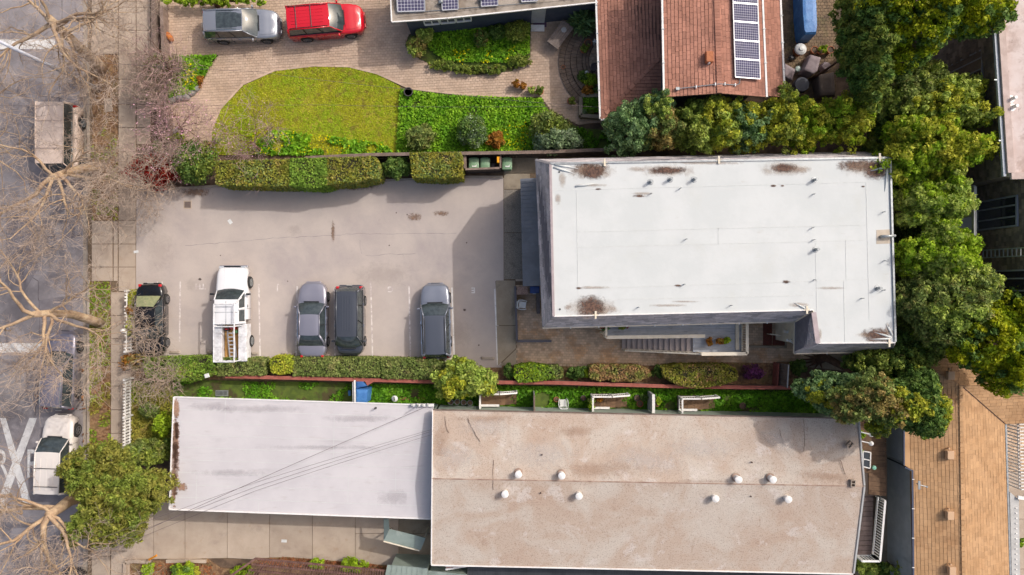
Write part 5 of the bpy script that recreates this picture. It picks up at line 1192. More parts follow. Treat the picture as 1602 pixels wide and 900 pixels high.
def wheel(root, x, y, r, w, side, rim=m_rim, spokes=5):
    mb = MB(); s = side
    prof = [(r * .62, 0), (r * .9, 0), (r, w * .18), (r, w * .85), (r * .9, w), (r * .62, w)]
    n = 20; b = 0; vs = []; fs = []
    for i, (rr_, d) in enumerate(prof):
        for k in range(n): t = 2 * math.pi * k / n; vs.append((x + rr_ * math.cos(t), y + s * (d - w), r + rr_ * math.sin(t)))
    for i in range(len(prof) - 1):
        for k in range(n): k2 = (k + 1) % n; fs.append((i * n + k, i * n + k2, (i + 1) * n + k2, (i + 1) * n + k))
    mb.add(vs, fs); wh = mb.build('wheel', m_tyre, root, smooth=False)
    mb = MB(); vs = [(x + r * .62 * math.cos(2 * math.pi * k / n), y - s * .05, r + r * .62 * math.sin(2 * math.pi * k / n)) for k in range(n)]
    mb.add(vs, [tuple(range(n))])
    mb2 = MB(); mb2.face(vs); mb2.build('hub', m_trimblk, wh)
    mb = MB()
    for k in range(spokes):
        t = 2 * math.pi * k / spokes; mb.bar((x, y - s * .025, r), (x + r * .6 * math.cos(t), y - s * .01, r + r * .6 * math.sin(t)), .05, .03)
    for k in range(16):
        t0, t1 = 2 * math.pi * k / 16, 2 * math.pi * (k + 1) / 16
        mb.bar((x + r * .6 * math.cos(t0), y - s * .01, r + r * .6 * math.sin(t0)), (x + r * .6 * math.cos(t1), y - s * .01, r + r * .6 * math.sin(t1)), .035, .035)
    mb.build('rim', rim, wh); return wh
def car(name, label, cat, pos, heading, S, pm, glass=None, roofmat=None, group=None, windmat=None):
    """S: L, W, stations [(x, top z, half-width)], zb belt, zr roof, cabin xb, xr0, xr1, xf, widths"""
    root = local_thing(name, label, cat, pos, heading, group)
    st = S['st']; L = S['L']; glass = glass or m_glass; windmat = windmat or glass
    xs = [-L / 2 + L * (1 - math.cos(math.pi * k / 32)) / 2 for k in range(33)]
    mb = MB(); ring = []
    gc = S.get('gc', .22); roll = S.get('roll', .10)
    wx0 = [S['wx'][0], S['wx'][1]]; wr = S.get('wr', .34)
    for x in xs:
        zt, hw = interp(st, x)
        zb0 = gc + (.10 if abs(x) > L / 2 - .15 else 0)
        # wheel arch opening: the lower side edge rises round each wheel
        za = zb0
        for wx in wx0:
            dd = abs(x - wx)
            if dd < wr + .09: za = max(za, wr + math.sqrt(max(0, (wr + .09) ** 2 - dd ** 2)) * .98)
        za = min(za, zt - roll - .12)
        zm = max(za + .02, (za + zt) * .5); half = [(0, zt + .025), (hw * .45, zt + .018), (hw * .80, zt - .005), (hw - roll * .45, zt - roll * .3), (hw - .015, zt - roll), (hw, max(zm, zt - roll - .12)), (hw * .99, za + .01), (hw * .93, za)]
        if za > zb0 + .03: half[-1] = (hw * .80, za)
        else: half[-1] = (hw * .9, zb0 - .0)
        ring.append([(x, y, z) for y, z in half] + [(x, -y, z) for y, z in half[:0:-1]])
    n = len(ring[0]); vs = [p for r_ in ring for p in r_]; fs = []
    for i in range(len(ring) - 1):
        for k in range(n): k2 = (k + 1) % n; fs.append((i * n + k, i * n + k2, (i + 1) * n + k2, (i + 1) * n + k))
    fs.append(tuple(range(n))); fs.append(tuple(range(len(vs) - 1, len(vs) - n - 1, -1)))
    mb.add(vs, fs); body = mb.build('body', pm, root, smooth=True)
    mb = MB(); mb.box((0, 0, gc + .05), (L * .86, S['W'] * .84, .12)); mb.build('underbody', m_trimblk, root)
    # cabin
    zb, zr = S['zb'], S['zr']; xb, xr0, xr1, xf = S['cab']; wb, wr_ = S['cw']; bow = S.get('bow', .12)
    A, Bq, Cq, Dq = Vector((xf, wb, zb)), Vector((xf, -wb, zb)), Vector((xr1, -wr_, zr - .03)), Vector((xr1, wr_, zr - .03))
    mb = MB(); mb.patch(Bq, A, Dq, Cq, 8, 5, .06, edge=(bow, 0, 0)); mb.build('windscreen', windmat, root, smooth=True)
    E, Fq, Gq, Hq = Vector((xb, wb, S.get('zbr', zb))), Vector((xb, -wb, S.get('zbr', zb))), Vector((xr0, -wr_, zr - .03)), Vector((xr0, wr_, zr - .03))
    mb = MB(); mb.patch(E, Fq, Gq, Hq, 8, 4, .05, edge=(-bow * .4, 0, 0)); mb.build('rear_window', S.get('rearmat', glass), root, smooth=True)
    # roof shell, crowned
    mb = MB(); nu, nv = 8, 8; ro = .0
    for j in range(nv + 1):
        for i in range(nu + 1):
            u, v = i / nu * 2 - 1, j / nv; x = xr0 + (xr1 - xr0) * v; wv = wr_ * (1.0 + .03 * math.sin(math.pi * v)); cz = S.get('crown', .05)
            mb.v.append((x + (.03 * (1 - u * u) if j == nv else (-.03 * (1 - u * u) if j == 0 else 0)), u * wv, zr - .035 + cz * (1 - u ** 4) * (1 - (2 * v - 1) ** 4 * .8)))
    for j in range(nv):
        for i in range(nu): q = j * (nu + 1) + i; mb.f.append((q, q + nu + 1, q + nu + 2, q + 1)); mb.m.append(0)
    mb.build('roof', roofmat or pm, root, smooth=True)
    if S.get('sunroof'):
        a, b, w = S['sunroof']; mb = MB(); nn = 5; zc = zr - .035 + S.get('crown', .05) + .006
        for j in range(nn + 1):
            for i in range(nn + 1): u = i / nn * 2 - 1; v = j / nn; mb.v.append((a + (b - a) * v, u * w, zc - .05 * (u * w / wr_) ** 4 - S.get('crown', .05) * .8 * (2 * ((a + (b - a) * v) - xr0) / (xr1 - xr0) - 1) ** 4))
        for j in range(nn):
            for i in range(nn): q = j * (nn + 1) + i; mb.f.append((q, q + nn + 1, q + nn + 2, q + 1)); mb.m.append(0)
        mb.build('sunroof', m_glass, root, smooth=True)
    # side glass and pillars
    cuts = S.get('cuts', [.5]); 
    def side_pt(v, top, s):     # v 0 rear .. 1 front
        xl = xb + (xf - xb) * v; xt = xr0 + (xr1 - xr0) * v
        zl = S.get('zbr', zb) + (zb - S.get('zbr', zb)) * v
        return Vector((xt if top else xl, s * (wr_ if top else wb), (zr - .035) if top else zl))
    for s in (-1, 1):
        vv = [0.0] + list(cuts) + [1.0]
        for a, b in zip(vv[:-1], vv[1:]):
            mb = MB(); g_ = .012; q = [side_pt(a + g_, False, s), side_pt(b - g_, False, s), side_pt(b - g_, True, s), side_pt(a + g_, True, s)]
            if s < 0: q = [q[1], q[0], q[3], q[2]]
            q = [q[1], q[0], q[3], q[2]] if s > 0 else q
            mb.patch(*q, 4, 3, .02); mb.build('side_window', glass, root, smooth=True)
        for v in cuts: mb = MB(); mb.bar(side_pt(v, False, s) + Vector((0, s * .012, 0)), side_pt(v, True, s) + Vector((0, s * .008, 0)), .05, .03); mb.build('centre_pillar', m_trimblk, root)
        for v, wd in ((0, S.get('cp', .14)), (1, .07)):
            mb = MB(); a, b = side_pt(v, False, s) + Vector((0, s * .005, -.01)), side_pt(v, True, s); mb.tube([a, a.lerp(b, .5) + Vector((0, s * .02, .02)), b], [wd * .6, wd * .5, wd * .45], 6); mb.build('pillar', S.get('pillar', pm), root, smooth=True)
        mb = MB(); mb.tube([side_pt(0, True, s), side_pt(.5, True, s) + Vector((0, s * .015, .015)), side_pt(1, True, s)], .035, 6); mb.build('roof_edge', S.get('pillar', pm), root, smooth=True)
        # belt trim, handles, mirror
        mb = MB(); mb.bar(side_pt(0, False, s) + Vector((0, s * .02, .005)), side_pt(1, False, s) + Vector((0, s * .02, .005)), .03, .02); mb.build('belt_trim', S.get('beltmat', m_chrome), root)
        for v in S.get('handles', (.28, .66)):
            p = side_pt(v, False, s); zt, hw = interp(st, p.x); mb = MB(); mb.box((p.x, s * (hw + .012), zb - .14), (.17, .035, .03)); mb.build('door_handle', S.get('handlemat', m_chrome), root)
        for v in S.get('doors', (.12, .5, .9)):
            p = side_pt(v, False, s); zt, hw = interp(st, p.x); mb = MB(); mb.box((p.x, s * (hw - .008), (zb + .3) / 2 + .02), (.012, .03, zb - .42)); mb.build('door_seam', m_trimblk, root)
        p = side_pt(.93, False, s); zt, hw = interp(st, p.x); mb = MB(); mb.box((p.x, s * (hw + .10), zb + .06), (.13, .22, .14), taper=.7); mi = mb.build('mirror', S.get('mirrormat', pm), root, bevel=.03)
        mb = MB(); mb.bar((p.x, s * (hw - .06), zb + .02), (p.x, s * (hw + .02), zb + .04), .05, .04); mb.build('mirror_arm', m_trimblk, root)
        for wx in S['wx']:
            zt, hw = interp(st, wx); wheel(root, wx, s * (hw + .015), wr, .23, s, S.get('rim', m_rim))
        # lamps
        zt, hw = interp(st, L / 2 - .2); lx = L / 2
        mb = MB(); mb.patch(*( [(lx - .10, s * (hw * .62), zt - .16), (lx - .34, s * (hw * 1.02), zt - .15), (lx - .42, s * (hw * .97), zt - .00), (lx - .16, s * (hw * .60), zt + .0)][::(-1 if s < 0 else 1)]), 3, 3, .04); mb.build('headlight', S.get('lampmat', m_lamp), root, smooth=True)
        zt, hw = interp(st, -L / 2 + .2); th = S.get('tail_h', .16); tz = S.get('tail_z', zt)
        mb = MB(); mb.box((-L / 2 + .10, s * (hw * .86), tz - th / 2), (.18, hw * .24, th), taper=.9); mb.build('tail_light', m_red, root, bevel=.03)
    # bonnet panel, grille, bumpers, plates
    if S.get('bonnet', True):
        x0, x1 = xf + bow + .06, L / 2 - .22; mb = MB(); nn = 6
        for j in range(nn + 1):
            x = x0 + (x1 - x0) * j / nn
            for i in range(nn + 1):
                u = i / nn * 2 - 1; zt, hw = interp(st, x); w = hw * .76 * (1 - .12 * (j / nn) ** 2); mb.v.append((x - (.10 * u * u if j == nn else 0), u * w, zt + .030 + .012 * (abs(abs(u) - .6) < .25) - .008 * (abs(u) > .95)))
        for j in range(nn):
            for i in range(nn): q = j * (nn + 1) + i; mb.f.append((q, q + nn + 1, q + nn + 2, q + 1)); mb.m.append(0)
        mb.build('bonnet', pm, root, smooth=True)
    mb = MB(); mb.bar((xf + bow * 1.05, -wb * .55, zb + .02), (xf + bow * 1.05, wb * .55, zb + .02), .08, .015); mb.build('wiper_cowl', m_trimblk, root)
    zt, hw = interp(st, L / 2 - .05); mb = MB(); mb.box((L / 2 + .0, 0, zt - .22), (.06, hw * 1.0, .18)); mb.build('grille', S.get('grille', m_trimblk), root, bevel=.02)
    mb = MB(); mb.box((L / 2 - .03, 0, .42), (.16, hw * 1.8, .2)); mb.build('front_bumper', S.get('bumper', pm), root, bevel=.06)
    zt, hw = interp(st, -L / 2 + .05); mb = MB(); mb.box((-L / 2 + .02, 0, .48), (.18, hw * 1.85, .24)); mb.build('rear_bumper', S.get('bumper', pm), root, bevel=.06)
    mb = MB(); mb.box((-L / 2 - .05, 0, S.get('plate_z', .75)), (.02, .32, .16)); mb.build('licence_plate', m_plate, root)
    if S.get('rails'):
        for s in (-1, 1):
            zq_ = zr + .035; w = wr_ * .93; mb = MB(); mb.tube([(xr0 + .1, s * w, zr - .01), (xr0 + .22, s * w, zq_), (xr1 - .25, s * w, zq_), (xr1 - .1, s * w, zr - .01)], .02, 6); mb.build('roof_rail', S.get('railmat', m_metal), root)
    for f in S.get('bars', ()):
        x = xr0 + (xr1 - xr0) * f; mb = MB(); mb.tube([(x, -wr_ * .97, zr + .05), (x, wr_ * .97, zr + .05)], .022, 6); mb.build('cross_bar', S.get('barmat', m_metal), root)
    for f in S.get('ribs', ()):
        mb = MB(); mb.bar((xr0 + .25, f * wr_, zr - .035 + S.get('crown', .05) + .0), (xr1 - .35, f * wr_, zr - .035 + S.get('crown', .05) + .0), .035, .016); mb.build('roof_rib', roofmat or pm, root)
    return root
def gpos(px, py, z=.05): return tuple(P(px, py, z))
UP, DN, RT, LF = R(90), R(-90), 0.0, R(180)
# sedan shape
def sedan(L, W, H, zb=.92, **k):
    h = W / 2
    S = dict(L=L, W=W, st=[(-L / 2, .62, h * .60), (-L / 2 + .12, .86, h * .80), (-L / 2 + .5, .93, h * .95), (-L * .2, .93, h), (0, .92, h), (L * .2, .90, h), (L * .3, .88, h * .99), (L / 2 - .45, .76, h * .93), (L / 2 - .2, .68, h * .78), (L / 2 - .06, .6, h * .6), (L / 2, .52, h * .42)],
             zb=zb, zr=H, cab=(-L * .335, -L * .19, L * .075, L * .215), cw=(h * .93, h * .66), wx=(-L * .29, L * .305), cuts=(.5,), wr=.33)
    S.update(k); return S
def suv(L, W, H, zb=1.05, **k):
    h = W / 2
    S = dict(L=L, W=W, st=[(-L / 2, .80, h * .84), (-L / 2 + .10, 1.02, h * .93), (-L / 2 + .4, 1.06, h * .98), (0, 1.05, h), (L * .2, 1.03, h), (L * .3, 1.0, h * .99), (L / 2 - .4, .90, h * .93), (L / 2 - .16, .82, h * .8), (L / 2, .62, h * .52)],
             zb=zb, zr=H, cab=(-L * .475, -L * .43, L * .07, L * .215), cw=(h * .93, h * .71), wx=(-L * .285, L * .30), cuts=(.3, .62), wr=.36, tail_z=1.05, tail_h=.3, plate_z=.9)
    S.update(k); return S
# black sedan: nose down (front towards the hedge)
pk_black = paint('black car paint', '16181c', .2, .2); 
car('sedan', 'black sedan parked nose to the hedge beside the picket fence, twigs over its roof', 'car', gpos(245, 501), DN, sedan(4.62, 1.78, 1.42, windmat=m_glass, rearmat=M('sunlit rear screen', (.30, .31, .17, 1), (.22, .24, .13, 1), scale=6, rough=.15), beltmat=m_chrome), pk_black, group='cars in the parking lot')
pk_grey = paint('grey violet paint', '9896a2', .45, .3)
car('sedan', 'silver grey sedan parked tail to the hedge, left of the dark minivan', 'car', gpos(494, 500), UP, sedan(4.75, 1.83, 1.44, windmat=m_glass2), pk_grey, group='cars in the parking lot')
pk_dark = paint('dark graphite paint', '50535b', .35, .3)
car('minivan', 'dark graphite minivan with long ribbed roof, parked nose to the hedge', 'minivan', gpos(552, 501), DN, suv(4.35, 1.78, 1.68, ribs=(-.4, -.15, .1, .35), rails=False, cab=(-2.02, -1.82, .92, 1.5), wr=.33, bow=.2, beltmat=m_trimblk), pk_dark, group='cars in the parking lot')
pk_slate = paint('slate grey paint', '8a8e9a', .45, .3)
car('crossover', 'grey crossover with black roof rails and red tail lamps, next to stall E', 'car', gpos(684, 501), UP + R(1.5), suv(4.68, 1.86, 1.64, rails=True, railmat=m_trimblk, windmat=m_glass2, handlemat=m_chrome), pk_slate, group='cars in the parking lot', roofmat=paint('dark slate roof', '5c606a', .4, .3))
# driveway pair
pk_sil = paint('graphite silver paint', '9a9da6', .5, .25)
car('crossover', 'silver grey crossover with black glass roof on the tan paver driveway', 'car', gpos(386, 47, .04), R(1.5), suv(4.72, 1.88, 1.68, sunroof=(-1.25, .32, .60), windmat=m_glass2, zb=1.05, rails=True, railmat=m_chrome, beltmat=m_chrome, handlemat=m_chrome), pk_sil, group='cars on the paver driveway')
pk_red = paint('bright red paint', 'd01226', .05, .25)
Ssuv = suv(4.75, 1.90, 1.76, zb=1.12, rails=True, railmat=m_trimblk, bars=(.22, .58), barmat=m_trimblk, ribs=(-.55, -.3, 0, .3, .55), windmat=m_glass2, beltmat=m_trimblk, handlemat=pk_red, wr=.38, cab=(-2.28, -2.14, .42, 1.08), cw=(.84, .72), cuts=(.34, .66), cp=.16)
car('suv', 'bright red off-roader with black roof bars on the tan paver driveway', 'suv', gpos(515, 41, .04), R(5), Ssuv, pk_red, group='cars on the paver driveway')
# street cars (on the road)
pk_white = paint('white paint', 'e8e0da', .0, .35, .5)
zrd = -.12
Sw = suv(4.85, 1.92, 1.85, zb=1.15, ribs=(-.5, 0, .5), bars=(.18, .62), barmat=m_trimblk, beltmat=m_trimblk, wr=.40, windmat=m_glass2, cab=(-2.3, -2.2, .35, 1.05), cw=(.85, .76), cuts=(.32, .64), handlemat=pk_white)
car('suv', 'white off-roader parked at the kerb beside the painted X, under bare branches', 'suv', gpos(104, 706, zrd), UP - R(2), Sw, pk_white, group='cars parked along the street kerb')
pk_pl = paint('dull plum grey paint', '8e8a98', .4, .35)
car('minivan', 'dull grey minivan parked at the kerb beneath the big bare tree', 'minivan', gpos(108, 577, zrd), UP - R(2), suv(4.9, 1.9, 1.72, ribs=(-.4, 0, .4), rails=True, railmat=m_metal, wr=.36, windmat=m_glass), pk_pl, group='cars parked along the street kerb')
pk_be = paint('dusty beige white paint', 'e2cdbf', .0, .5, .2)
car('van', 'dusty cream van with flat roof parked at the kerb among bare twigs', 'van', gpos(112, 228, zrd), DN, suv(4.7, 1.95, 2.15, zb=1.3, cab=(-2.3, -2.22, 1.5, 1.85), cw=(.88, .84), cuts=(.25, .5, .75), wr=.37, bonnet=False, rim=m_metal, crown=.02, bars=(.3, .75), barmat=pk_be), pk_be, group='cars parked along the street kerb')
car('dark_car', 'dark car at the lower left corner, mostly hidden by branches', 'car', gpos(121, 941, zrd), UP, sedan(4.6, 1.8, 1.44), paint('blue black paint', '262a33', .3, .2), group='cars parked along the street kerb')

# ---- white utility pickup, nose up
T0 = local_thing('pickup_truck', 'white utility pickup with open tool boxes and white tube ladder rack', 'pickup truck', gpos(372.5, 490), UP)
pw = paint('white fleet paint', 'e6e6e8', .0, .35, .5)
S = dict(L=5.9, W=1.95)
Lh = 5.9 / 2
# front half: bonnet and cab body
st = [(-.35, 1.08, .95), (0, 1.1, .96), (1.0, 1.12, .97), (1.5, 1.12, .97), (Lh - .5, 1.05, .93), (Lh - .2, .98, .86), (Lh, .78, .74)]
mb = MB(); ring = []; xs = [-.35 + (Lh + .35) * (1 - math.cos(math.pi * k / 22)) / 2 for k in range(23)]
for x in xs:
    zt, hw = interp(st, x); za = .32; dd = abs(x - 1.95)
    if dd < .5: za = max(za, .38 + math.sqrt(.25 - dd * dd) * .95)
    za = min(za, zt - .2); half = [(0, zt + .03), (hw * .5, zt + .03), (hw * .82, zt + .01), (hw * .96, zt - .03), (hw, zt - .12), (hw, (zt + za) / 2), (hw * .99, za + .01), (hw * .85, za)]
    ring.append([(x, y, z) for y, z in half] + [(x, -y, z) for y, z in half[:0:-1]])
n = len(ring[0]); vs = [p for r_ in ring for p in r_]; fs = [(i * n + k, i * n + (k + 1) % n, (i + 1) * n + (k + 1) % n, (i + 1) * n + k) for i in range(len(ring) - 1) for k in range(n)] + [tuple(range(n)), tuple(range(len(vs) - 1, len(vs) - n - 1, -1))]
mb.add(vs, fs); mb.build('body', pw, T0, smooth=True)
mb = MB(); mb.patch((1.45, -.84, 1.12), (1.45, .84, 1.12), (.88, .70, 1.80), (.88, -.70, 1.80), 8, 5, .05, edge=(.14, 0, 0)); mb.build('windscreen', m_glass, T0, smooth=True)
mb = MB(); nu = 8
for j in range(nu + 1):
    for i in range(nu + 1): u, v = i / nu * 2 - 1, j / nu; mb.v.append((-.62 + 1.52 * v, u * .73, 1.80 + .05 * (1 - u ** 4) * (1 - (2 * v - 1) ** 4 * .7)))
for j in range(nu):
    for i in range(nu): q = j * (nu + 1) + i; mb.f.append((q, q + nu + 1, q + nu + 2, q + 1)); mb.m.append(0)
mb.build('roof', pw, T0, smooth=True)
mb = MB(); mb.prism([(-.66, -.86), (-.36, -.86), (-.36, .86), (-.66, .86)], .9, 1.1); mb.face([(-.64, -.82, 1.1), (-.64, .82, 1.1), (-.62, .72, 1.8), (-.62, -.72, 1.8)]); mb.build('cab_back', pw, T0)
mb = MB(); mb.bar((-.6, 0, 1.853), (.8, 0, 1.853), .02, .02); mb.bar((.12, -.7, 1.848), (.12, .7, 1.848), .025, .02); mb.build('roof_joint', m_metal, T0)
for s in (-1, 1):
    for (xa, xb_, xta, xtb) in ((.42, 1.3, .36, .82), (-.45, .25, -.45, .24)):
        mb = MB(); q = [(xa, s * .865, 1.14), (xb_, s * .865, 1.14), (xtb, s * .745, 1.74), (xta, s * .745, 1.74)]
        mb.patch(*(q if s < 0 else [q[1], q[0], q[3], q[2]]), 3, 3, .01); mb.build('side_window', m_glass, T0, smooth=True)
    mb = MB(); 
    for xa, xt in ((1.42, .88), (.34, .30), (-.56, -.56)): mb.tube([(xa, s * .87, 1.1), (xt, s * .74, 1.80)], .06 if xa < 1.2 else .04, 6)
    mb.face([(-.62, s * .86, 1.08), (-.44, s * .86, 1.08), (-.44, s * .73, 1.81), (-.62, s * .73, 1.81)]); mb.face([(.25, s * .866, 1.08), (.42, s * .866, 1.08), (.36, s * .742, 1.81), (.24, s * .742, 1.81)]); mb.face([(-.6, s * .748, 1.73), (.85, s * .748, 1.73), (.88, s * .72, 1.81), (-.6, s * .72, 1.81)])
    mb.build('pillar', pw, T0)
    mb = MB(); mb.box((1.22, s * 1.12, 1.22), (.12, .22, .2)); mb.bar((1.22, s * .95, 1.15), (1.22, s * 1.05, 1.18), .04); mb.build('mirror', m_trimblk, T0, bevel=.03)
    mb = MB(); mb.box((Lh - .06, s * .68, .84), (.14, .3, .16)); mb.build('headlight', m_lamp, T0, bevel=.02)
    for x in (.32, -.40): mb = MB(); mb.box((x, s * .965, .74), (.012, .03, .7)); mb.build('door_seam', m_trimblk, T0)
    mb = MB(); mb.box((.48, s * .985, .95), (.17, .035, .035)); mb.build('door_handle', m_trimblk, T0)
    wheel(T0, 1.95, s * .99, .38, .25, s, m_metal, 8); wheel(T0, -1.75, s * 1.05, .38, .25, s, m_metal, 8)
mb = MB(); mb.box((Lh - .0, 0, .55), (.14, 1.75, .26)); mb.build('front_bumper', m_chrome, T0, bevel=.03); mb = MB(); mb.box((Lh + .0, 0, .82), (.08, 1.0, .2)); mb.build('grille', m_trimblk, T0)
for u in (-.38, .38): mb = MB(); mb.bar((1.62, u, 1.145), (2.75, u * .94, 1.05), .05, .02); mb.build('bonnet_crease', pw, T0)
mb = MB(); mb.box((-1.75, 0, .45), (2.2, .9, .2)); mb.build('chassis', m_trimblk, T0)
# service body
mplain = M('plywood bed floor', C('c79a5c'), C('b08448'), scale=3, rough=.8)
mb = MB(); mb.box((-1.8, 0, .82), (2.26, 1.0, .05)); bedf = mb.build('bed_floor', mplain, T0)
for k in range(5): mb = MB(); mb.box((-1.8, -.4 + k * .2, .855), (2.22, .17, .02)); mb.build('floor_board', mplain, bedf)
mbody = M('service body white', C('e4e4e6', 1), C('d2d0d2'), scale=3, rough=.45)
for s in (-1, 1):
    mb = MB(); mb.box((-1.8, s * .76, .86), (2.30, .50, .74)); mb.build('side_box', mbody, T0, bevel=.02)
    for xa in (-1.1, -1.78, -2.48): mb = MB(); mb.box((xa, s * .74, 1.245), (.64, .44, .03)); mb.build('box_lid', mbody, T0, bevel=.008)
    for xa in (-1.1, -2.48): mb = MB(); mb.box((xa, s * 1.012, .95), (.6, .02, .45)); mb.box((xa, s * 1.026, 1.0), (.1, .01, .05)); mb.build('side_door', mbody, T0)
    mb = MB(); mb.box((-2.92, s * .86, .9), (.05, .14, .24)); mb.build('tail_light', m_red, T0)
mb = MB(); mb.box((-2.93, 0, .84), (.06, 1.1, .5)); mb.build('tailgate', mbody, T0); mb = MB(); mb.box((-3.02, 0, .5), (.16, 1.8, .12)); mb.build('rear_bumper', m_metal, T0, bevel=.02)
# tube rack
zk_ = 2.15; w = .62
for s in (-1, 1):
    mb = MB(); mb.tube([(.62, s * w, zk_), (-1.0, s * w, zk_), (-2.9, s * (w + .0), zk_)], .045, 8); mb.build('rack_rail', mbody, T0)
    for x in (-.72, -2.86): mb = MB(); mb.tube([(x, s * (w + .1), 1.22), (x, s * w, zk_)], .04, 8); mb.build('rack_post', mbody, T0)
    mb = MB(); mb.tube([(.62, s * w, zk_), (1.02, s * .80, 1.5)], .035, 8) if s < 0 else mb.tube([(.62, s * w, zk_), (.2, s * .74, 1.8)], .03, 8); mb.build('rack_brace', mbody, T0)
for x in (.62, -.74, -2.88): mb = MB(); mb.tube([(x, -w, zk_), (x, w, zk_)], .04, 8); mb.build('rack_cross_bar', mbody, T0)
# load in the bed (things of their own)
base = P(372.5, 490, .05)
def w2(x, y, z): return Vector((base.x - y, base.y + x, base.z + z))      # truck frame -> world
Lt = thing('ladder', 'aluminium ladder lying in the bed of the white pickup', 'ladder', w2(-1.9, -.05, .9))
for dy in (-.2, .14): mb = MB(); mb.bar(w2(-2.75, dy - .04, 1.0), w2(-1.05, dy, 1.28), .04, .08); mb.build('rail', m_alu, Lt)
for dy in (-.24, .2): mb = MB(); mb.bar(w2(-2.7, dy - .04, .93), w2(-1.2, dy, 1.2), .035, .06); mb.build('rear_rail', m_alu, Lt)
for k in range(7): t = (k + .4) / 7; a = w2(-2.75 + 1.7 * t, -.22, 1.0 + .28 * t); b = w2(-2.75 + 1.7 * t, .12, 1.0 + .28 * t); mb = MB(); mb.bar(a, b, .07, .03); mb.build('rung', m_alu, Lt)
Tb = thing('tool_bag', 'dark tool bag with a red handle behind the pickup cab', 'tool bag', w2(-.95, .25, .88))
c = w2(-.95, .25, 1.05); mb = MB(); mb.box(tuple(c), (.34, .26, .3), taper=.8); mb.build('bag', m_trimblk, Tb, bevel=.04); mb = MB(); mb.tube([c + Vector((-.12, 0, .14)), c + Vector((0, 0, .26)), c + Vector((.12, 0, .14))], .025, 6); mb.build('handle', m_red, Tb)
Jc = thing('tool_box', 'red toolbox lying behind the pickup cab beside the ladder', 'toolbox', w2(-.88, -.12, .88)); c = w2(-.88, -.12, 1.08)
mb = MB(); mb.box(tuple(c), (.42, .18, .2), taper=.9); mb.build('box', m_red, Jc, bevel=.02); mb = MB(); mb.bar(c + Vector((-.1, 0, .14)), c + Vector((.1, 0, .14)), .03); mb.build('handle', m_metal, Jc)
Wb = thing('water_jug', 'small green jug wedged beside the ladder in the pickup bed', 'jug', w2(-1.05, .0, .88)); c = w2(-1.12, -.3, .87)
mb = MB(); mb.lathe(tuple(c), [(.09, 0), (.1, .03), (.1, .2), (.04, .26), (.04, .3)], 12); mb.build('jug', M('green jug', C('5c8a5a'), rough=.4), Wb)
# ================================================================ VEGETATION
m_bark = M('mottled plane bark', C('b3957a'), C('cbb08f'), scale=2.2, rough=.9, bump=.4, bscale=12, extra=[(C('8c7462'), 3.2, .5, .62, .6), (C('ddc9a6'), 1.6, .56, .66, .5)])
m_twig = M('bare twigs', C('bca898'), C('a59284'), scale=.8, rough=.9, rnd=.18)
m_bark2 = M('dark brown bark', C('7a5a46'), C('5e4636'), scale=3, rough=.9, bump=.5, bscale=10)
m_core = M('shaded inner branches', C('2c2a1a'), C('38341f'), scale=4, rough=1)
LM = {
 'yellowgreen': leaf_mat('yellow green foliage', C('b2b03c', 1.15), C('9ca836', 1.15), C('c0bc44', 1.1)),
 'juniper': leaf_mat('olive juniper sprays', C('8e8c40', 1.2), C('7a8238', 1.2), C('a09a50', 1.15)),
 'yellowdeep': leaf_mat('deep yellow green conifer', C('a0a218', 1.2), C('7c9018', 1.2), C('b8b41c', 1.1), scale=.9),
 'bright': leaf_mat('bright green foliage', C('9cb42e', 1.15), C('86a42a', 1.15), C('b0b834', 1.1), scale=.8),
 'light': leaf_mat('light green foliage', C('b0bc5c', 1.1), C('98ae4e', 1.1), C('bcbe64', 1.1), scale=.9),
 'feather': leaf_mat('feathery mid green foliage', C('84903c', 1.25), C('708238', 1.25), C('98984a', 1.2), scale=.9),
 'dark': leaf_mat('dark green foliage', C('66803c', 1.25), C('567234', 1.25), C('808e44', 1.2)),
 'blue': leaf_mat('blue green foliage', C('7a9464', 1.25), C('668450', 1.25), C('8fa060', 1.2)),
 'olive': leaf_mat('olive foliage with dry tips', C('84904c', 1.25), C('6c7e42', 1.25), C('a09058', 1.2)),
 'brown': leaf_mat('brownish dry foliage', C('a08e54', 1.25), C('8c8248', 1.25), C('b09864', 1.2)),
 'silver': leaf_mat('silvery grey green foliage', C('8fa07c', 1.25), C('74885f', 1.25), C('b4c0a2', 1.2), rnd=.5),
 'hedgey': leaf_mat('golden clipped hedge leaves', C('9a943a', 1.1), C('868c36', 1.1), C('ac9a58', 1.1), scale=1.6),
 'hedgeg': leaf_mat('green clipped hedge leaves', C('84a03c', 1.15), C('708e34', 1.15), C('90a044', 1.15), scale=1.2),
 'hedgel': leaf_mat('grey green clipped hedge leaves', C('8c9652', 1.05), C('768846', 1.05), C('a09a64', 1.05), scale=1.6),
 'redbrown': leaf_mat('copper tipped shrub leaves', C('b08c60', 1.1), C('90944c', 1.1), C('c09470', 1.1), scale=2.2, lo=.4, hi=.6),
 'red': leaf_mat('red leaves', C('b02e28', 1), C('8c2a24', 1), C('8a5a30', 1), scale=1.6),
 'orange': leaf_mat('orange shrub leaves', C('c0863a', 1), C('a87434', 1), C('a89a3c', 1), scale=2),
 'magenta': leaf_mat('magenta blossoms', C('94508a', 1), C('784068', 1), C('6a5a3c', 1), scale=2),
 'pink': leaf_mat('pink blossom petals', C('e4b8c8', 1), C('d49ab0', 1), scale=2),
 'lime': leaf_mat('lime green succulent leaves', C('a4bc30', 1.15), C('90ac28', 1.15), C('b8c440', 1.1), scale=2),
}
def foliage(root, centers, rad, per, size, mat, name='crown', up=.35, jit=.75, aspect=1.7):
    p, n = clump_points(centers, rad, per, up); return leaf_obj(name, p, n, size, mat, root, aspect=aspect, jit=jit)
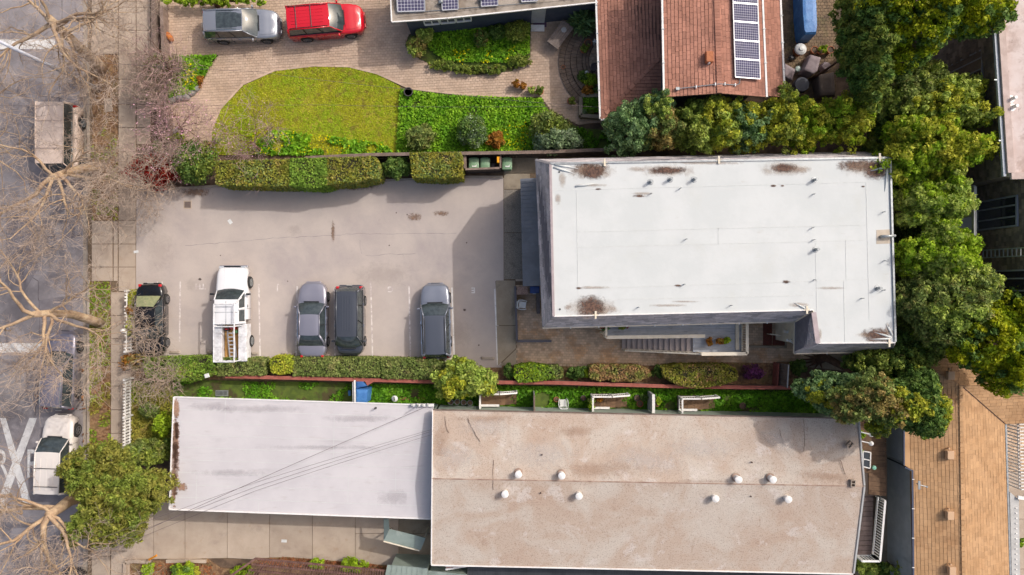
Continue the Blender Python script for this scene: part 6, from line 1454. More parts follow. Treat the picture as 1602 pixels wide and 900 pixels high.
def limbs(root, base, top, r0, ends, mat=m_bark2, name='trunk', n=8):
    mb = MB(); base, top = Vector(base), Vector(top); L = []
    for k in range(7): t = k / 6; L.append(base.lerp(top, t) + Vector((math.sin(t * 5 + base.x) * .06, math.cos(t * 4 + base.y) * .06, 0)) * (top - base).length * .15 * (1 if 0 < k else 0))
    mb.tube(L, [r0 * (1.25 - .75 * k / 6) if k else r0 * 1.6 for k in range(7)], n)
    for e_ in ends:
        s = base.lerp(top, random.uniform(.5, .95)); e_ = Vector(e_); md = s.lerp(e_, .5) + Vector((random.uniform(-.2, .2), random.uniform(-.2, .2), .15)); mb.tube([s, md, e_], [r0 * .45, r0 * .3, r0 * .12], 6)
    return mb.build(name, mat, root, smooth=True)
def tree(name, label, cat, px, py, rx, ry, zc, rz, mat, nclump, crad, per, size, group=None, lump=.2, mat2=None, frac2=.3, base=None, trunk_r=None, jit=.75, aspect=1.7, upper=-.2, up=.35, lo=.5):
    s = (CAM_H - zc) / F; c = P(px, py, zc); RX, RY = rx * s, ry * s
    b = Vector((c.x, c.y, 0)) if base is None else Vector(g(*base) + (0,))
    t = thing(name, label, cat, tuple(b), group)
    cen = ball_centers(c, RX - crad * .6, RY - crad * .6, rz, nclump, lo=lo, upper=upper, lump=lump)
    cen[:, 2] = np.maximum(cen[:, 2], crad * .5)
    rr_ = crad * RNG.uniform(.7, 1.25, nclump)
    if mat2 is not None:
        d = cen - np.array(c); k = np.argsort(np.sin(cen[:, 0] * 2.1) + np.cos(cen[:, 1] * 2.7 + 1) + 1.2 * RNG.normal(size=nclump) - cen[:, 2] * .6)[:int(nclump * frac2)]; m_ = np.zeros(nclump, bool); m_[k] = True
        foliage(t, cen[~m_], rr_[~m_], per, size, mat, 'crown', up, jit, aspect); foliage(t, cen[m_], rr_[m_], per, size, mat2, 'crown_tips', up, jit, aspect)
    else: foliage(t, cen, rr_, per, size, mat, 'crown', up, jit, aspect)
    ends = [tuple(cen[i] * .8 + np.array(c) * .2) for i in RNG.choice(nclump, min(7, nclump), replace=False)]
    limbs(t, b, Vector(c) - Vector((0, 0, rz * .2)), trunk_r or max(.03, RX * .05), ends)
    # shaded core so the crown is dense in the middle
    return t
def hedge(name, label, pts, h, mat, size=.085, dens=520, group=None, base_z=0.0, wobble=.06, cat='hedge', mat2=None):
    """clipped hedge: pts = outline of its top as seen, at height h"""
    poly = [(P(x, y, h).x, P(x, y, h).y) for x, y in pts]; cx = sum(p[0] for p in poly) / len(poly); cy = sum(p[1] for p in poly) / len(poly)
    t = thing(name, label, cat, (cx, cy, 0), group)
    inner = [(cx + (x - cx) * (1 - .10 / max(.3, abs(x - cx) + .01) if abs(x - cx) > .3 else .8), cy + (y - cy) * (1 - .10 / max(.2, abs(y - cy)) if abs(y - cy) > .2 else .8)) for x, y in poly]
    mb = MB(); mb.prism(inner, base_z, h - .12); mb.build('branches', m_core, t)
    x0, x1, y0, y1 = min(p[0] for p in poly), max(p[0] for p in poly), min(p[1] for p in poly), max(p[1] for p in poly)
    f = wob(int(abs(cx * 13 + cy * 7)) % 997, 1.6); P_, N_ = [], []
    n = int((x1 - x0) * (y1 - y0) * dens)
    for _ in range(n):
        x, y = random.uniform(x0, x1), random.uniform(y0, y1)
        if not inside((x, y), poly): continue
        P_.append((x, y, h - .05 + f(x, y) * wobble + random.uniform(-.12, .03))); N_.append((0, 0, 1))
    m = len(poly)
    for i in range(m):
        a, b = Vector(poly[i]), Vector(poly[(i + 1) % m]); d = b - a; L = d.length; nn = Vector((d.y, -d.x)).normalized()
        if (a + nn - Vector((cx, cy))).length < (a - nn - Vector((cx, cy))).length: nn = -nn
        for _ in range(int(L * h * dens * .7)):
            q = a + d * random.random() + nn * random.uniform(-.12, .05); z = base_z + h * random.random() * .98; k = 1 - .0 * z
            P_.append((q.x, q.y, z)); N_.append((nn.x, nn.y, .3))
    P_, N_ = np.array(P_), np.array(N_, float)
    if mat2 is not None:
        k = RNG.uniform(size=len(P_)) < .3 + .4 * np.sin(P_[:, 0] * 1.7) * np.sin(P_[:, 1] * 2.3 + 1)
        leaf_obj('leaves', P_[~k], N_[~k], size, mat, t, jit=.6); leaf_obj('leaf_tips', P_[k], N_[k], size, mat2, t, jit=.6)
    else: leaf_obj('leaves', P_, N_, size, mat, t, jit=.6)
    return t
# ---- clipped hedges above the parking lot
gh = 'clipped hedges along the upper side of the parking lot'; _hd = hedge
def hedge(*a, **k): k.setdefault('wobble', .11); return _hd(*a, **k)
hedge('hedge', 'tall golden green clipped hedge, leftmost above the parking lot beside the dark round shrub', [(337, 252), (452, 249), (452, 291), (390, 290), (337, 288)], 2.3, LM['hedgey'], group=gh, mat2=LM['olive'])
hedge('hedge', 'greener bulging hedge block between the two golden hedges', [(453, 248), (509, 247), (512, 290), (492, 293), (453, 290)], 2.35, LM['hedgeg'], group=gh)
hedge('hedge', 'golden green hedge block with a rounded end beside the gap and leafy shrub', [(511, 247), (585, 245), (594, 262), (590, 278), (560, 284), (512, 288)], 2.3, LM['hedgey'], group=gh, mat2=LM['olive'])
hedge('hedge', 'golden brown clipped hedge beside the green bin enclosure', [(641, 239), (720, 238), (723, 250), (722, 276), (690, 279), (645, 277)], 2.3, LM['hedgey'], group=gh, mat2=LM['olive'])
# ---- long low hedge below the parked cars
gh2 = 'low hedge blocks below the parked cars'
hz = 1.15
hedge('hedge', 'dark green hedge block below the black sedan', [(222, 561), (330, 558), (338, 584), (300, 598), (262, 594), (228, 590)], hz, LM['hedgeg'], group=gh2, dens=600, mat2=LM['olive'])
hedge('hedge', 'low hedge block behind the tailgate of the white pickup', [(339, 560), (412, 562), (413, 587), (340, 588)], hz, LM['hedgel'], group=gh2)
hedge('hedge', 'small yellow green hedge ball between the pickup and the grey sedan', [(421, 562), (430, 558), (450, 558), (458, 566), (456, 582), (440, 586), (424, 583)], 1.25, LM['yellowgreen'], group=gh2)
hedge('hedge', 'long grey green low hedge block behind the grey sedan and dark minivan', [(458, 560), (592, 561), (594, 590), (458, 588)], hz, LM['hedgel'], group=gh2)
hedge('hedge', 'grey green low hedge block behind the grey crossover, ending at the bushy tree', [(596, 561), (680, 563), (700, 572), (700, 594), (598, 592)], hz, LM['hedgel'], group=gh2)
# ---- courtyard shrubs
gh3 = 'clipped shrubs along the courtyard'
hedge('hedge', 'fresh green clipped shrub at the left end of the courtyard bed', [(806, 574), (830, 570), (856, 574), (866, 580), (868, 592), (840, 597), (812, 599), (804, 590)], 1.2, LM['hedgeg'], group=gh3, mat2=LM['lime'], cat='shrub')
hedge('hedge', 'small olive shrub right of the fresh green clipped shrub', [(858, 574), (872, 573), (881, 580), (880, 590), (866, 594), (858, 590)], 1.1, LM['olive'], group=gh3, cat='shrub')
hedge('hedge', 'copper tipped shrub, smaller left one of the reddish pair', [(923, 574), (940, 572), (957, 574), (957, 592), (940, 596), (924, 592)], 1.2, LM['redbrown'], group=gh3, cat='shrub')
hedge('hedge', 'copper tipped shrub, longer right one of the reddish pair', [(958, 573), (1000, 573), (1016, 580), (1019, 588), (1000, 596), (958, 597)], 1.2, LM['redbrown'], group=gh3, cat='shrub')
hedge('hedge', 'large green and copper clipped shrub below the raised deck', [(1036, 576), (1060, 572), (1140, 572), (1154, 580), (1154, 594), (1130, 602), (1090, 608), (1060, 602), (1040, 590)], 1.4, LM['hedgey'], group=gh3, mat2=LM['redbrown'], cat='shrub')

def shrub(label, px, py, rx, ry, h, mat, n=40, size=.09, cat='shrub', name='shrub', crad=None, per=70, group=None, mat2=None, frac2=.3, jit=.75, aspect=1.7, lump=.12):
    return tree(name, label, cat, px, py, rx, ry, h * .5, h * .5, mat, n, crad or max(.12, min(rx, ry) / 25 * .33), per, size, group=group, lump=lump, mat2=mat2, frac2=frac2, jit=jit, aspect=aspect, lo=.35)
shrub('leafy dark shrub filling the gap between the golden hedges above the lot', 622, 262, 22, 19, 2.0, LM['dark'], 60, .1)
shrub('dark green round shrub at the upper left corner of the parking lot', 308, 255, 34, 34, 2.3, LM['dark'], 110, .09, mat2=LM['feather'])
shrub('red leaved shrub overhanging the sidewalk at the lot corner', 238, 268, 46, 28, 1.6, LM['red'], 120, .08, per=45, lump=.3)
shrub('brownish green shrub behind the red leaved shrub', 308, 236, 30, 18, 1.4, LM['feather'], 45, .08, mat2=LM['redbrown'])
shrub('spiky feathery green shrub, leftmost in the garden bed below the driveway', 656, 216, 24, 22, 1.2, LM['olive'], 60, .09, jit=1.1, aspect=3)
shrub('round dark grey green clipped ball shrub in the garden bed', 739, 207, 25, 25, 1.7, LM['silver'], 90, .085, mat2=LM['dark'], frac2=.7, lump=.04)
shrub('orange brown shrub beside the round ball shrub', 776, 219, 15, 14, .9, LM['orange'], 30, .08)
shrub('large olive shrub in the garden bed beside the steps', 858, 199, 33, 26, 1.9, LM['olive'], 90, .09, mat2=LM['feather'])
shrub('silver leaved shrub overhanging the fence by the white roof corner', 872, 222, 40, 22, 2.1, LM['silver'], 110, .11, jit=1.0)
shrub('spiky blue green plant beside the dark house and terracotta roof', 913, 34, 17, 17, 1.3, LM['blue'], 36, .2, jit=1.2, aspect=5, per=24)
shrub('pale leaved shrub at the left tip of the island bed', 651, 76, 17, 18, 1.2, LM['brown'], 40, .09, mat2=LM['light'], frac2=.5)
shrub('pale green shrub against the dark wall at the left of the island bed', 664, 56, 15, 16, 1.4, LM['light'], 40, .09)
shrub('small brown topped ball shrub in the middle of the island bed', 752, 61, 12, 14, 1.1, LM['dark'], 30, .07, mat2=LM['brown'])
shrub('round dark shrub at the right of the island bed', 808, 50, 22, 18, 1.3, LM['feather'], 60, .07)
shrub('low dark bush behind the brown topped ball shrub', 778, 52, 14, 14, .9, LM['dark'], 26, .08)
for i, (x, y, rx, ry) in enumerate(((690, 102, 22, 10), (730, 110, 22, 8), (768, 108, 24, 9), (812, 96, 20, 12))):
    shrub(['low edging bush, leftmost along the lower rim of the island bed', 'low edging bush below the yellow flowers of the island bed', 'low edging bush at the lowest point of the island bed rim', 'low edging bush at the right end of the island bed rim'][i], x, y, rx, ry, .55, LM['feather'], 34, .08, group='low edging bushes round the island bed', per=45)
shrub('dark bushy plants at the left of the corner bed by the sidewalk', 247, 112, 22, 26, 1.0, LM['dark'], 50, .09, mat2=LM['feather'])
shrub('green shrub beside the top wall of the corner bed', 275, 100, 17, 14, .9, LM['feather'], 30, .09)
shrub('rust coloured mound at the right rim of the corner bed', 314, 126, 5.5, 12, .45, LM['orange'], 18, .06, per=50)
shrub('small bush between the timber walls above the red shrub', 246, 229, 8, 8, .7, LM['dark'], 12, .08)
shrub('yellow green plants at the foot of the pink blossom tree', 276, 216, 15, 8, .6, LM['lime'], 20, .08)
shrub('tuft of bright green plant on the lower left of the lawn', 339, 219, 6, 4, .35, LM['lime'], 8, .07)
shrub('green bushes along the top picture edge above the silver crossover', 335, 2, 90, 9, 1.2, LM['bright'], 90, .1, per=50, name='hedge', cat='bush')
shrub('yellow flowering plants growing through the white picket fence', 211, 490, 12, 42, 1.0, LM['yellowgreen'], 80, .09, mat2=LM['orange'], frac2=.25, per=45)
shrub('copper brown bush between the picket fence and the low hedge', 214, 566, 32, 14, 1.1, LM['redbrown'], 50, .08, mat2=LM['orange'], frac2=.3, per=45)
shrub('magenta flowering shrub at the right end of the courtyard bed', 1178, 582, 17, 14, 1.0, LM['magenta'], 40, .07, per=40)
shrub('dark green bush between the courtyard shrubs', 902, 583, 17, 12, .9, LM['dark'], 26, .09)
shrub('bright green bush left of the copper tipped shrubs', 916, 582, 6, 8, .8, LM['lime'], 10, .08)
shrub('dark bush between the copper and the large courtyard shrub', 1028, 582, 10, 12, .9, LM['dark'], 16, .09)
shrub('dark green bush behind the wooden gate', 1248, 575, 14, 14, 1.2, LM['dark'], 26, .1)
shrub('dark bush at the right end of the low hedge below the walkway slab', 795, 582, 9, 13, 1.1, LM['dark'], 20, .1)
shrub('green bush against the left end of the silver garage roof', 259, 665, 15, 20, 1.6, LM['bright'], 40, .1)
shrub('yellow green bush behind the picket fence', 235, 640, 14, 14, 1.2, LM['hedgel'], 26, .09)
shrub('dark bush tight against the corner of the silver garage roof', 262, 700, 10, 18, 1.4, LM['dark'], 24, .1)
shrub('green plant on the lower driveway bed behind the orange post', 288, 890, 20, 14, 1.0, LM['bright'], 34, .1, mat2=LM['dark'])
shrub('small green plant beside the orange post', 232, 892, 11, 12, .7, LM['lime'], 18, .09)
shrub('yellow flowering plant right of the large green driveway plant', 308, 893, 8, 8, .6, LM['yellowgreen'], 12, .08)
shrub('bright green shrub, left one of the pair by the brown pergola', 497, 881, 16, 9, 1.0, LM['lime'], 30, .08, group='lime shrubs by the pergola')
shrub('bright green shrub, larger right one of the pair by the brown pergola', 553, 883, 23, 12, 1.1, LM['lime'], 46, .08, group='lime shrubs by the pergola')
shrub('green weeds poking through the left corner of the pergola', 380, 893, 20, 10, .9, LM['bright'], 30, .09)
shrub('leafy plant in the corner below the rear deck railing', 1352, 885, 22, 14, 1.5, LM['light'], 40, .1)
shrub('dark plant right of the leafy plant below the rear deck', 1376, 890, 16, 14, 1.3, LM['dark'], 30, .1)
shrub('sprawling yellow green plant in the sunken passage', 1400, 888, 22, 12, 1.8, LM['light'], 22, .09, per=30, lump=.4)
shrub('slender climber against the grey stucco wall', 1412, 882, 9, 14, 2.6, LM['yellowgreen'], 14, .09, per=34)
shrub('green vine on the pale shed at the right edge', 1583, 843, 5, 12, 2.2, LM['bright'], 12, .08)
shrub('green weeds under the dark corrugated roof edge', 832, 896, 12, 6, 2.0, LM['bright'], 14, .09)
shrub('green weeds at the far right of the corrugated roof edge', 1135, 900, 18, 5, 2.0, LM['bright'], 14, .09)
# bushy light green tree over the low hedge
tree('bushy_tree', 'bushy light green tree spilling over the low hedge and the red wall', 'tree', 726, 593, 55, 31, 1.8, 1.1, LM['light'], 150, .3, 90, .12, mat2=LM['yellowgreen'], frac2=.25, lump=.28, jit=.9, aspect=2.2, lo=.3)
# juniper by the street
tree('juniper_tree', 'large spreading olive green juniper at the lower left beside the silver garage roof', 'tree', 181, 772, 82, 78, 3.6, 1.9, LM['juniper'], 900, .24, 60, .08, mat2=LM['feather'], frac2=.35, lump=.3, jit=1.0, aspect=2.6, base=(200, 755), trunk_r=.2, lo=.3)
shrub('upper lobe of green foliage beside the picket fence end', 233, 706, 34, 22, 2.8, LM['hedgel'], 90, .1, mat2=LM['feather'], frac2=.5, jit=1.0, aspect=2.4)
# ---- evergreen row above the white roof
gr = 'evergreen trees in the row above the white roof'
row = [('blue green evergreen, leftmost of the row, reaching the terracotta roof corner', 985, 205, 36, 40, 4.0, 'blue', None), ('blue green evergreen touching the lower edge of the left terracotta roof', 1022, 172, 30, 24, 4.4, 'blue', 'light'),
       ('brown tipped evergreen in the row right of the blue green ones', 1033, 205, 32, 30, 4.0, 'olive', 'brown'), ('mid green evergreen right of the brown tipped one', 1080, 200, 30, 42, 4.2, 'feather', 'light'),
       ('pale yellow evergreen below the conduit of the terracotta roof', 1122, 192, 30, 44, 4.6, 'light', 'yellowgreen'), ('green evergreen below the solar strip', 1168, 200, 33, 42, 4.4, 'blue', 'yellowgreen'),
       ('yellow tipped evergreen below the right gutter of the terracotta roof', 1216, 192, 32, 44, 4.6, 'feather', 'yellowgreen'), ('golden green evergreen below the covered patio furniture', 1266, 196, 32, 40, 4.5, 'bright', 'yellowgreen'),
       ('brightest yellow green evergreen at the right end of the row', 1318, 190, 38, 44, 4.8, 'yellowgreen', 'bright')]
for lab, x, y, rx, ry, zc, m1, m2 in row:
    tree('evergreen_tree', lab, 'tree', x, y, rx * 1.18, ry * 1.1, zc, 1.9, LM[m1], 230, .22, 62, .095, group=gr, mat2=LM[m2] if m2 else None, frac2=.4, lump=.25, upper=-.4, lo=.25)
# ---- trees on the right
gt = 'trees between the white roof and the tall brown building'
def rt(lab, x, y, rx, ry, zc, rz, m1, m2, n, cr=.36, size=.125, per=80, **k): return tree(k.pop('name', 'leafy_tree'), lab, 'tree', x, y, rx * 1.12, ry * 1.12, zc, rz, LM[m1], int(n * 2.0), cr * .68, int(per * .72), size * .88, group=gt, mat2=LM[m2] if m2 else None, upper=k.pop('upper', -.35), lo=.3, **k)
rt('feathery dark green tree beside the covered patio furniture', 1352, 66, 36, 88, 6.6, 2.4, 'dark', 'feather', 330, .34, .11, jit=1.1, aspect=3, frac2=.65)
rt('large deep yellow green conifer at the top right', 1448, 10, 100, 76, 7.6, 2.6, 'dark', 'yellowdeep', 620, .40, .13, lump=.25, frac2=.62, name='conifer_tree', upper=-.2)
rt('grey green tree with airy leaves below the top right conifer', 1402, 140, 66, 42, 5.2, 1.8, 'olive', 'light', 260, .36, .12, jit=1.0)
rt('pale leafy tree reaching the shaded brown wall', 1478, 168, 58, 44, 5.8, 1.8, 'light', 'yellowgreen', 230, .34, .12, lump=.3)
rt('vivid green tree right of the golden evergreen row', 1450, 232, 78, 52, 6.0, 2.0, 'bright', 'yellowgreen', 380, .38, .13, lump=.28, frac2=.42)
rt('dark green tree filling the gap at the top right corner of the white roof', 1398, 232, 42, 56, 4.4, 1.8, 'dark', 'feather', 200, .36, .12)
rt('pale green tree beside the upper right edge of the white roof', 1456, 318, 55, 48, 5.6, 1.9, 'light', 'bright', 250, .34, .12, lump=.25)
rt('dark understorey tree along the right edge of the white roof', 1422, 360, 28, 105, 3.2, 1.6, 'feather', 'dark', 220, .36, .12)
rt('green and olive tree beside the leaning ladder', 1462, 400, 62, 46, 5.8, 2.0, 'bright', 'light', 270, .34, .12, lump=.25)
rt('olive tree with dry twigs right of the lower white roof', 1478, 476, 68, 62, 6.2, 2.2, 'olive', 'light', 400, .36, .11, lump=.18, jit=1.0)
rt('shadowed green tree along the lower right edge of the white roof', 1428, 480, 34, 80, 4.0, 1.8, 'feather', 'bright', 240, .36, .12)
rt('dark evergreen tree behind the lower right corner of the white roof', 1400, 568, 66, 44, 4.2, 1.7, 'dark', 'feather', 260, .36, .12)
rt('golden green conifer above the tan orange roof', 1562, 530, 72, 66, 6.6, 2.2, 'dark', 'yellowdeep', 430, .38, .125, lump=.25, frac2=.65, name='conifer_tree')
rt('blue green shrubby tree above the right end of the deep green yard', 1298, 612, 46, 30, 4.6, 1.3, 'blue', 'yellowgreen', 170, .32, .12, frac2=.2)
rt('tree with pink brown dry foliage over the corner of the brown roof', 1362, 625, 56, 38, 6.6, 1.5, 'olive', 'brown', 240, .32, .11, frac2=.45, lump=.25)
rt('rounded green and gold tree beside the tan orange roof', 1424, 630, 50, 46, 6.6, 1.8, 'dark', 'yellowgreen', 330, .34, .12, frac2=.3, lump=.22)
rt('small yellow tipped bush hanging over the rear deck', 1374, 669, 15, 13, 4.6, .6, 'yellowgreen', 'olive', 70, .28, .11)
# leaning trunk seen in the open
LT = thing('leaning_tree', 'leaning brown trunk with exposed roots right of the wooden gate', 'tree', P(1284, 568, 0), gt)
mb = MB(); mb.tube([P(1280, 562, .0), P(1293, 560, .5), P(1312, 570, 1.6), P(1332, 582, 2.6), P(1350, 590, 3.2)], [.34, .26, .22, .18, .12], 8); mb.tube([P(1330, 581, 2.5), P(1350, 584, 3.0), P(1366, 581, 3.4)], [.14, .11, .07], 6); mb.tube([P(1332, 584, 2.6), P(1340, 600, 3.2), P(1358, 607, 3.6)], [.14, .1, .06], 6)
for a in range(7): t = 2.2 + a * .45; p = P(1282, 563, .1); mb.tube([p, p + Vector((math.cos(t) * .5, math.sin(t) * .35, -.02)), p + Vector((math.cos(t) * 1.1, math.sin(t) * .6, -.06))], [.12, .07, .02], 5)
mb.build('trunk', m_bark2, LT, smooth=True)

# ---------------------------------------------------------------- bare street trees
def grow_tree(name, label, base_px, trunk, limb_dirs, zl, seed, spread=3.8, r0=.3, fine=1.0, twig=None, bark=None, cat='bare tree', group='bare street trees', blossoms=None):
    rnd = random.Random(seed); b = Vector(g(*base_px) + (0,)); t = thing(name, label, cat, tuple(b), group)
    tk, tw = MB(), MB(); tips = []
    def branch(p, d, L, r, lev, mb_l):
        n = {1: 8, 2: 6, 3: 5, 4: 3}[lev]; pts, rad = [p.copy()], [r]; q = p.copy(); dd = d.copy()
        wig = {1: .22, 2: .30, 3: .34, 4: .3}[lev]
        for k in range(n):
            dd = (dd + Vector((rnd.gauss(0, wig), rnd.gauss(0, wig), rnd.gauss(0, wig * .6) + (.05 if lev < 3 else .02)))).normalized(); q = q + dd * (L / n); pts.append(q.copy()); rad.append(max(.006, r * (1 - .82 * (k + 1) / n)))
        (tk if lev <= 2 else tw).tube(pts, rad, {1: 7, 2: 5, 3: 3, 4: 3}[lev], cap=False)
        if lev == 4: tips.append(pts[-1]); return
        nch = {1: 10, 2: 11, 3: 6}[lev]; nch = max(2, int(nch * (fine if lev > 1 else 1)))
        for c in range(nch):
            s = rnd.uniform(.22, 1.0); i = min(n - 1, int(s * n)); o_ = pts[i].lerp(pts[i + 1], s * n - i)
            ax = (pts[i + 1] - pts[i]).normalized(); side = ax.cross(Vector((rnd.gauss(0, 1), rnd.gauss(0, 1), rnd.gauss(0, 1)))).normalized()
            nd_ = (ax * rnd.uniform(.35, .9) + side * rnd.uniform(.6, 1.1) + Vector((0, 0, .12))).normalized()
            if lev == 1: branch(o_, nd_, L * rnd.uniform(.4, .7), rad[i] * .5, 2, None)
            elif lev == 2: branch(o_, nd_, rnd.uniform(.7, 1.5), max(.013, rad[i] * .38), 3, None)
            else: branch(o_, nd_, rnd.uniform(.35, .75), .0075, 4, None)
    top = Vector(trunk[-1]); tk.tube([Vector(p) for p in trunk], [r0 * .88 * (1.35 - .6 * k / (len(trunk) - 1)) for k in range(len(trunk))], 10)
    for (dx, dy, dz, L, r, f) in limb_dirs:
        s = Vector(trunk[-1]).lerp(Vector(trunk[-2]), f); branch(s, Vector((dx, dy, dz)).normalized(), L, r * .8, 1, None)
    tk.build('trunk', bark or m_bark, t, smooth=True); tw.build('twigs', twig or m_twig, t)
    if blossoms:
        pts = np.array([tuple(p) for p in tips]); k = RNG.integers(0, len(pts), blossoms[1]); q = pts[k] + RNG.normal(0, .12, (blossoms[1], 3)); leaf_obj('blossoms', q, np.tile([0, 0, 1.], (len(q), 1)), blossoms[2], LM[blossoms[0]], t, aspect=1.1)
    return t
def tp(*pts): return [tuple(P(x, y, z)) for x, y, z in pts]
def ring_limbs(n, seed, L, r, up=.55, bias=(0, 0)):
    rr_ = random.Random(seed); a0 = rr_.uniform(0, 6.28)
    return [(math.cos(a0 + 6.283 * k / n + rr_.uniform(-.3, .3)) + bias[0], math.sin(a0 + 6.283 * k / n + rr_.uniform(-.3, .3)) + bias[1], up * rr_.uniform(.5, 1.5), L * rr_.uniform(.8, 1.2), r * rr_.uniform(.75, 1.15), rr_.uniform(0, .5)) for k in range(n)]
grow_tree('plane_tree', 'bare plane tree with thick leaning trunk behind the street lamp pole at the top left', (160, 108), tp((160, 108, 0), (150, 98, 1.0), (128, 78, 2.6), (104, 55, 4.4), (76, 28, 6.0)), ring_limbs(6, 3, 4.4, .15, .35, (.25, -.1)) + [(1, .6, .2, 4.5, .13, .9), (.8, -.9, .2, 4.6, .13, 1.0), (.2, -1, .1, 4.2, .12, .6)], 6, 101, r0=.33, fine=.86)
grow_tree('plane_tree', 'bare plane tree with pale forking limbs over the road opposite the parking lot entrance', (158, 262), tp((158, 262, 0), (150, 262, .8), (128, 264, 2.2), (104, 270, 3.6), (80, 278, 4.8)), [(-.9, -.55, .35, 5.0, .17, 0), (-.1, -1, .2, 4.4, .14, .1), (.9, -.65, .25, 5.2, .13, .5), (.7, -1, .1, 4.8, .12, .3), (-.7, .8, .4, 4.2, .12, .2), (.9, .5, .3, 4.2, .11, .6), (.9, .0, .2, 5.2, .12, .8)], 6, 202, r0=.28, fine=.86)
grow_tree('plane_tree', 'bare plane tree reaching left over the dull grey minivan', (158, 506), tp((158, 506, 0), (140, 500, 1.2), (112, 492, 3.0), (80, 490, 4.6), (52, 492, 5.8)), [(-1, .2, .3, 4.2, .15, 0), (-.8, -.7, .3, 4.6, .14, .1), (-.2, 1, .3, 4.4, .12, .4), (.5, -1, .2, 5.0, .13, .6), (.9, -.35, .25, 5.4, .13, .9), (.2, -1, .15, 4.8, .12, 1.0), (.9, .7, .2, 4.6, .12, .8)], 6, 303, r0=.27, fine=.86)
grow_tree('plane_tree', 'bare plane tree with very thick pale limbs at the bottom left corner', (148, 772), tp((148, 772, 0), (132, 776, 1.2), (108, 784, 2.8), (92, 796, 4.0), (76, 806, 5.0)), [(-1, .12, .25, 4.6, .22, 1.0), (-.2, -1, .2, 4.6, .24, .1), (.7, -.9, .15, 4.8, .16, .0), (-.9, -.6, .35, 4.6, .18, .4), (-.7, .7, .4, 4.2, .13, .2), (1, -.1, .2, 4.6, .12, .1)], 6, 404, r0=.36, fine=.86)
grow_tree('plane_tree', 'bare tree whose twigs fill the lower left between the road letters and the kerb', (40, 560), tp((-60, 600, 0), (-62, 602, 2.0), (-66, 604, 4.5)), [(1, .1, .15, 5.6, .12, 0), (1, .9, .2, 5.4, .11, .1), (1, -.8, .15, 5.4, .11, .2)], 6, 505, r0=.2, fine=.5)
grow_tree('plane_tree', 'bare tree whose twigs reach in over the road at the upper left edge', (-60, 200), tp((-60, 200, 0), (-62, 200, 2.0), (-66, 198, 4.5)), [(1, .3, .15, 5.6, .12, 0), (1, -.6, .2, 5.4, .11, .1), (.8, 1, .15, 5.0, .11, .2), (1, -1.2, .15, 5.4, .11, .2)], 6, 606, r0=.2, fine=.5)
m_twigp = M('pinkish bare twigs', C('c0a29c'), C('ac8c8a'), scale=1.2, rough=.9, rnd=.15)
grow_tree('ornamental_tree', 'small bare ornamental tree with pinkish twigs between the two timber walls', (268, 116), tp((270, 118, 0), (268, 112, .7), (262, 106, 1.4)), ring_limbs(9, 9, 2.3, .045, .7), 1.4, 707, r0=.09, fine=.26, twig=m_twigp, bark=m_bark2, cat='ornamental tree', group='small garden trees')
grow_tree('ornamental_tree', 'ornamental tree with pink blossoms over the lower timber walls', (286, 206), tp((286, 206, 0), (284, 203, .7), (281, 200, 1.3)), ring_limbs(9, 12, 2.0, .04, .45), 1.4, 808, r0=.08, fine=.3, twig=m_twigp, bark=m_bark2, cat='ornamental tree', group='small garden trees', blossoms=('pink', 650, .07))
grow_tree('ornamental_tree', 'low bare bush with pale pink blossoms at the lower left of the lawn', (398, 232), tp((412, 238, 0), (402, 231, .5), (392, 222, 1.0)), ring_limbs(8, 15, 2.0, .03, .35), 1, 909, r0=.1, fine=.22, twig=m_twigp, bark=m_bark2, cat='ornamental tree', group='small garden trees', blossoms=('pink', 160, .06))
grow_tree('bare_shrub', 'bare twiggy shrub arching over the red leaved shrub', (222, 290), tp((240, 285, 0), (238, 283, .6), (236, 281, 1.2)), ring_limbs(7, 18, 2.3, .035, .4, (0, -.2)), 1, 111, r0=.06, fine=.6, cat='bare shrub', group='bare twiggy shrubs', twig=m_twig)
grow_tree('bare_shrub', 'bare twiggy shrub in the left part of the corner bed', (240, 130), tp((246, 130, 0), (245, 129, .5), (243, 128, 1.0)), ring_limbs(7, 21, 1.7, .03, .4), 1, 112, r0=.05, fine=.6, cat='bare shrub', group='bare twiggy shrubs', twig=m_twig)
grow_tree('bare_shrub', 'bare twiggy shrub over the copper brown bush below the black sedan', (240, 590), tp((246, 592, 0), (244, 590, .6), (240, 588, 1.2)), ring_limbs(7, 24, 1.5, .03, .4), 1, 113, r0=.05, fine=.3, cat='bare shrub', group='bare twiggy shrubs', twig=m_twig)
grow_tree('bare_shrub', 'bare twigs hanging across the roof and nose of the black sedan', (212, 520), tp((206, 520, 0), (208, 520, .9), (214, 518, 1.8)), [(1, .2, .15, 1.6, .03, 0), (1, -.6, .1, 1.8, .03, .2), (.8, .6, .1, 1.2, .03, .4)], 1, 114, r0=.05, fine=.12, cat='bare shrub', group='bare twiggy shrubs', twig=m_twig)
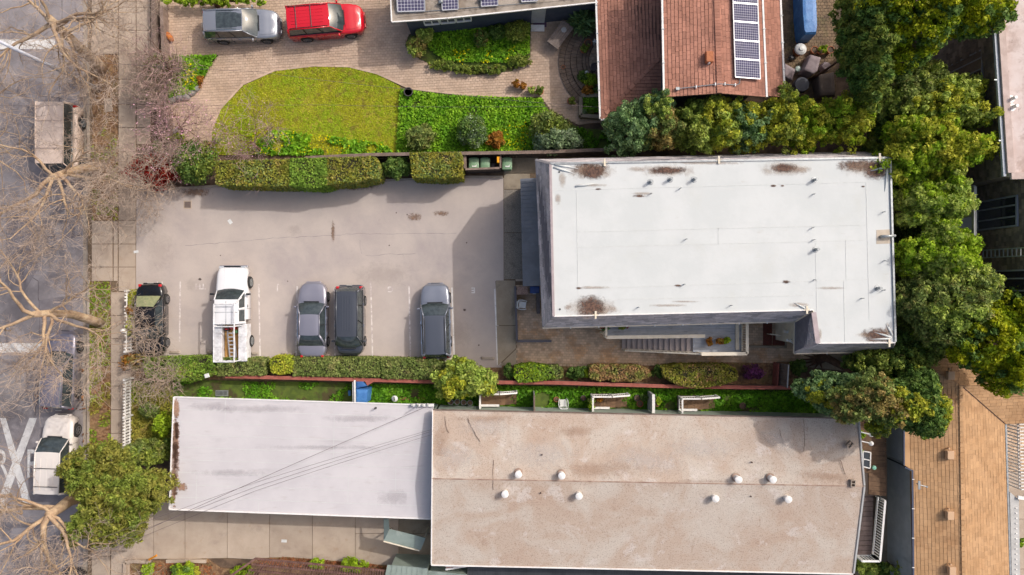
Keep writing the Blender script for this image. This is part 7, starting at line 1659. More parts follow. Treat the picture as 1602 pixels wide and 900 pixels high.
# ================================================================ FENCES, WALLS AND SMALL THINGS
def wall_run(name, label, cat, pts, h, th, mat, cap=None, z0=0.0, boards=0, group=None, capmat=None, postevery=0):
    """low wall or board fence along px points given on the ground; boards > 0 makes separate upright boards"""
    t = thing(name, label, cat, tuple(P(*pts[0], 0)), group); mb = MB(); first = None
    for a, b in zip(pts[:-1], pts[1:]):
        A_, B_ = P(*a, 0), P(*b, 0); d = B_ - A_; L = d.length
        if boards:
            n = max(1, int(L / boards)); m1 = MB(); m1.box((0, 0, h / 2), (L / n - .008, th, h))
            rz = math.atan2(d.y, d.x)
            for k in range(n):
                p = A_.lerp(B_, (k + .5) / n) + Vector((0, 0, z0))
                if first is None or abs(first[1] - L / n) > .01: o = m1.build('board', mat); first = (o.data, L / n); o.parent = t; o.location = p - Vector(t['_o']); o.rotation_euler = (0, 0, rz)
                else: shared('board', first[0], t, p, rz)
        else: m1 = MB(); m1.bar(A_ + Vector((0, 0, z0 + h / 2)), B_ + Vector((0, 0, z0 + h / 2)), th, h); m1.build('wall_section', mat, t)
        if cap: m2 = MB(); m2.bar(A_ + Vector((0, 0, z0 + h + cap[1] / 2 + .002)), B_ + Vector((0, 0, z0 + h + cap[1] / 2 + .002)) - d.normalized() * .003, cap[0], cap[1]); m2.build('cap_board', capmat or mat, t)
    return t
def gh_(px, py, z):      # picture point of something at height z, moved to the ground point under it
    s = (CAM_H - z) / CAM_H; return (801 + (px - 801) * s, 450 + (py - 450) * s)
def top(pts, z): return [gh_(x, y, z) for x, y in pts]
wall_run('red_wall', 'long low red capped wall between the hedges and the narrow green yard', 'wall', top([(352, 589), (520, 593), (700, 598), (870, 599), (1060, 605), (1246, 607)], .95), .9, .12, m_fence, cap=(.22, .05), capmat=m_redwood)
wall_run('board_fence', 'brown board fence with flat cap behind the clipped hedges and bins', 'fence', top([(478, 247), (580, 242), (720, 240), (850, 238), (925, 235), (1000, 233)], 1.7), 1.66, .05, m_darkfence, cap=(.2, .05), boards=.2, capmat=m_fence)
wall_run('board_fence', 'short brown fence glimpsed in the gap between the golden hedges', 'fence', top([(590, 248), (618, 247)], 1.2), 1.15, .05, m_darkfence, boards=.18)
wall_run('timber_wall', 'outer timber capped wall beside the sidewalk, from the top edge down', 'wall', top([(239, -20), (241, 60), (243, 110)], .8), .76, .12, m_fence, cap=(.24, .05))
wall_run('timber_wall', 'inner timber capped wall between the sidewalk and the tan driveway', 'wall', top([(252, 10), (255, 75), (258, 120)], .8), .76, .12, m_fence, cap=(.2, .05))
wall_run('timber_wall', 'outer timber wall beside the corner bed, below the bare ornamental tree', 'wall', top([(245, 130), (248, 165), (252, 205)], .6), .56, .12, m_fence, cap=(.2, .05))
wall_run('timber_wall', 'inner timber wall running down past the pink blossom tree', 'wall', top([(259, 132), (262, 170), (266, 235)], .5), .46, .12, m_fence, cap=(.16, .05))
# bin enclosure and bins
E_ = thing('bin_enclosure', 'brown timber enclosure holding two green bins beside the hedge', 'bin enclosure', P(756, 262, 0))
zt = 1.45
pe = [P(727, 242, zt), P(728, 265, zt), P(783, 263, zt), P(783, 242, zt)]
for a, b, w in ((pe[0], pe[1], .18), (pe[1], pe[2], .12), (pe[2], pe[3], .10)):
    mb = MB(); mb.bar(a, b - (b - a).normalized() * .06, w, .07); mb.build('top_beam', m_fence, E_)
    d = b - a; n = int(d.length / .15); rz = math.atan2(d.y, d.x); me = None
    for k in range(n):
        p = a.lerp(b, (k + .5) / n); mb = MB(); h_ = zt - .05 - random.uniform(0, .06)
        if me is None: mb.box((0, 0, h_ / 2), (d.length / n - .01, .04, h_)); o = mb.build('board', m_darkfence); me = o.data; o.parent = E_; o.location = Vector((p.x, p.y, 0)) - Vector(E_['_o']); o.rotation_euler = (0, 0, rz)
        else: shared('board', me, E_, (p.x, p.y, 0), rz)
mb = MB(); p = P(779.5, 251, 1.3); mb.box(tuple(p), (.14, .36, .5)); s_ = mb.build('notice_box', M('orange yellow plastic', C('f0a400', 1), rough=.4), E_)
m_bin = M('green wheelie bin plastic', C('6f9a74'), C('648c68'), scale=3, rough=.5); m_binl = M('bin lid green', C('8fb08c'), C('82a680'), scale=2, rough=.45)
def bin_(px, py, lab, body, lid, w=.58, d=.68, h=1.0, rz=0.0, label_plate=True, group='wheelie bins', sc=1.0):
    t = thing('wheelie_bin', lab, 'bin', P(px, py, 0), group); c = P(px, py, 0)
    mb = MB(); mb.box((c.x, c.y, h * .45 + .05), (w * .82, d * .8, h * .88), m=0); 
    mb.v = [(c.x + (x - c.x) * (1.0 if z < h * .4 else 1.18), c.y + (y - c.y) * (1.0 if z < h * .4 else 1.14), z) for x, y, z in mb.v]; mb.build('body', body, t, bevel=.03)
    mb = MB(); mb.patch((c.x - w / 2, c.y - d / 2, h), (c.x + w / 2, c.y - d / 2, h), (c.x + w / 2, c.y + d / 2, h + .03), (c.x - w / 2, c.y + d / 2, h + .03), 6, 6, .07)
    mb.prism([(c.x - w / 2, c.y - d / 2), (c.x + w / 2, c.y - d / 2), (c.x + w / 2, c.y + d / 2), (c.x - w / 2, c.y + d / 2)], h - .05, h); mb.build('lid', lid, t)
    mb = MB(); mb.tube([(c.x - w * .35, c.y + d / 2 + .04, h - .02), (c.x + w * .35, c.y + d / 2 + .04, h - .02)], .022, 6); mb.build('handle', body, t)
    for s in (-1, 1): mb = MB(); mb.tube([(c.x + s * w * .38, c.y + d * .36, .1), (c.x + s * w * .47, c.y + d * .36, .1)], .1, 10); mb.build('wheel', m_black, t)
    if label_plate: mb = MB(); mb.box((c.x + .02, c.y - d * .18, h + .062), (w * .45, d * .26, .008)); mb.build('lid_label', m_white, t)
    return t
q = gh_(741.5, 256, 1.05); bin_(q[0], q[1], 'green wheelie bin with two white lid labels, left inside the timber enclosure', m_bin, m_binl, .62, .66)
q = gh_(759, 256, 1.05); bin_(q[0], q[1], 'green wheelie bin without label, right inside the timber enclosure', m_bin, m_binl, .58, .66, label_plate=False)
q = gh_(793.5, 256, 1.05); bin_(q[0], q[1], 'green wheelie bin with white label standing outside the timber enclosure', m_bin, m_binl, .6, .7)
q = gh_(771, 260, .7); bin_(q[0], q[1], 'small black bin half hidden inside the timber enclosure', m_black, m_potdark, .34, .36, .65, label_plate=False)
# patio walls and furniture by the walkway
wall_run('patio_wall', 'low dark grey wall enclosing the small patio with the white chair', 'wall', top([(806, 448), (809, 534), (863, 534)], .8), .78, .10, m_greyst, cap=(.14, .04), capmat=M('dark wall cap', C('5f5c62'), rough=.8))
m_gran = M('speckled brown stone', C('8a6a5c'), C('b09080'), scale=16, lo=.44, hi=.56, rough=.5)
t = thing('stone_table', 'square speckled brown stone topped unit at the end of the grey lean-to', 'table', P(819, 456, 0)); q = [gh_(*p, .8) for p in ((809, 449), (826, 448), (827, 461), (808, 461))]
mb = MB(); mb.prism(gp(q), .74, .8); mb.build('table_top', m_gran, t, bevel=.01); mb = MB(); mb.prism([(x * .99, y) for x, y in gp([(811, 451), (824, 450), (825, 459), (811, 459)])], 0, .738); mb.build('cabinet', m_char, t)
m_blue = M('blue plastic', C('3c5a9c', 1), C('34508c', 1), scale=3, rough=.45)
t = thing('recycling_tub', 'blue lidded recycling tub beside the stone topped unit', 'tub', P(836, 453, 0)); c = P(836, 453.5, 0)
mb = MB(); mb.box((c.x, c.y, .33), (.5, .36, .66), taper=1.12); mb.build('body', m_blue, t, bevel=.03); mb = MB(); mb.box((c.x, c.y, .69), (.6, .44, .05)); mb.build('lid', m_blue, t, bevel=.02); mb = MB(); mb.box((c.x, c.y - .25, .62), (.24, .04, .04)); mb.build('handle', m_white, t)
mb = MB(); mb.prism(gp([gh_(*p, .9) for p in ((839, 459), (845, 459), (845, 491), (840, 491))]), 0, .9); o = mb.build('storage_box', m_potdark, origin=tuple(P(842, 475, 0))); tag(o, 'narrow dark storage cupboard under the left eave of the white roof', 'cupboard')
m_plastic = M('white plastic', C('e8e8e6', .95), C('dcdcda'), scale=3, rough=.4)
def plastic_chair(px, py, rz, lab):
    t = local_thing('plastic_chair', lab, 'chair', tuple(P(px, py, .05)), R(rz), 'white plastic garden chairs')
    mb = MB(); mb.prism([(-.22, -.22), (.24, -.2), (.24, .2), (-.22, .22)], .40, .43); mb.build('seat', m_plastic, t, bevel=.015)
    mb = MB()      # back: curved slats leaning back
    for k in range(7): a = -.9 + k * .3; x, y = -.22 - .06 * math.cos(a), .24 * math.sin(a); mb.bar((x, y, .42), (x - .10, y * 1.05, .82), .045, .02)
    mb.tube([(-.30 + .09 * abs(k) ** 2 * .5, .26 * k, .82) for k in (-1, -.6, -.2, .2, .6, 1)], .028, 6); mb.build('backrest', m_plastic, t)
    for s in (-1, 1):
        mb = MB(); mb.tube([(-.26, s * .27, .66), (0, s * .30, .64), (.24, s * .27, .62), (.27, s * .25, .45)], .03, 6); mb.build('armrest', m_plastic, t, smooth=True)
        for x in (-.24, .24): mb = MB(); mb.bar((x, s * .21, .41), (x * 1.12, s * .25, 0), .05, .03); mb.build('leg', m_plastic, t)
q = gh_(817, 477, .4); plastic_chair(q[0], q[1], -6, 'white plastic chair on the small walled patio')
q = gh_(881, 631, .4); plastic_chair(q[0], q[1], 92, 'white plastic chair on the grass between the screen and the middle porch')
# picket fence along the sidewalk
PF = thing('picket_fence', 'white picket fence along the lower sidewalk', 'fence', P(207, 650, 0))
a, b = P(207, 591, 0), P(206, 706, 0); me = None
def pick_run(root, a, b, n, h=1.05, skip=()):
    me = None; rz = math.atan2((b - a).y, (b - a).x)
    mb = MB(); mb.prism([(-.055, -.014), (.055, -.014), (.055, .014), (-.055, .014)], 0.04, h - .08); mb.add([(-.055, -.014, h - .08), (.055, -.014, h - .08), (0, -.014, h), (-.055, .014, h - .08), (.055, .014, h - .08), (0, .014, h)], [(0, 1, 2), (5, 4, 3), (1, 4, 5, 2), (3, 0, 2, 5)])
    for k in range(n):
        if k in skip: continue
        p = a.lerp(b, k / (n - 1))
        if me is None: o = mb.build('picket', m_white); me = o.data; o.parent = root; o.location = p - Vector(root['_o']); o.rotation_euler = (0, 0, rz)
        else: o = shared('picket', me, root, p, rz)
    off = Vector((.035, 0, 0))
    for z in (.28, .82): mb = MB(); mb.bar(a + off + Vector((0, 0, z)), b + off + Vector((0, 0, z)), .04, .08); mb.build('rail', m_white, root)
    L = (b - a).length; npst = max(2, int(L / 2.2) + 1)
    for k in range(npst): p = a.lerp(b, k / (npst - 1)) + Vector((.11, 0, 0)); mb = MB(); mb.box((p.x, p.y, .55), (.1, .1, 1.1)); mb.box((p.x, p.y, 1.12), (.13, .13, .05)); mb.build('post', m_white, root)
pick_run(PF, a, b, 25)
PF2 = thing('picket_fence', 'shorter white picket fence overgrown with yellow flowers beside the black sedan', 'fence', P(209, 500, 0))
pick_run(PF2, P(209, 455, 0), P(208, 548, 0), 20, skip=(4, 9, 15))
q = P(208, 516, 0); mb = MB(); mb.box((q.x, q.y, .5), (.1, .1, 1.0)); mb.lathe((q.x, q.y, 1.0), [(.05, 0), (.13, .08), (.15, .16), (.1, .26), (.03, .3)], 12); o = mb.build('post_lantern', m_white, origin=tuple(q)); tag(o, 'white globe lantern on a post amid the flowering fence', 'lantern')
o = thing('kerb_drain', 'small concrete utility cover in the lower grass verge', 'utility cover', P(160, 557, .03)); c = P(160, 557, .03)
mb = MB(); mb.box((c.x, c.y, c.z + .02), (.42, .34, .05)); mb.build('frame', m_conc, o); mb = MB(); mb.box((c.x, c.y, c.z + .05), (.28, .2, .012)); mb.build('lid', m_dirt, o)
# street lamp pole
Sl = thing('street_lamp', 'tall grey steel street lamp pole rising from the upper verge', 'street lamp', P(155, 140, 0)); c = P(155, 140, 0)
mb = MB(); mb.tube([(c.x, c.y, .05), (c.x, c.y, 4), (c.x, c.y, 9.6)], [.13, .11, .075], 12); mb.build('pole', M('galvanised pole', C('cdd0dc', 1), C('c2c5d2', 1), scale=3, rough=.4), Sl, smooth=True)
mb = MB(); mb.lathe((c.x, c.y, .0), [(.24, 0), (.24, .05), (.15, .08), (.15, .3)], 12); mb.build('base_flange', m_rust, Sl)
mb = MB(); mb.tube([(c.x, c.y, 9.5), (c.x - 1.2, c.y, 10.1), (c.x - 2.4, c.y, 10.2)], [.05, .045, .04], 8); mb.build('arm', m_metal, Sl); mb = MB(); mb.box((c.x - 2.7, c.y, 10.18), (.7, .25, .14), taper=.7); mb.build('lamp_head', m_metal, Sl, bevel=.03)
# pots, urns and tools
def pot(px, py, r, h, mat, lab, plant=None, name='flower_pot', cat='pot', z=.05, pr=1.1, group=None, ph=.35, n=10):
    t = thing(name, lab, cat, P(px, py, z), group); c = P(px, py, z)
    mb = MB(); mb.lathe(tuple(c), [(r * .68, 0), (r * .92, h * .82), (r * 1.06, h * .83), (r * 1.06, h), (r * .9, h), (r * .88, h * .86)], 16); mb.build('pot', mat, t, smooth=False)
    mb = MB(); mb.lathe((c.x, c.y, c.z + h * .84), [(r * .86, 0), (r * .86, .01)], 14); mb.build('soil', m_soil, t)
    if plant is not None:
        cen = ball_centers((c.x, c.y, c.z + h + ph * .4), r * pr, r * pr, ph * .6, n, lo=.3, lump=.3); foliage(t, cen, .10, 34, .07, plant, 'plant')
    return t
gpt = 'flower pots on the round steps and terrace'
for x, y, r, h, mt, lab, pl in ((808, 135, .2, .3, m_terra, 'orange flowering pot, leftmost on the driveway edge above the shrubs', LM['orange']), (818.5, 138, .17, .28, m_terra, 'small orange pot, second from left on the driveway edge', LM['orange']), (831, 143, .2, .3, m_terra, 'pot with pale green plant, third from left on the driveway edge', LM['light']), (844, 145, .24, .34, m_terra, 'large pot with green plant, rightmost on the driveway edge', LM['feather']),
    (892.5, 160, .22, .3, m_terra, 'planter with grey green plant below the round steps', LM['feather']), (919.5, 70, .24, .34, m_terra, 'terracotta pot with bare soil on the round terrace', None), (913, 79.5, .24, .34, m_terra, 'terracotta pot with green plant on the round terrace', LM['feather']), (881, 106, .12, .16, m_terra, 'small terracotta pot on the outer round step', None),
    (932, 145, .15, .3, m_conc2, 'pale grey pot by the gutter of the terracotta house', LM['dark']), (913, 179, .16, .2, m_terra, 'pot with pale spiky plant at the left end of the planter box rim', LM['silver']), (923, 179, .15, .2, m_terra, 'small pot in the middle of the planter box rim', LM['feather']), (931.5, 179, .18, .22, m_terra, 'empty terracotta pot at the right end of the planter box rim', None)):
    pot(x, y, r, h, mt, lab, pl, z=.05 if y > 100 else .3, group=gpt)
pot(928, 110, .24, .7, m_potdark, 'tall dark grey urn beside the white ball on the round terrace', None, 'urn', 'urn', z=.35)
c = P(917.5, 115, .35); mb = MB(); mb.lathe((c.x, c.y, .33), [(.04, 0), (.12, .05), (.15, .14), (.12, .23), (.04, .28)], 14); o = mb.build('garden_ball', m_plastic, smooth=True, origin=tuple(c)); tag(o, 'white ball ornament beside the tall grey urn', 'ornament')
t = thing('garden_statue', 'small white figure ornament on the round terrace by the gutter', 'ornament', P(929, 70, .3)); c = P(929, 70, .3)
mb = MB(); mb.lathe(tuple(c), [(.12, 0), (.1, .1), (.06, .3), (.1, .5), (.05, .6)], 10); mb.build('pedestal', m_greyst, t); mb = MB(); mb.box((c.x, c.y, c.z + .66), (.3, .08, .1), .4); mb.box((c.x, c.y, c.z + .68), (.08, .26, .1), .4); mb.build('figure', m_plastic, t, bevel=.02)
pot(640.5, 147, .27, .5, m_potdark, 'dark half barrel of brown soil at the tip between lawn and garden bed', None, 'half_barrel', 'barrel')
for x, y, rx, m_, lab in ((922, 126, 14, 'bright', 'fresh green bush on the round terrace'), (914, 120, 10, 'dark', 'darker bush left of the fresh green terrace bush'), (920, 142, 9, 'orange', 'orange flowering clump beside the dark planter box')):
    shrub(lab, x, y, rx, rx * .9, .8, LM[m_], 22, .08)
# round steps
RS = thing('round_steps', 'three curved paver steps in front of the terracotta house', 'steps', P(935, 110, 0))
cx_, cy_ = 958, 98
m_step = M('paver step brown', C('8c7868'), C('786656'), scale=1.5, obj_rnd=.10, rough=.9, bump=.3)
m_stepj = M('dark riser', C('4a4038'), C('3c342e'), scale=3)
def arcp(r, t, z): return P(cx_ + r * math.cos(t), cy_ - r * .98 * math.sin(t), z)
for lv, (r0_, r1_) in enumerate(((84, 66), (66, 48), (48, 38))):
    z1 = .05 + .14 * (lv + 1) - .02; nseg = 26 - lv * 4; t0, t1 = R(122), R(238)
    for k in range(nseg):
        a, b = t0 + (t1 - t0) * k / nseg, t0 + (t1 - t0) * (k + 1) / nseg; e_ = .003
        mid = (r0_ + r1_) / 2
        for ra, rb in ((r0_, mid + .4), (mid - .4, r1_ + .6)):
            q = [arcp(ra, a + e_, 0), arcp(ra, b - e_, 0), arcp(rb, b - e_, 0), arcp(rb, a + e_, 0)]; mb = MB(); mb.prism([(p.x, p.y) for p in q], z1 - .07, z1); mb.build('paver', m_step, RS)
    q = [arcp(r0_ - 1.2, t0 + (t1 - t0) * k / 24, 0) for k in range(25)] + [g(cx_ - 12, cy_ + 20), g(cx_ - 12, cy_ - 20)]; mb = MB(); mb.prism([(p[0], p[1]) for p in q], .04, z1 - .073); mb.build('riser', m_stepj, RS)
q = [arcp(37.5, t0 + (t1 - t0) * k / 16, 0) for k in range(17)] + [g(957, 140), g(957, 60)]; mb = MB(); tiles2d(mb, [(p[0], p[1]) for p in q], .25, .2, .02, .40, .03, convex=True); mb.build('terrace_pavers', m_paver2, RS, kind='stuff')
pb = thing('planter_box', 'square dark planter box of bright grass against the terracotta house', 'planter', P(925, 165, 0))
for a_, b_ in (((908, 153), (908, 182)), ((908, 182), (937, 184)), ((909, 151), (937, 151))): mb = MB(); mb.bar(P(*a_, .3), P(*b_, .3), .22, .5); mb.build('side', m_conc2, pb)
o = grass_field('planter_grass', [(911, 154), (937, 154), (937, 178), (911, 178)], 420, .1, m_lush2, z=.45, hz=.06); o.parent = pb; o.location = Vector(o.location) - Vector(pb['_o']); o['kind'] = 'stuff'
mb = MB(); mb.prism(gp([(911, 154), (937, 154), (937, 178), (911, 178)]), 0, .44); mb.build('soil', m_greenbase, pb)
# wooden bench table by the steps
bt = thing('garden_table', 'long weathered wooden table with round plate standing diagonally by the steps', 'table', P(874, 53, 0)); zt = .75
a_, b_ = P(864, 71, zt), P(889, 38, zt); d = (b_ - a_).normalized(); s_ = d.cross(Vector((0, 0, 1))); m_tw = M('weathered table wood', C('90827a'), C('7d7068'), scale=4, obj_rnd=.1, rough=.9)
for k in range(6): o_ = s_ * (-.35 + k * .14); mb = MB(); mb.bar(a_ + o_, b_ + o_, .125, .035); mb.build('plank', m_tw, bt)
for u in (.08, .92): p = a_.lerp(b_, u); mb = MB(); mb.bar(p + s_ * -.38 - Vector((0, 0, .05)), p + s_ * .38 - Vector((0, 0, .05)), .08, .05); mb.build('cross_beam', m_tw, bt)
for u in (.1, .9):
    for v in (-.32, .32): p = a_.lerp(b_, u) + s_ * v; mb = MB(); mb.box((p.x, p.y, .36), (.07, .07, .66)); mb.build('leg', m_tw, bt)
p = a_.lerp(b_, .72); mb = MB(); mb.lathe((p.x, p.y, zt + .02), [(.12, 0), (.17, .02), (.15, .035), (.11, .02)], 20); o = mb.build('plate', m_greyst, origin=(p.x, p.y, zt + .02)); tag(o, 'round grey dish on the weathered wooden table', 'dish')
# corner bed stone edging and the orange rust sculpture
se = thing('stone_edging', 'row of grey boulders edging the corner bed with yellow flowers', 'boulders', P(290, 155, 0))
for i, (x, y, rx, ry, rz) in enumerate(((271, 158, .38, .2, 30), (283, 154, .34, .22, 15), (293, 153, .3, .2, -5), (302, 147, .3, .18, 35), (310, 140, .3, .15, 45), (264, 163, .22, .18, 0))):
    p = P(x, y, 0); mb = MB(); mb.lathe((0, 0, 0), [(.9, 0), (1.0, .12), (.85, .25), (.45, .33)], 9); mb.v = [(p.x + (vx * rx * math.cos(R(rz)) - vy * ry * math.sin(R(rz))) * (1 + .12 * math.sin(vx * 9 + i)), p.y + vx * rx * math.sin(R(rz)) + vy * ry * math.cos(R(rz)), vz + .03) for vx, vy, vz in mb.v]; mb.build('stone', M('grey boulder', C('a3a19f'), C('8b8987'), scale=4, rough=.9, bump=.5) if i == 0 else MATS['grey boulder'], se, bevel=.03)
sc_ = P(266, 59, .02); mb = MB(); mb.lathe((0, 0, 0), [(.5, 0), (.9, .15), (1, .35), (.8, .6), (.4, .75)], 10); mb.v = [(sc_.x + vx * .42 * math.cos(R(-50)) - vy * .22 * math.sin(R(-50)), sc_.y + vx * .42 * math.sin(R(-50)) + vy * .22 * math.cos(R(-50)), vz * .6) for vx, vy, vz in mb.v]
o = mb.build('boulder', M('orange stone', C('c07438'), C('a05c2c'), scale=5, rough=.9, bump=.5), smooth=True, origin=tuple(sc_)); tag(o, 'orange brown boulder at the edge of the tan driveway', 'boulder')
for x, y, lab in ((275, 205, 'small flat grey stone near the foot of the pink blossom tree'), (280, 201, 'brown flat stone just above the small grey stone')):
    p = P(x, y, .05); mb = MB(); mb.box((p.x, p.y, .1), (.4, .3, .1), .5, taper=.8); o = mb.build('stone', MATS['grey boulder'], bevel=.03, origin=tuple(p)); tag(o, lab, 'stone')
# covered furniture on the patio right of the terracotta house
m_cover = M('mauve furniture cover', C('a8989a'), C('968688'), scale=2.5, rough=.85, bump=.3, bscale=4)
m_coverb = M('brown furniture cover', C('70625a'), C('63564f'), scale=2.5, rough=.85, bump=.3, bscale=4)
def cover(lab, pts, h, mat, name='covered_chair', cat='covered chair', dip=.08):
    poly = [P(x, y, h) for x, y in pts]; c = sum(poly, Vector()) / len(poly); n = len(poly); mb = MB(); N = 24; rings = []
    def edge_pt(t):
        t *= n; i = int(t) % n; f = t - int(t); return poly[i].lerp(poly[(i + 1) % n], f)
    for zf, sc in ((0, 1.06), (.3, 1.03), (.9, 1.0), (1.0, .93), (1.0 + .04, .5)):
        rings.append([(c.x + (edge_pt(k / N).x - c.x) * sc * (1 + (.02 * math.sin(k * 2.4) if zf < .9 else 0)), c.y + (edge_pt(k / N).y - c.y) * sc, h * zf - (dip * (1 if zf > 1 else 0)) + .05) for k in range(N)])
    vs = [v for r_ in rings for v in r_]; fs = [(i * N + k, i * N + (k + 1) % N, (i + 1) * N + (k + 1) % N, (i + 1) * N + k) for i in range(len(rings) - 1) for k in range(N)] + [tuple(range(4 * N, 5 * N))]
    mb.add(vs, fs); o = mb.build(name, mat, smooth=True, origin=(c.x, c.y, 0)); tag(o, lab, cat); return o
cover('garden chair under a mauve cover, tilted, beside the white domed lid', [(1268, 85.5), (1284.5, 90), (1279, 111), (1272, 116), (1257, 110), (1262, 100)], .85, m_cover)
cover('garden chair under a mauve cover tucked against the terracotta gutter', [(1227, 99), (1244.5, 109), (1239, 127), (1226, 120)], .85, m_cover)
cover('large square sofa under a brown cover', [(1279, 117), (1305, 113), (1307, 150), (1282, 151)], .8, m_coverb, 'covered_sofa', 'covered sofa')
cover('stool under a brown round cover', [(1290, 97), (1297, 98.5), (1301, 104), (1297, 110), (1290, 111.5), (1285, 104)], .5, m_cover, 'covered_stool', 'covered stool')
c = P(1255, 132, .6); mb = MB(); mb.lathe((c.x, c.y, .05), [(.46, 0), (.46, .5), (.44, .56), (.2, .58)], 24); o = mb.build('fire_table', M('dark grey cover', C('5f616a'), C('565860'), scale=3, rough=.8), origin=(c.x, c.y, 0)); tag(o, 'round dark grey covered table between the covered chairs', 'round table')
t = thing('domed_planter', 'large white round lid like a beehive on the patio by the blue tarp', 'domed lid', P(1253, 76, 0)); c = P(1255, 75, .8)
mb = MB(); mb.lathe((c.x, c.y, .5), [(.36, 0), (.38, .06), (.34, .12), (.24, .18), (.16, .21), (.14, .26), (.05, .27)], 24); mb.build('dome', m_plastic, t, smooth=False); mb = MB(); mb.lathe((c.x, c.y, .05), [(.3, 0), (.28, .44)], 16); mb.build('base', m_terra, t)
c = P(1249, 107.5, .5); mb = MB(); mb.lathe((c.x, c.y, .05), [(.14, 0), (.18, .3), (.19, .4), (.16, .44), (.06, .45)], 16); o = mb.build('side_table', M('pale green glass', C('a9b8b0'), C('98a8a0'), scale=4, rough=.3), origin=(c.x, c.y, 0)); tag(o, 'small pale green round side table between the two mauve chairs', 'side table')
pot(1271, 81, .22, .35, m_terra, 'terracotta pot left of the planted pot beside the white domed lid', None, group='pots on the rear patio'); pot(1281.5, 82, .24, .35, m_terra, 'terracotta pot with a green plant on the rear patio', LM['bright'], group='pots on the rear patio'); pot(1295.5, 81, .22, .38, m_terra, 'stack of terracotta pots at the right of the rear patio', None, group='pots on the rear patio')
t = thing('watering_can', 'black watering can beside the terracotta house gutter', 'watering can', P(1238, 91, .05)); c = P(1239, 90, .3)
mb = MB(); mb.lathe((c.x, c.y, .05), [(.16, 0), (.17, .25), (.08, .32)], 12); mb.build('can', m_black, t); mb = MB(); mb.tube([(c.x - .1, c.y - .05, .2), (c.x - .35, c.y - .15, .35)], .03, 6); mb.build('spout', m_black, t)
# blue tarpaulin covered stack
m_tarp = M('blue tarpaulin', C('4f86c4', 1), C('3f74b4', 1), scale=2.2, rough=.5, bump=.6, bscale=3, extra=[(C('6ba0d8', 1), 3, .54, .66, .4)])
def tarp(lab, pts, h, mat=m_tarp):
    o = cover(lab, pts, h, mat, 'blue_tarpaulin', 'tarpaulin', dip=.02); o.data.polygons.foreach_set('use_smooth', [False] * len(o.data.polygons)); return o
tarp('long blue tarpaulin over a stack at the top of the rear patio', [(1254, -30), (1276, -30), (1279, 53), (1258, 54), (1255, 20)], 1.3)
tarp('blue tarpaulin over a stack beside the thin white partition, lower piece', [(557, 609), (576, 609), (574, 630), (557, 631)], 1.2)
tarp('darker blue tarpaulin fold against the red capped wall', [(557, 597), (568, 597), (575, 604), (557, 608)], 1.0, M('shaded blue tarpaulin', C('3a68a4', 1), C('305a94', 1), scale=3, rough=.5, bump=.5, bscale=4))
t = thing('partition', 'thin white partition across the narrow yard beside the blue tarpaulin', 'partition', P(555, 615, 0)); mb = MB(); mb.bar(P(555.5, 596, .65), P(556, 632, .65), .05, 1.3); mb.build('panel', m_greyst, t); mb = MB(); mb.bar(P(555, 595, 1.33), P(555.6, 633, 1.33), .09, .05); mb.build('cap', m_white, t)
c = P(547, 615, .1); mb = MB(); mb.box((c.x, c.y, .12), (.16, .34, .12), .1); o = mb.build('blue_bag', m_tarp, bevel=.03, origin=tuple(c)); tag(o, 'small blue bag lying left of the white partition', 'bag')
mb = MB(); mb.bar(P(573, 600, 1.0), P(584, 594, 1.0), .3, .06); o = mb.build('red_board', m_redwood, origin=tuple(P(578, 597, 1.0))); tag(o, 'short red board resting on the red wall beside the tarpaulin', 'board')
t = thing('kettle_grill', 'round white and dark kettle grill lid on the yard grass', 'grill', P(617, 624, 0)); c = P(617, 624.5, .5)
mb = MB(); mb.lathe((c.x, c.y, .3), [(.17, 0), (.2, .08), (.12, .16), (.03, .18)], 16); mb.build('lid', m_plastic, t); mb = MB(); mb.bar((c.x - .02, c.y + .12, .5), (c.x, c.y - .1, .5), .05); mb.build('handle', m_black, t)
for a in range(3): mb = MB(); mb.bar((c.x + .14 * math.cos(a * 2.1), c.y + .14 * math.sin(a * 2.1), .32), (c.x + .22 * math.cos(a * 2.1), c.y + .22 * math.sin(a * 2.1), .0), .03); mb.build('leg', m_black, t)
t = thing('cellar_hatch', 'open dark cellar hatch with brown brick rim beside the grey roof', 'hatch', P(645, 624, 0)); mb = MB(); mb.prism(gp([(640, 623), (655, 623), (652, 633), (637, 633)]), .03, .05); mb.build('opening', m_dark, t)
for k in range(12):
    x = 624 + k * 3.4
    if 638 < x < 654: continue
    mb = MB(); mb.prism(gp([(x, 621.5), (x + 3, 621.5), (x + 3, 625), (x, 625)]), 0, .12); mb.build('brick', m_redwood, t)
for i, (x, y) in enumerate(((706, 628), (716, 627.5), (726, 628.5), (736, 629))):
    pot(x, y, .17, .4, m_metal, ['metal pail, leftmost of the four beside the bushy tree', 'metal pail, second of the four beside the bushy tree', 'metal pail, third of the four beside the bushy tree', 'metal pail nearest the first porch'][i], None, 'metal_pail', 'pail', group='metal pails by the bushy tree')
gy = 'pots in the narrow green yard'
for x, y, r, mt, lab, pl in ((870, 624, .16, m_terra, 'red pot beside the white plastic chair in the narrow yard', None), (912, 622, .17, m_potdark, 'dark pot left of the middle porch', None), (996, 622, .2, m_potdark, 'empty dark pot, upper left of the trio right of the middle porch', None), (1006, 622, .18, m_potdark, 'dark pot with grass, upper right of the trio', LM['dark']), (1000, 631, .2, m_terra, 'reddish pot, lowest of the trio right of the middle porch', None),
        (1028, 624, .17, m_conc2, 'pale green pot right of the grey privacy screen', LM['bright']), (1027, 632, .13, m_terra, 'small orange pot right of the grey privacy screen', None), (1160, 634, .2, m_soil, 'brown basket of soil right of the farthest porch', None)):
    pot(x, y, r, .26, mt, lab, pl, group=gy)
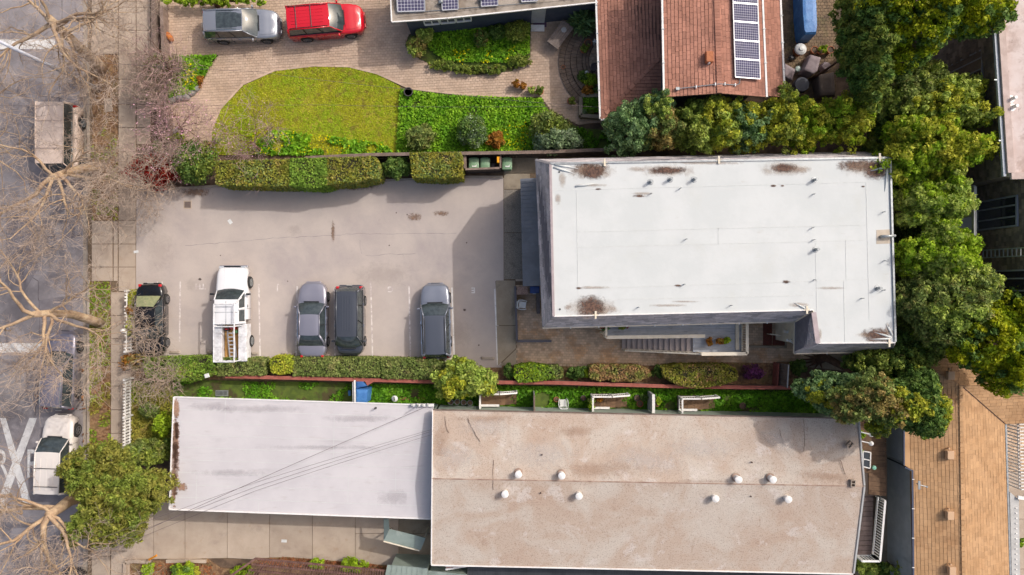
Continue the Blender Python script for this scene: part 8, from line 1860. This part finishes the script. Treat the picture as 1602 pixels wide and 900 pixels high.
for x, y, m_, lab in ((927, 630, 'light', 'potted leafy plant at the railing corner of the middle porch'), (941, 626, 'orange', 'golden plant on the middle porch'), (926, 640, 'bright', 'bright green potted plant by the porch threshold')):
    q = gh_(x, y, 1.0); pot(q[0], q[1], .15, .25, m_potdark, lab, LM[m_], z=.76, group='potted plants on the middle porch')
gd = 'potted plants on the raised grey deck'
for x, y, m_, lab, mt in ((949, 513, 'red', 'pot of red flowers at the left end of the raised deck', m_terra), (956, 517, 'blue', 'blue pot and flowers beside the red flowers on the raised deck', m_blue), (985, 513, 'feather', 'green plant on the deck behind the railing', m_potdark), (989, 510, 'red', 'single red blossom plant behind the deck railing', m_terra), (1126, 539, 'orange', 'orange flowering pot, left one at the deck corner', m_terra), (1143, 538, 'orange', 'orange flowering pot, middle one at the deck corner', m_terra), (1155, 537, 'bright', 'bushy bright green potted plant in the deck corner', m_terra)):
    q = gh_(x, y, ZD + .3); pot(q[0], q[1], .15, .25, mt, lab, LM[m_], z=ZD, group=gd, pr=1.3)
# rear deck: plants and cold frame
for x, y, m_, rr_, lab in ((1368, 690, 'bright', .32, 'leafy green potted plant under the globe lamps'), (1357, 693, 'light', .22, 'pale striped potted plant under the globe lamps'), (1353, 787, 'bright', .26, 'bright green potted plant on the lower deck'), (1366, 715, 'light', .2, 'small pale plant beside the white cold frame'), (1357, 815, 'brown', .2, 'dry brown potted plant on the lower deck'), (1365, 795, 'brown', .22, 'brown grassy plant by the deck railing')):
    q = gh_(x, y, 2.2); pot(q[0], q[1], .16, .3, m_potdark, lab, LM[m_], z=1.9 if y < 740 else 1.42, group='plants on the rear deck', pr=rr_ / .16, n=20)
t = thing('cold_frame', 'white framed cold frame with dark panes on the rear deck', 'cold frame', P(1356, 718, 2.0)); fz = 2.5
q = [P(1350, 706, fz), P(1362, 708, fz), P(1361, 733, fz), P(1350, 730, fz)]
for a, b in ((0, 1), (1, 2), (2, 3), (3, 0)): mb = MB(); mb.bar(q[a], q[b], .06, .06); mb.build('frame', m_white, t)
mb = MB(); mb.bar(q[0].lerp(q[3], .5), q[1].lerp(q[2], .5), .06, .06); mb.build('crossbar', m_white, t); mb = MB(); mb.face([p - Vector((0, 0, .02)) for p in q]); mb.build('pane', m_window, t); mb = MB(); mb.prism([(p.x, p.y) for p in q], 2.0, 2.44); mb.build('box', m_darkfence, t)
c = P(1368, 732, 2.3); mb = MB(); mb.lathe((c.x, c.y, 2.02), [(.08, 0), (.13, .2), (.12, .3), (.03, .32)], 12); o = mb.build('glazed_jar', M('mint glaze', C('8cc8b0'), rough=.3), origin=(c.x, c.y, 2.0)); tag(o, 'mint green glazed jar on the rear deck', 'jar')
# wooden gate in the courtyard bed
gt_ = thing('wooden_gate', 'weathered wooden gate standing open across the courtyard bed', 'gate', P(1222, 584, 0)); p0, p1 = P(1214, 566, 0), P(1212, 601, 0)
for k in range(9): p = p0.lerp(p1, (k + .5) / 9); mb = MB(); mb.bar((p.x, p.y, .03), (p.x + .12, p.y, 1.62), .14, .04); mb.build('board', m_fence, gt_)
mb = MB(); mb.bar((p0.x + .14, p0.y, 1.64), (p1.x + .14, p1.y, 1.64), .07, .06); mb.build('top_rail', m_greyst, gt_)
wall_run('red_screen', 'dark red screen fence on the left of the wooden gate', 'fence', [(1210, 566), (1208, 602)], .9, .05, m_redwood, boards=.18)
# lower driveway border, orange post, litter
wall_run('driveway_border', 'low pale concrete border of the planting bed by the lower driveway', 'border', [(198, 900), (199, 878), (212, 876), (232, 877), (238, 880)], .28, .2, m_conc)
wall_run('driveway_border', 'low timber border right of the orange post', 'border', [(262, 877), (290, 876), (324, 877)], .2, .2, m_conc)
t = thing('orange_marker', 'orange marker post leaning over the planting bed', 'marker post', P(231, 887, 0)); mb = MB(); mb.tube([P(233, 885, .1), P(238, 878, 1.0)], .03, 6); mb.build('post', m_trimblk, t); mb = MB(); mb.bar(P(233, 876, .9), P(245, 869, 1.3), .12, .06); mb.build('flag', M('orange plastic', C('f59a14', 1), rough=.4), t)
def scrap(x, y, w, h, rz, lab, mat=None, z=.055): p = P(x, y, z); mb = MB(); mb.box((0, 0, .006), (w, h, .008)); o = mb.build('paper_scrap', mat or m_plastic); o.location = p; o.rotation_euler = (0, 0, R(rz)); tag(o, lab, 'paper scrap')
scrap(444.5, 846.5, .34, .18, -3, 'white paper scrap on the lower concrete driveway'); scrap(360, 347, .22, .3, 35, 'crumpled paper scrap on the parking lot above the pickup'); scrap(213, 394, .3, .16, 10, 'white rag at the lot entrance beside the sidewalk')
c = P(327, 587, .9); mb = MB(); mb.box((c.x, c.y, 1.2), (.3, .26, .1), .3); o = mb.build('white_bag', m_plastic, bevel=.04, origin=tuple(c)); tag(o, 'white bag caught on the hedge below the pickup', 'bag')
t = thing('wall_grille', 'pale vent grille lying on the grass above the silver garage roof', 'grille', P(347, 615, 0)); c = P(347, 615.5, .1); mb = MB(); mb.box((c.x, c.y, .08), (.8, .38, .04)); mb.build('plate', m_metal, t)
for k in range(9): mb = MB(); mb.box((c.x - .32 + k * .08, c.y, .105), (.03, .26, .012)); mb.build('slot', m_dark, t)
# overhead cables
m_cable = M('grey brown cable', C('6c5f60'), rough=.6)
def cable(lab, pts, r=.018): 
    mb = MB(); L = []
    pts = [Vector(p) for p in pts]
    for a, b in zip(pts[:-1], pts[1:]):
        for k in range(13): t_ = k / 12; q = a.lerp(b, t_); q.z -= .9 * (a - b).length / 40 * 4 * t_ * (1 - t_); L.append(q)
    mb.tube(L, r * .8, 5); o = mb.build('overhead_cable', m_cable, origin=tuple(pts[0])); tag(o, lab, 'cable', 'overhead cables'); return o
tgt = Vector(P(668, 636, 3.4))
cable('thick overhead cable running from the service mast down to the lower left', [tgt, P(300, 797, 6.0), P(-160, 1010, 8.5)], .017)
cable('thin overhead cable just above the thick one over the silver roof', [P(676, 672, 3.6), P(400, 755, 5.5), P(-160, 960, 8.5)], .012)
cable('middle thin overhead cable crossing the silver roof', [P(672, 676, 3.6), P(400, 762, 5.5), P(-160, 980, 8.4)], .012)
cable('lowest thin overhead cable ending at the brown gravel roof', [P(676, 680, 3.6), P(400, 768, 5.5), P(-160, 1000, 8.3)], .012)
cable('pale cable strung from the planter across the oval lawn', [P(937, 168, 2.6), P(640, 140, 3.4), P(400, 112, 4.2), P(60, 90, 6.0)], .012)
cable('dark cable crossing the middle of the oval lawn', [P(900, 166, 3.6), P(500, 164, 4.4), P(200, 162, 5.5), P(-40, 165, 7)], .010)
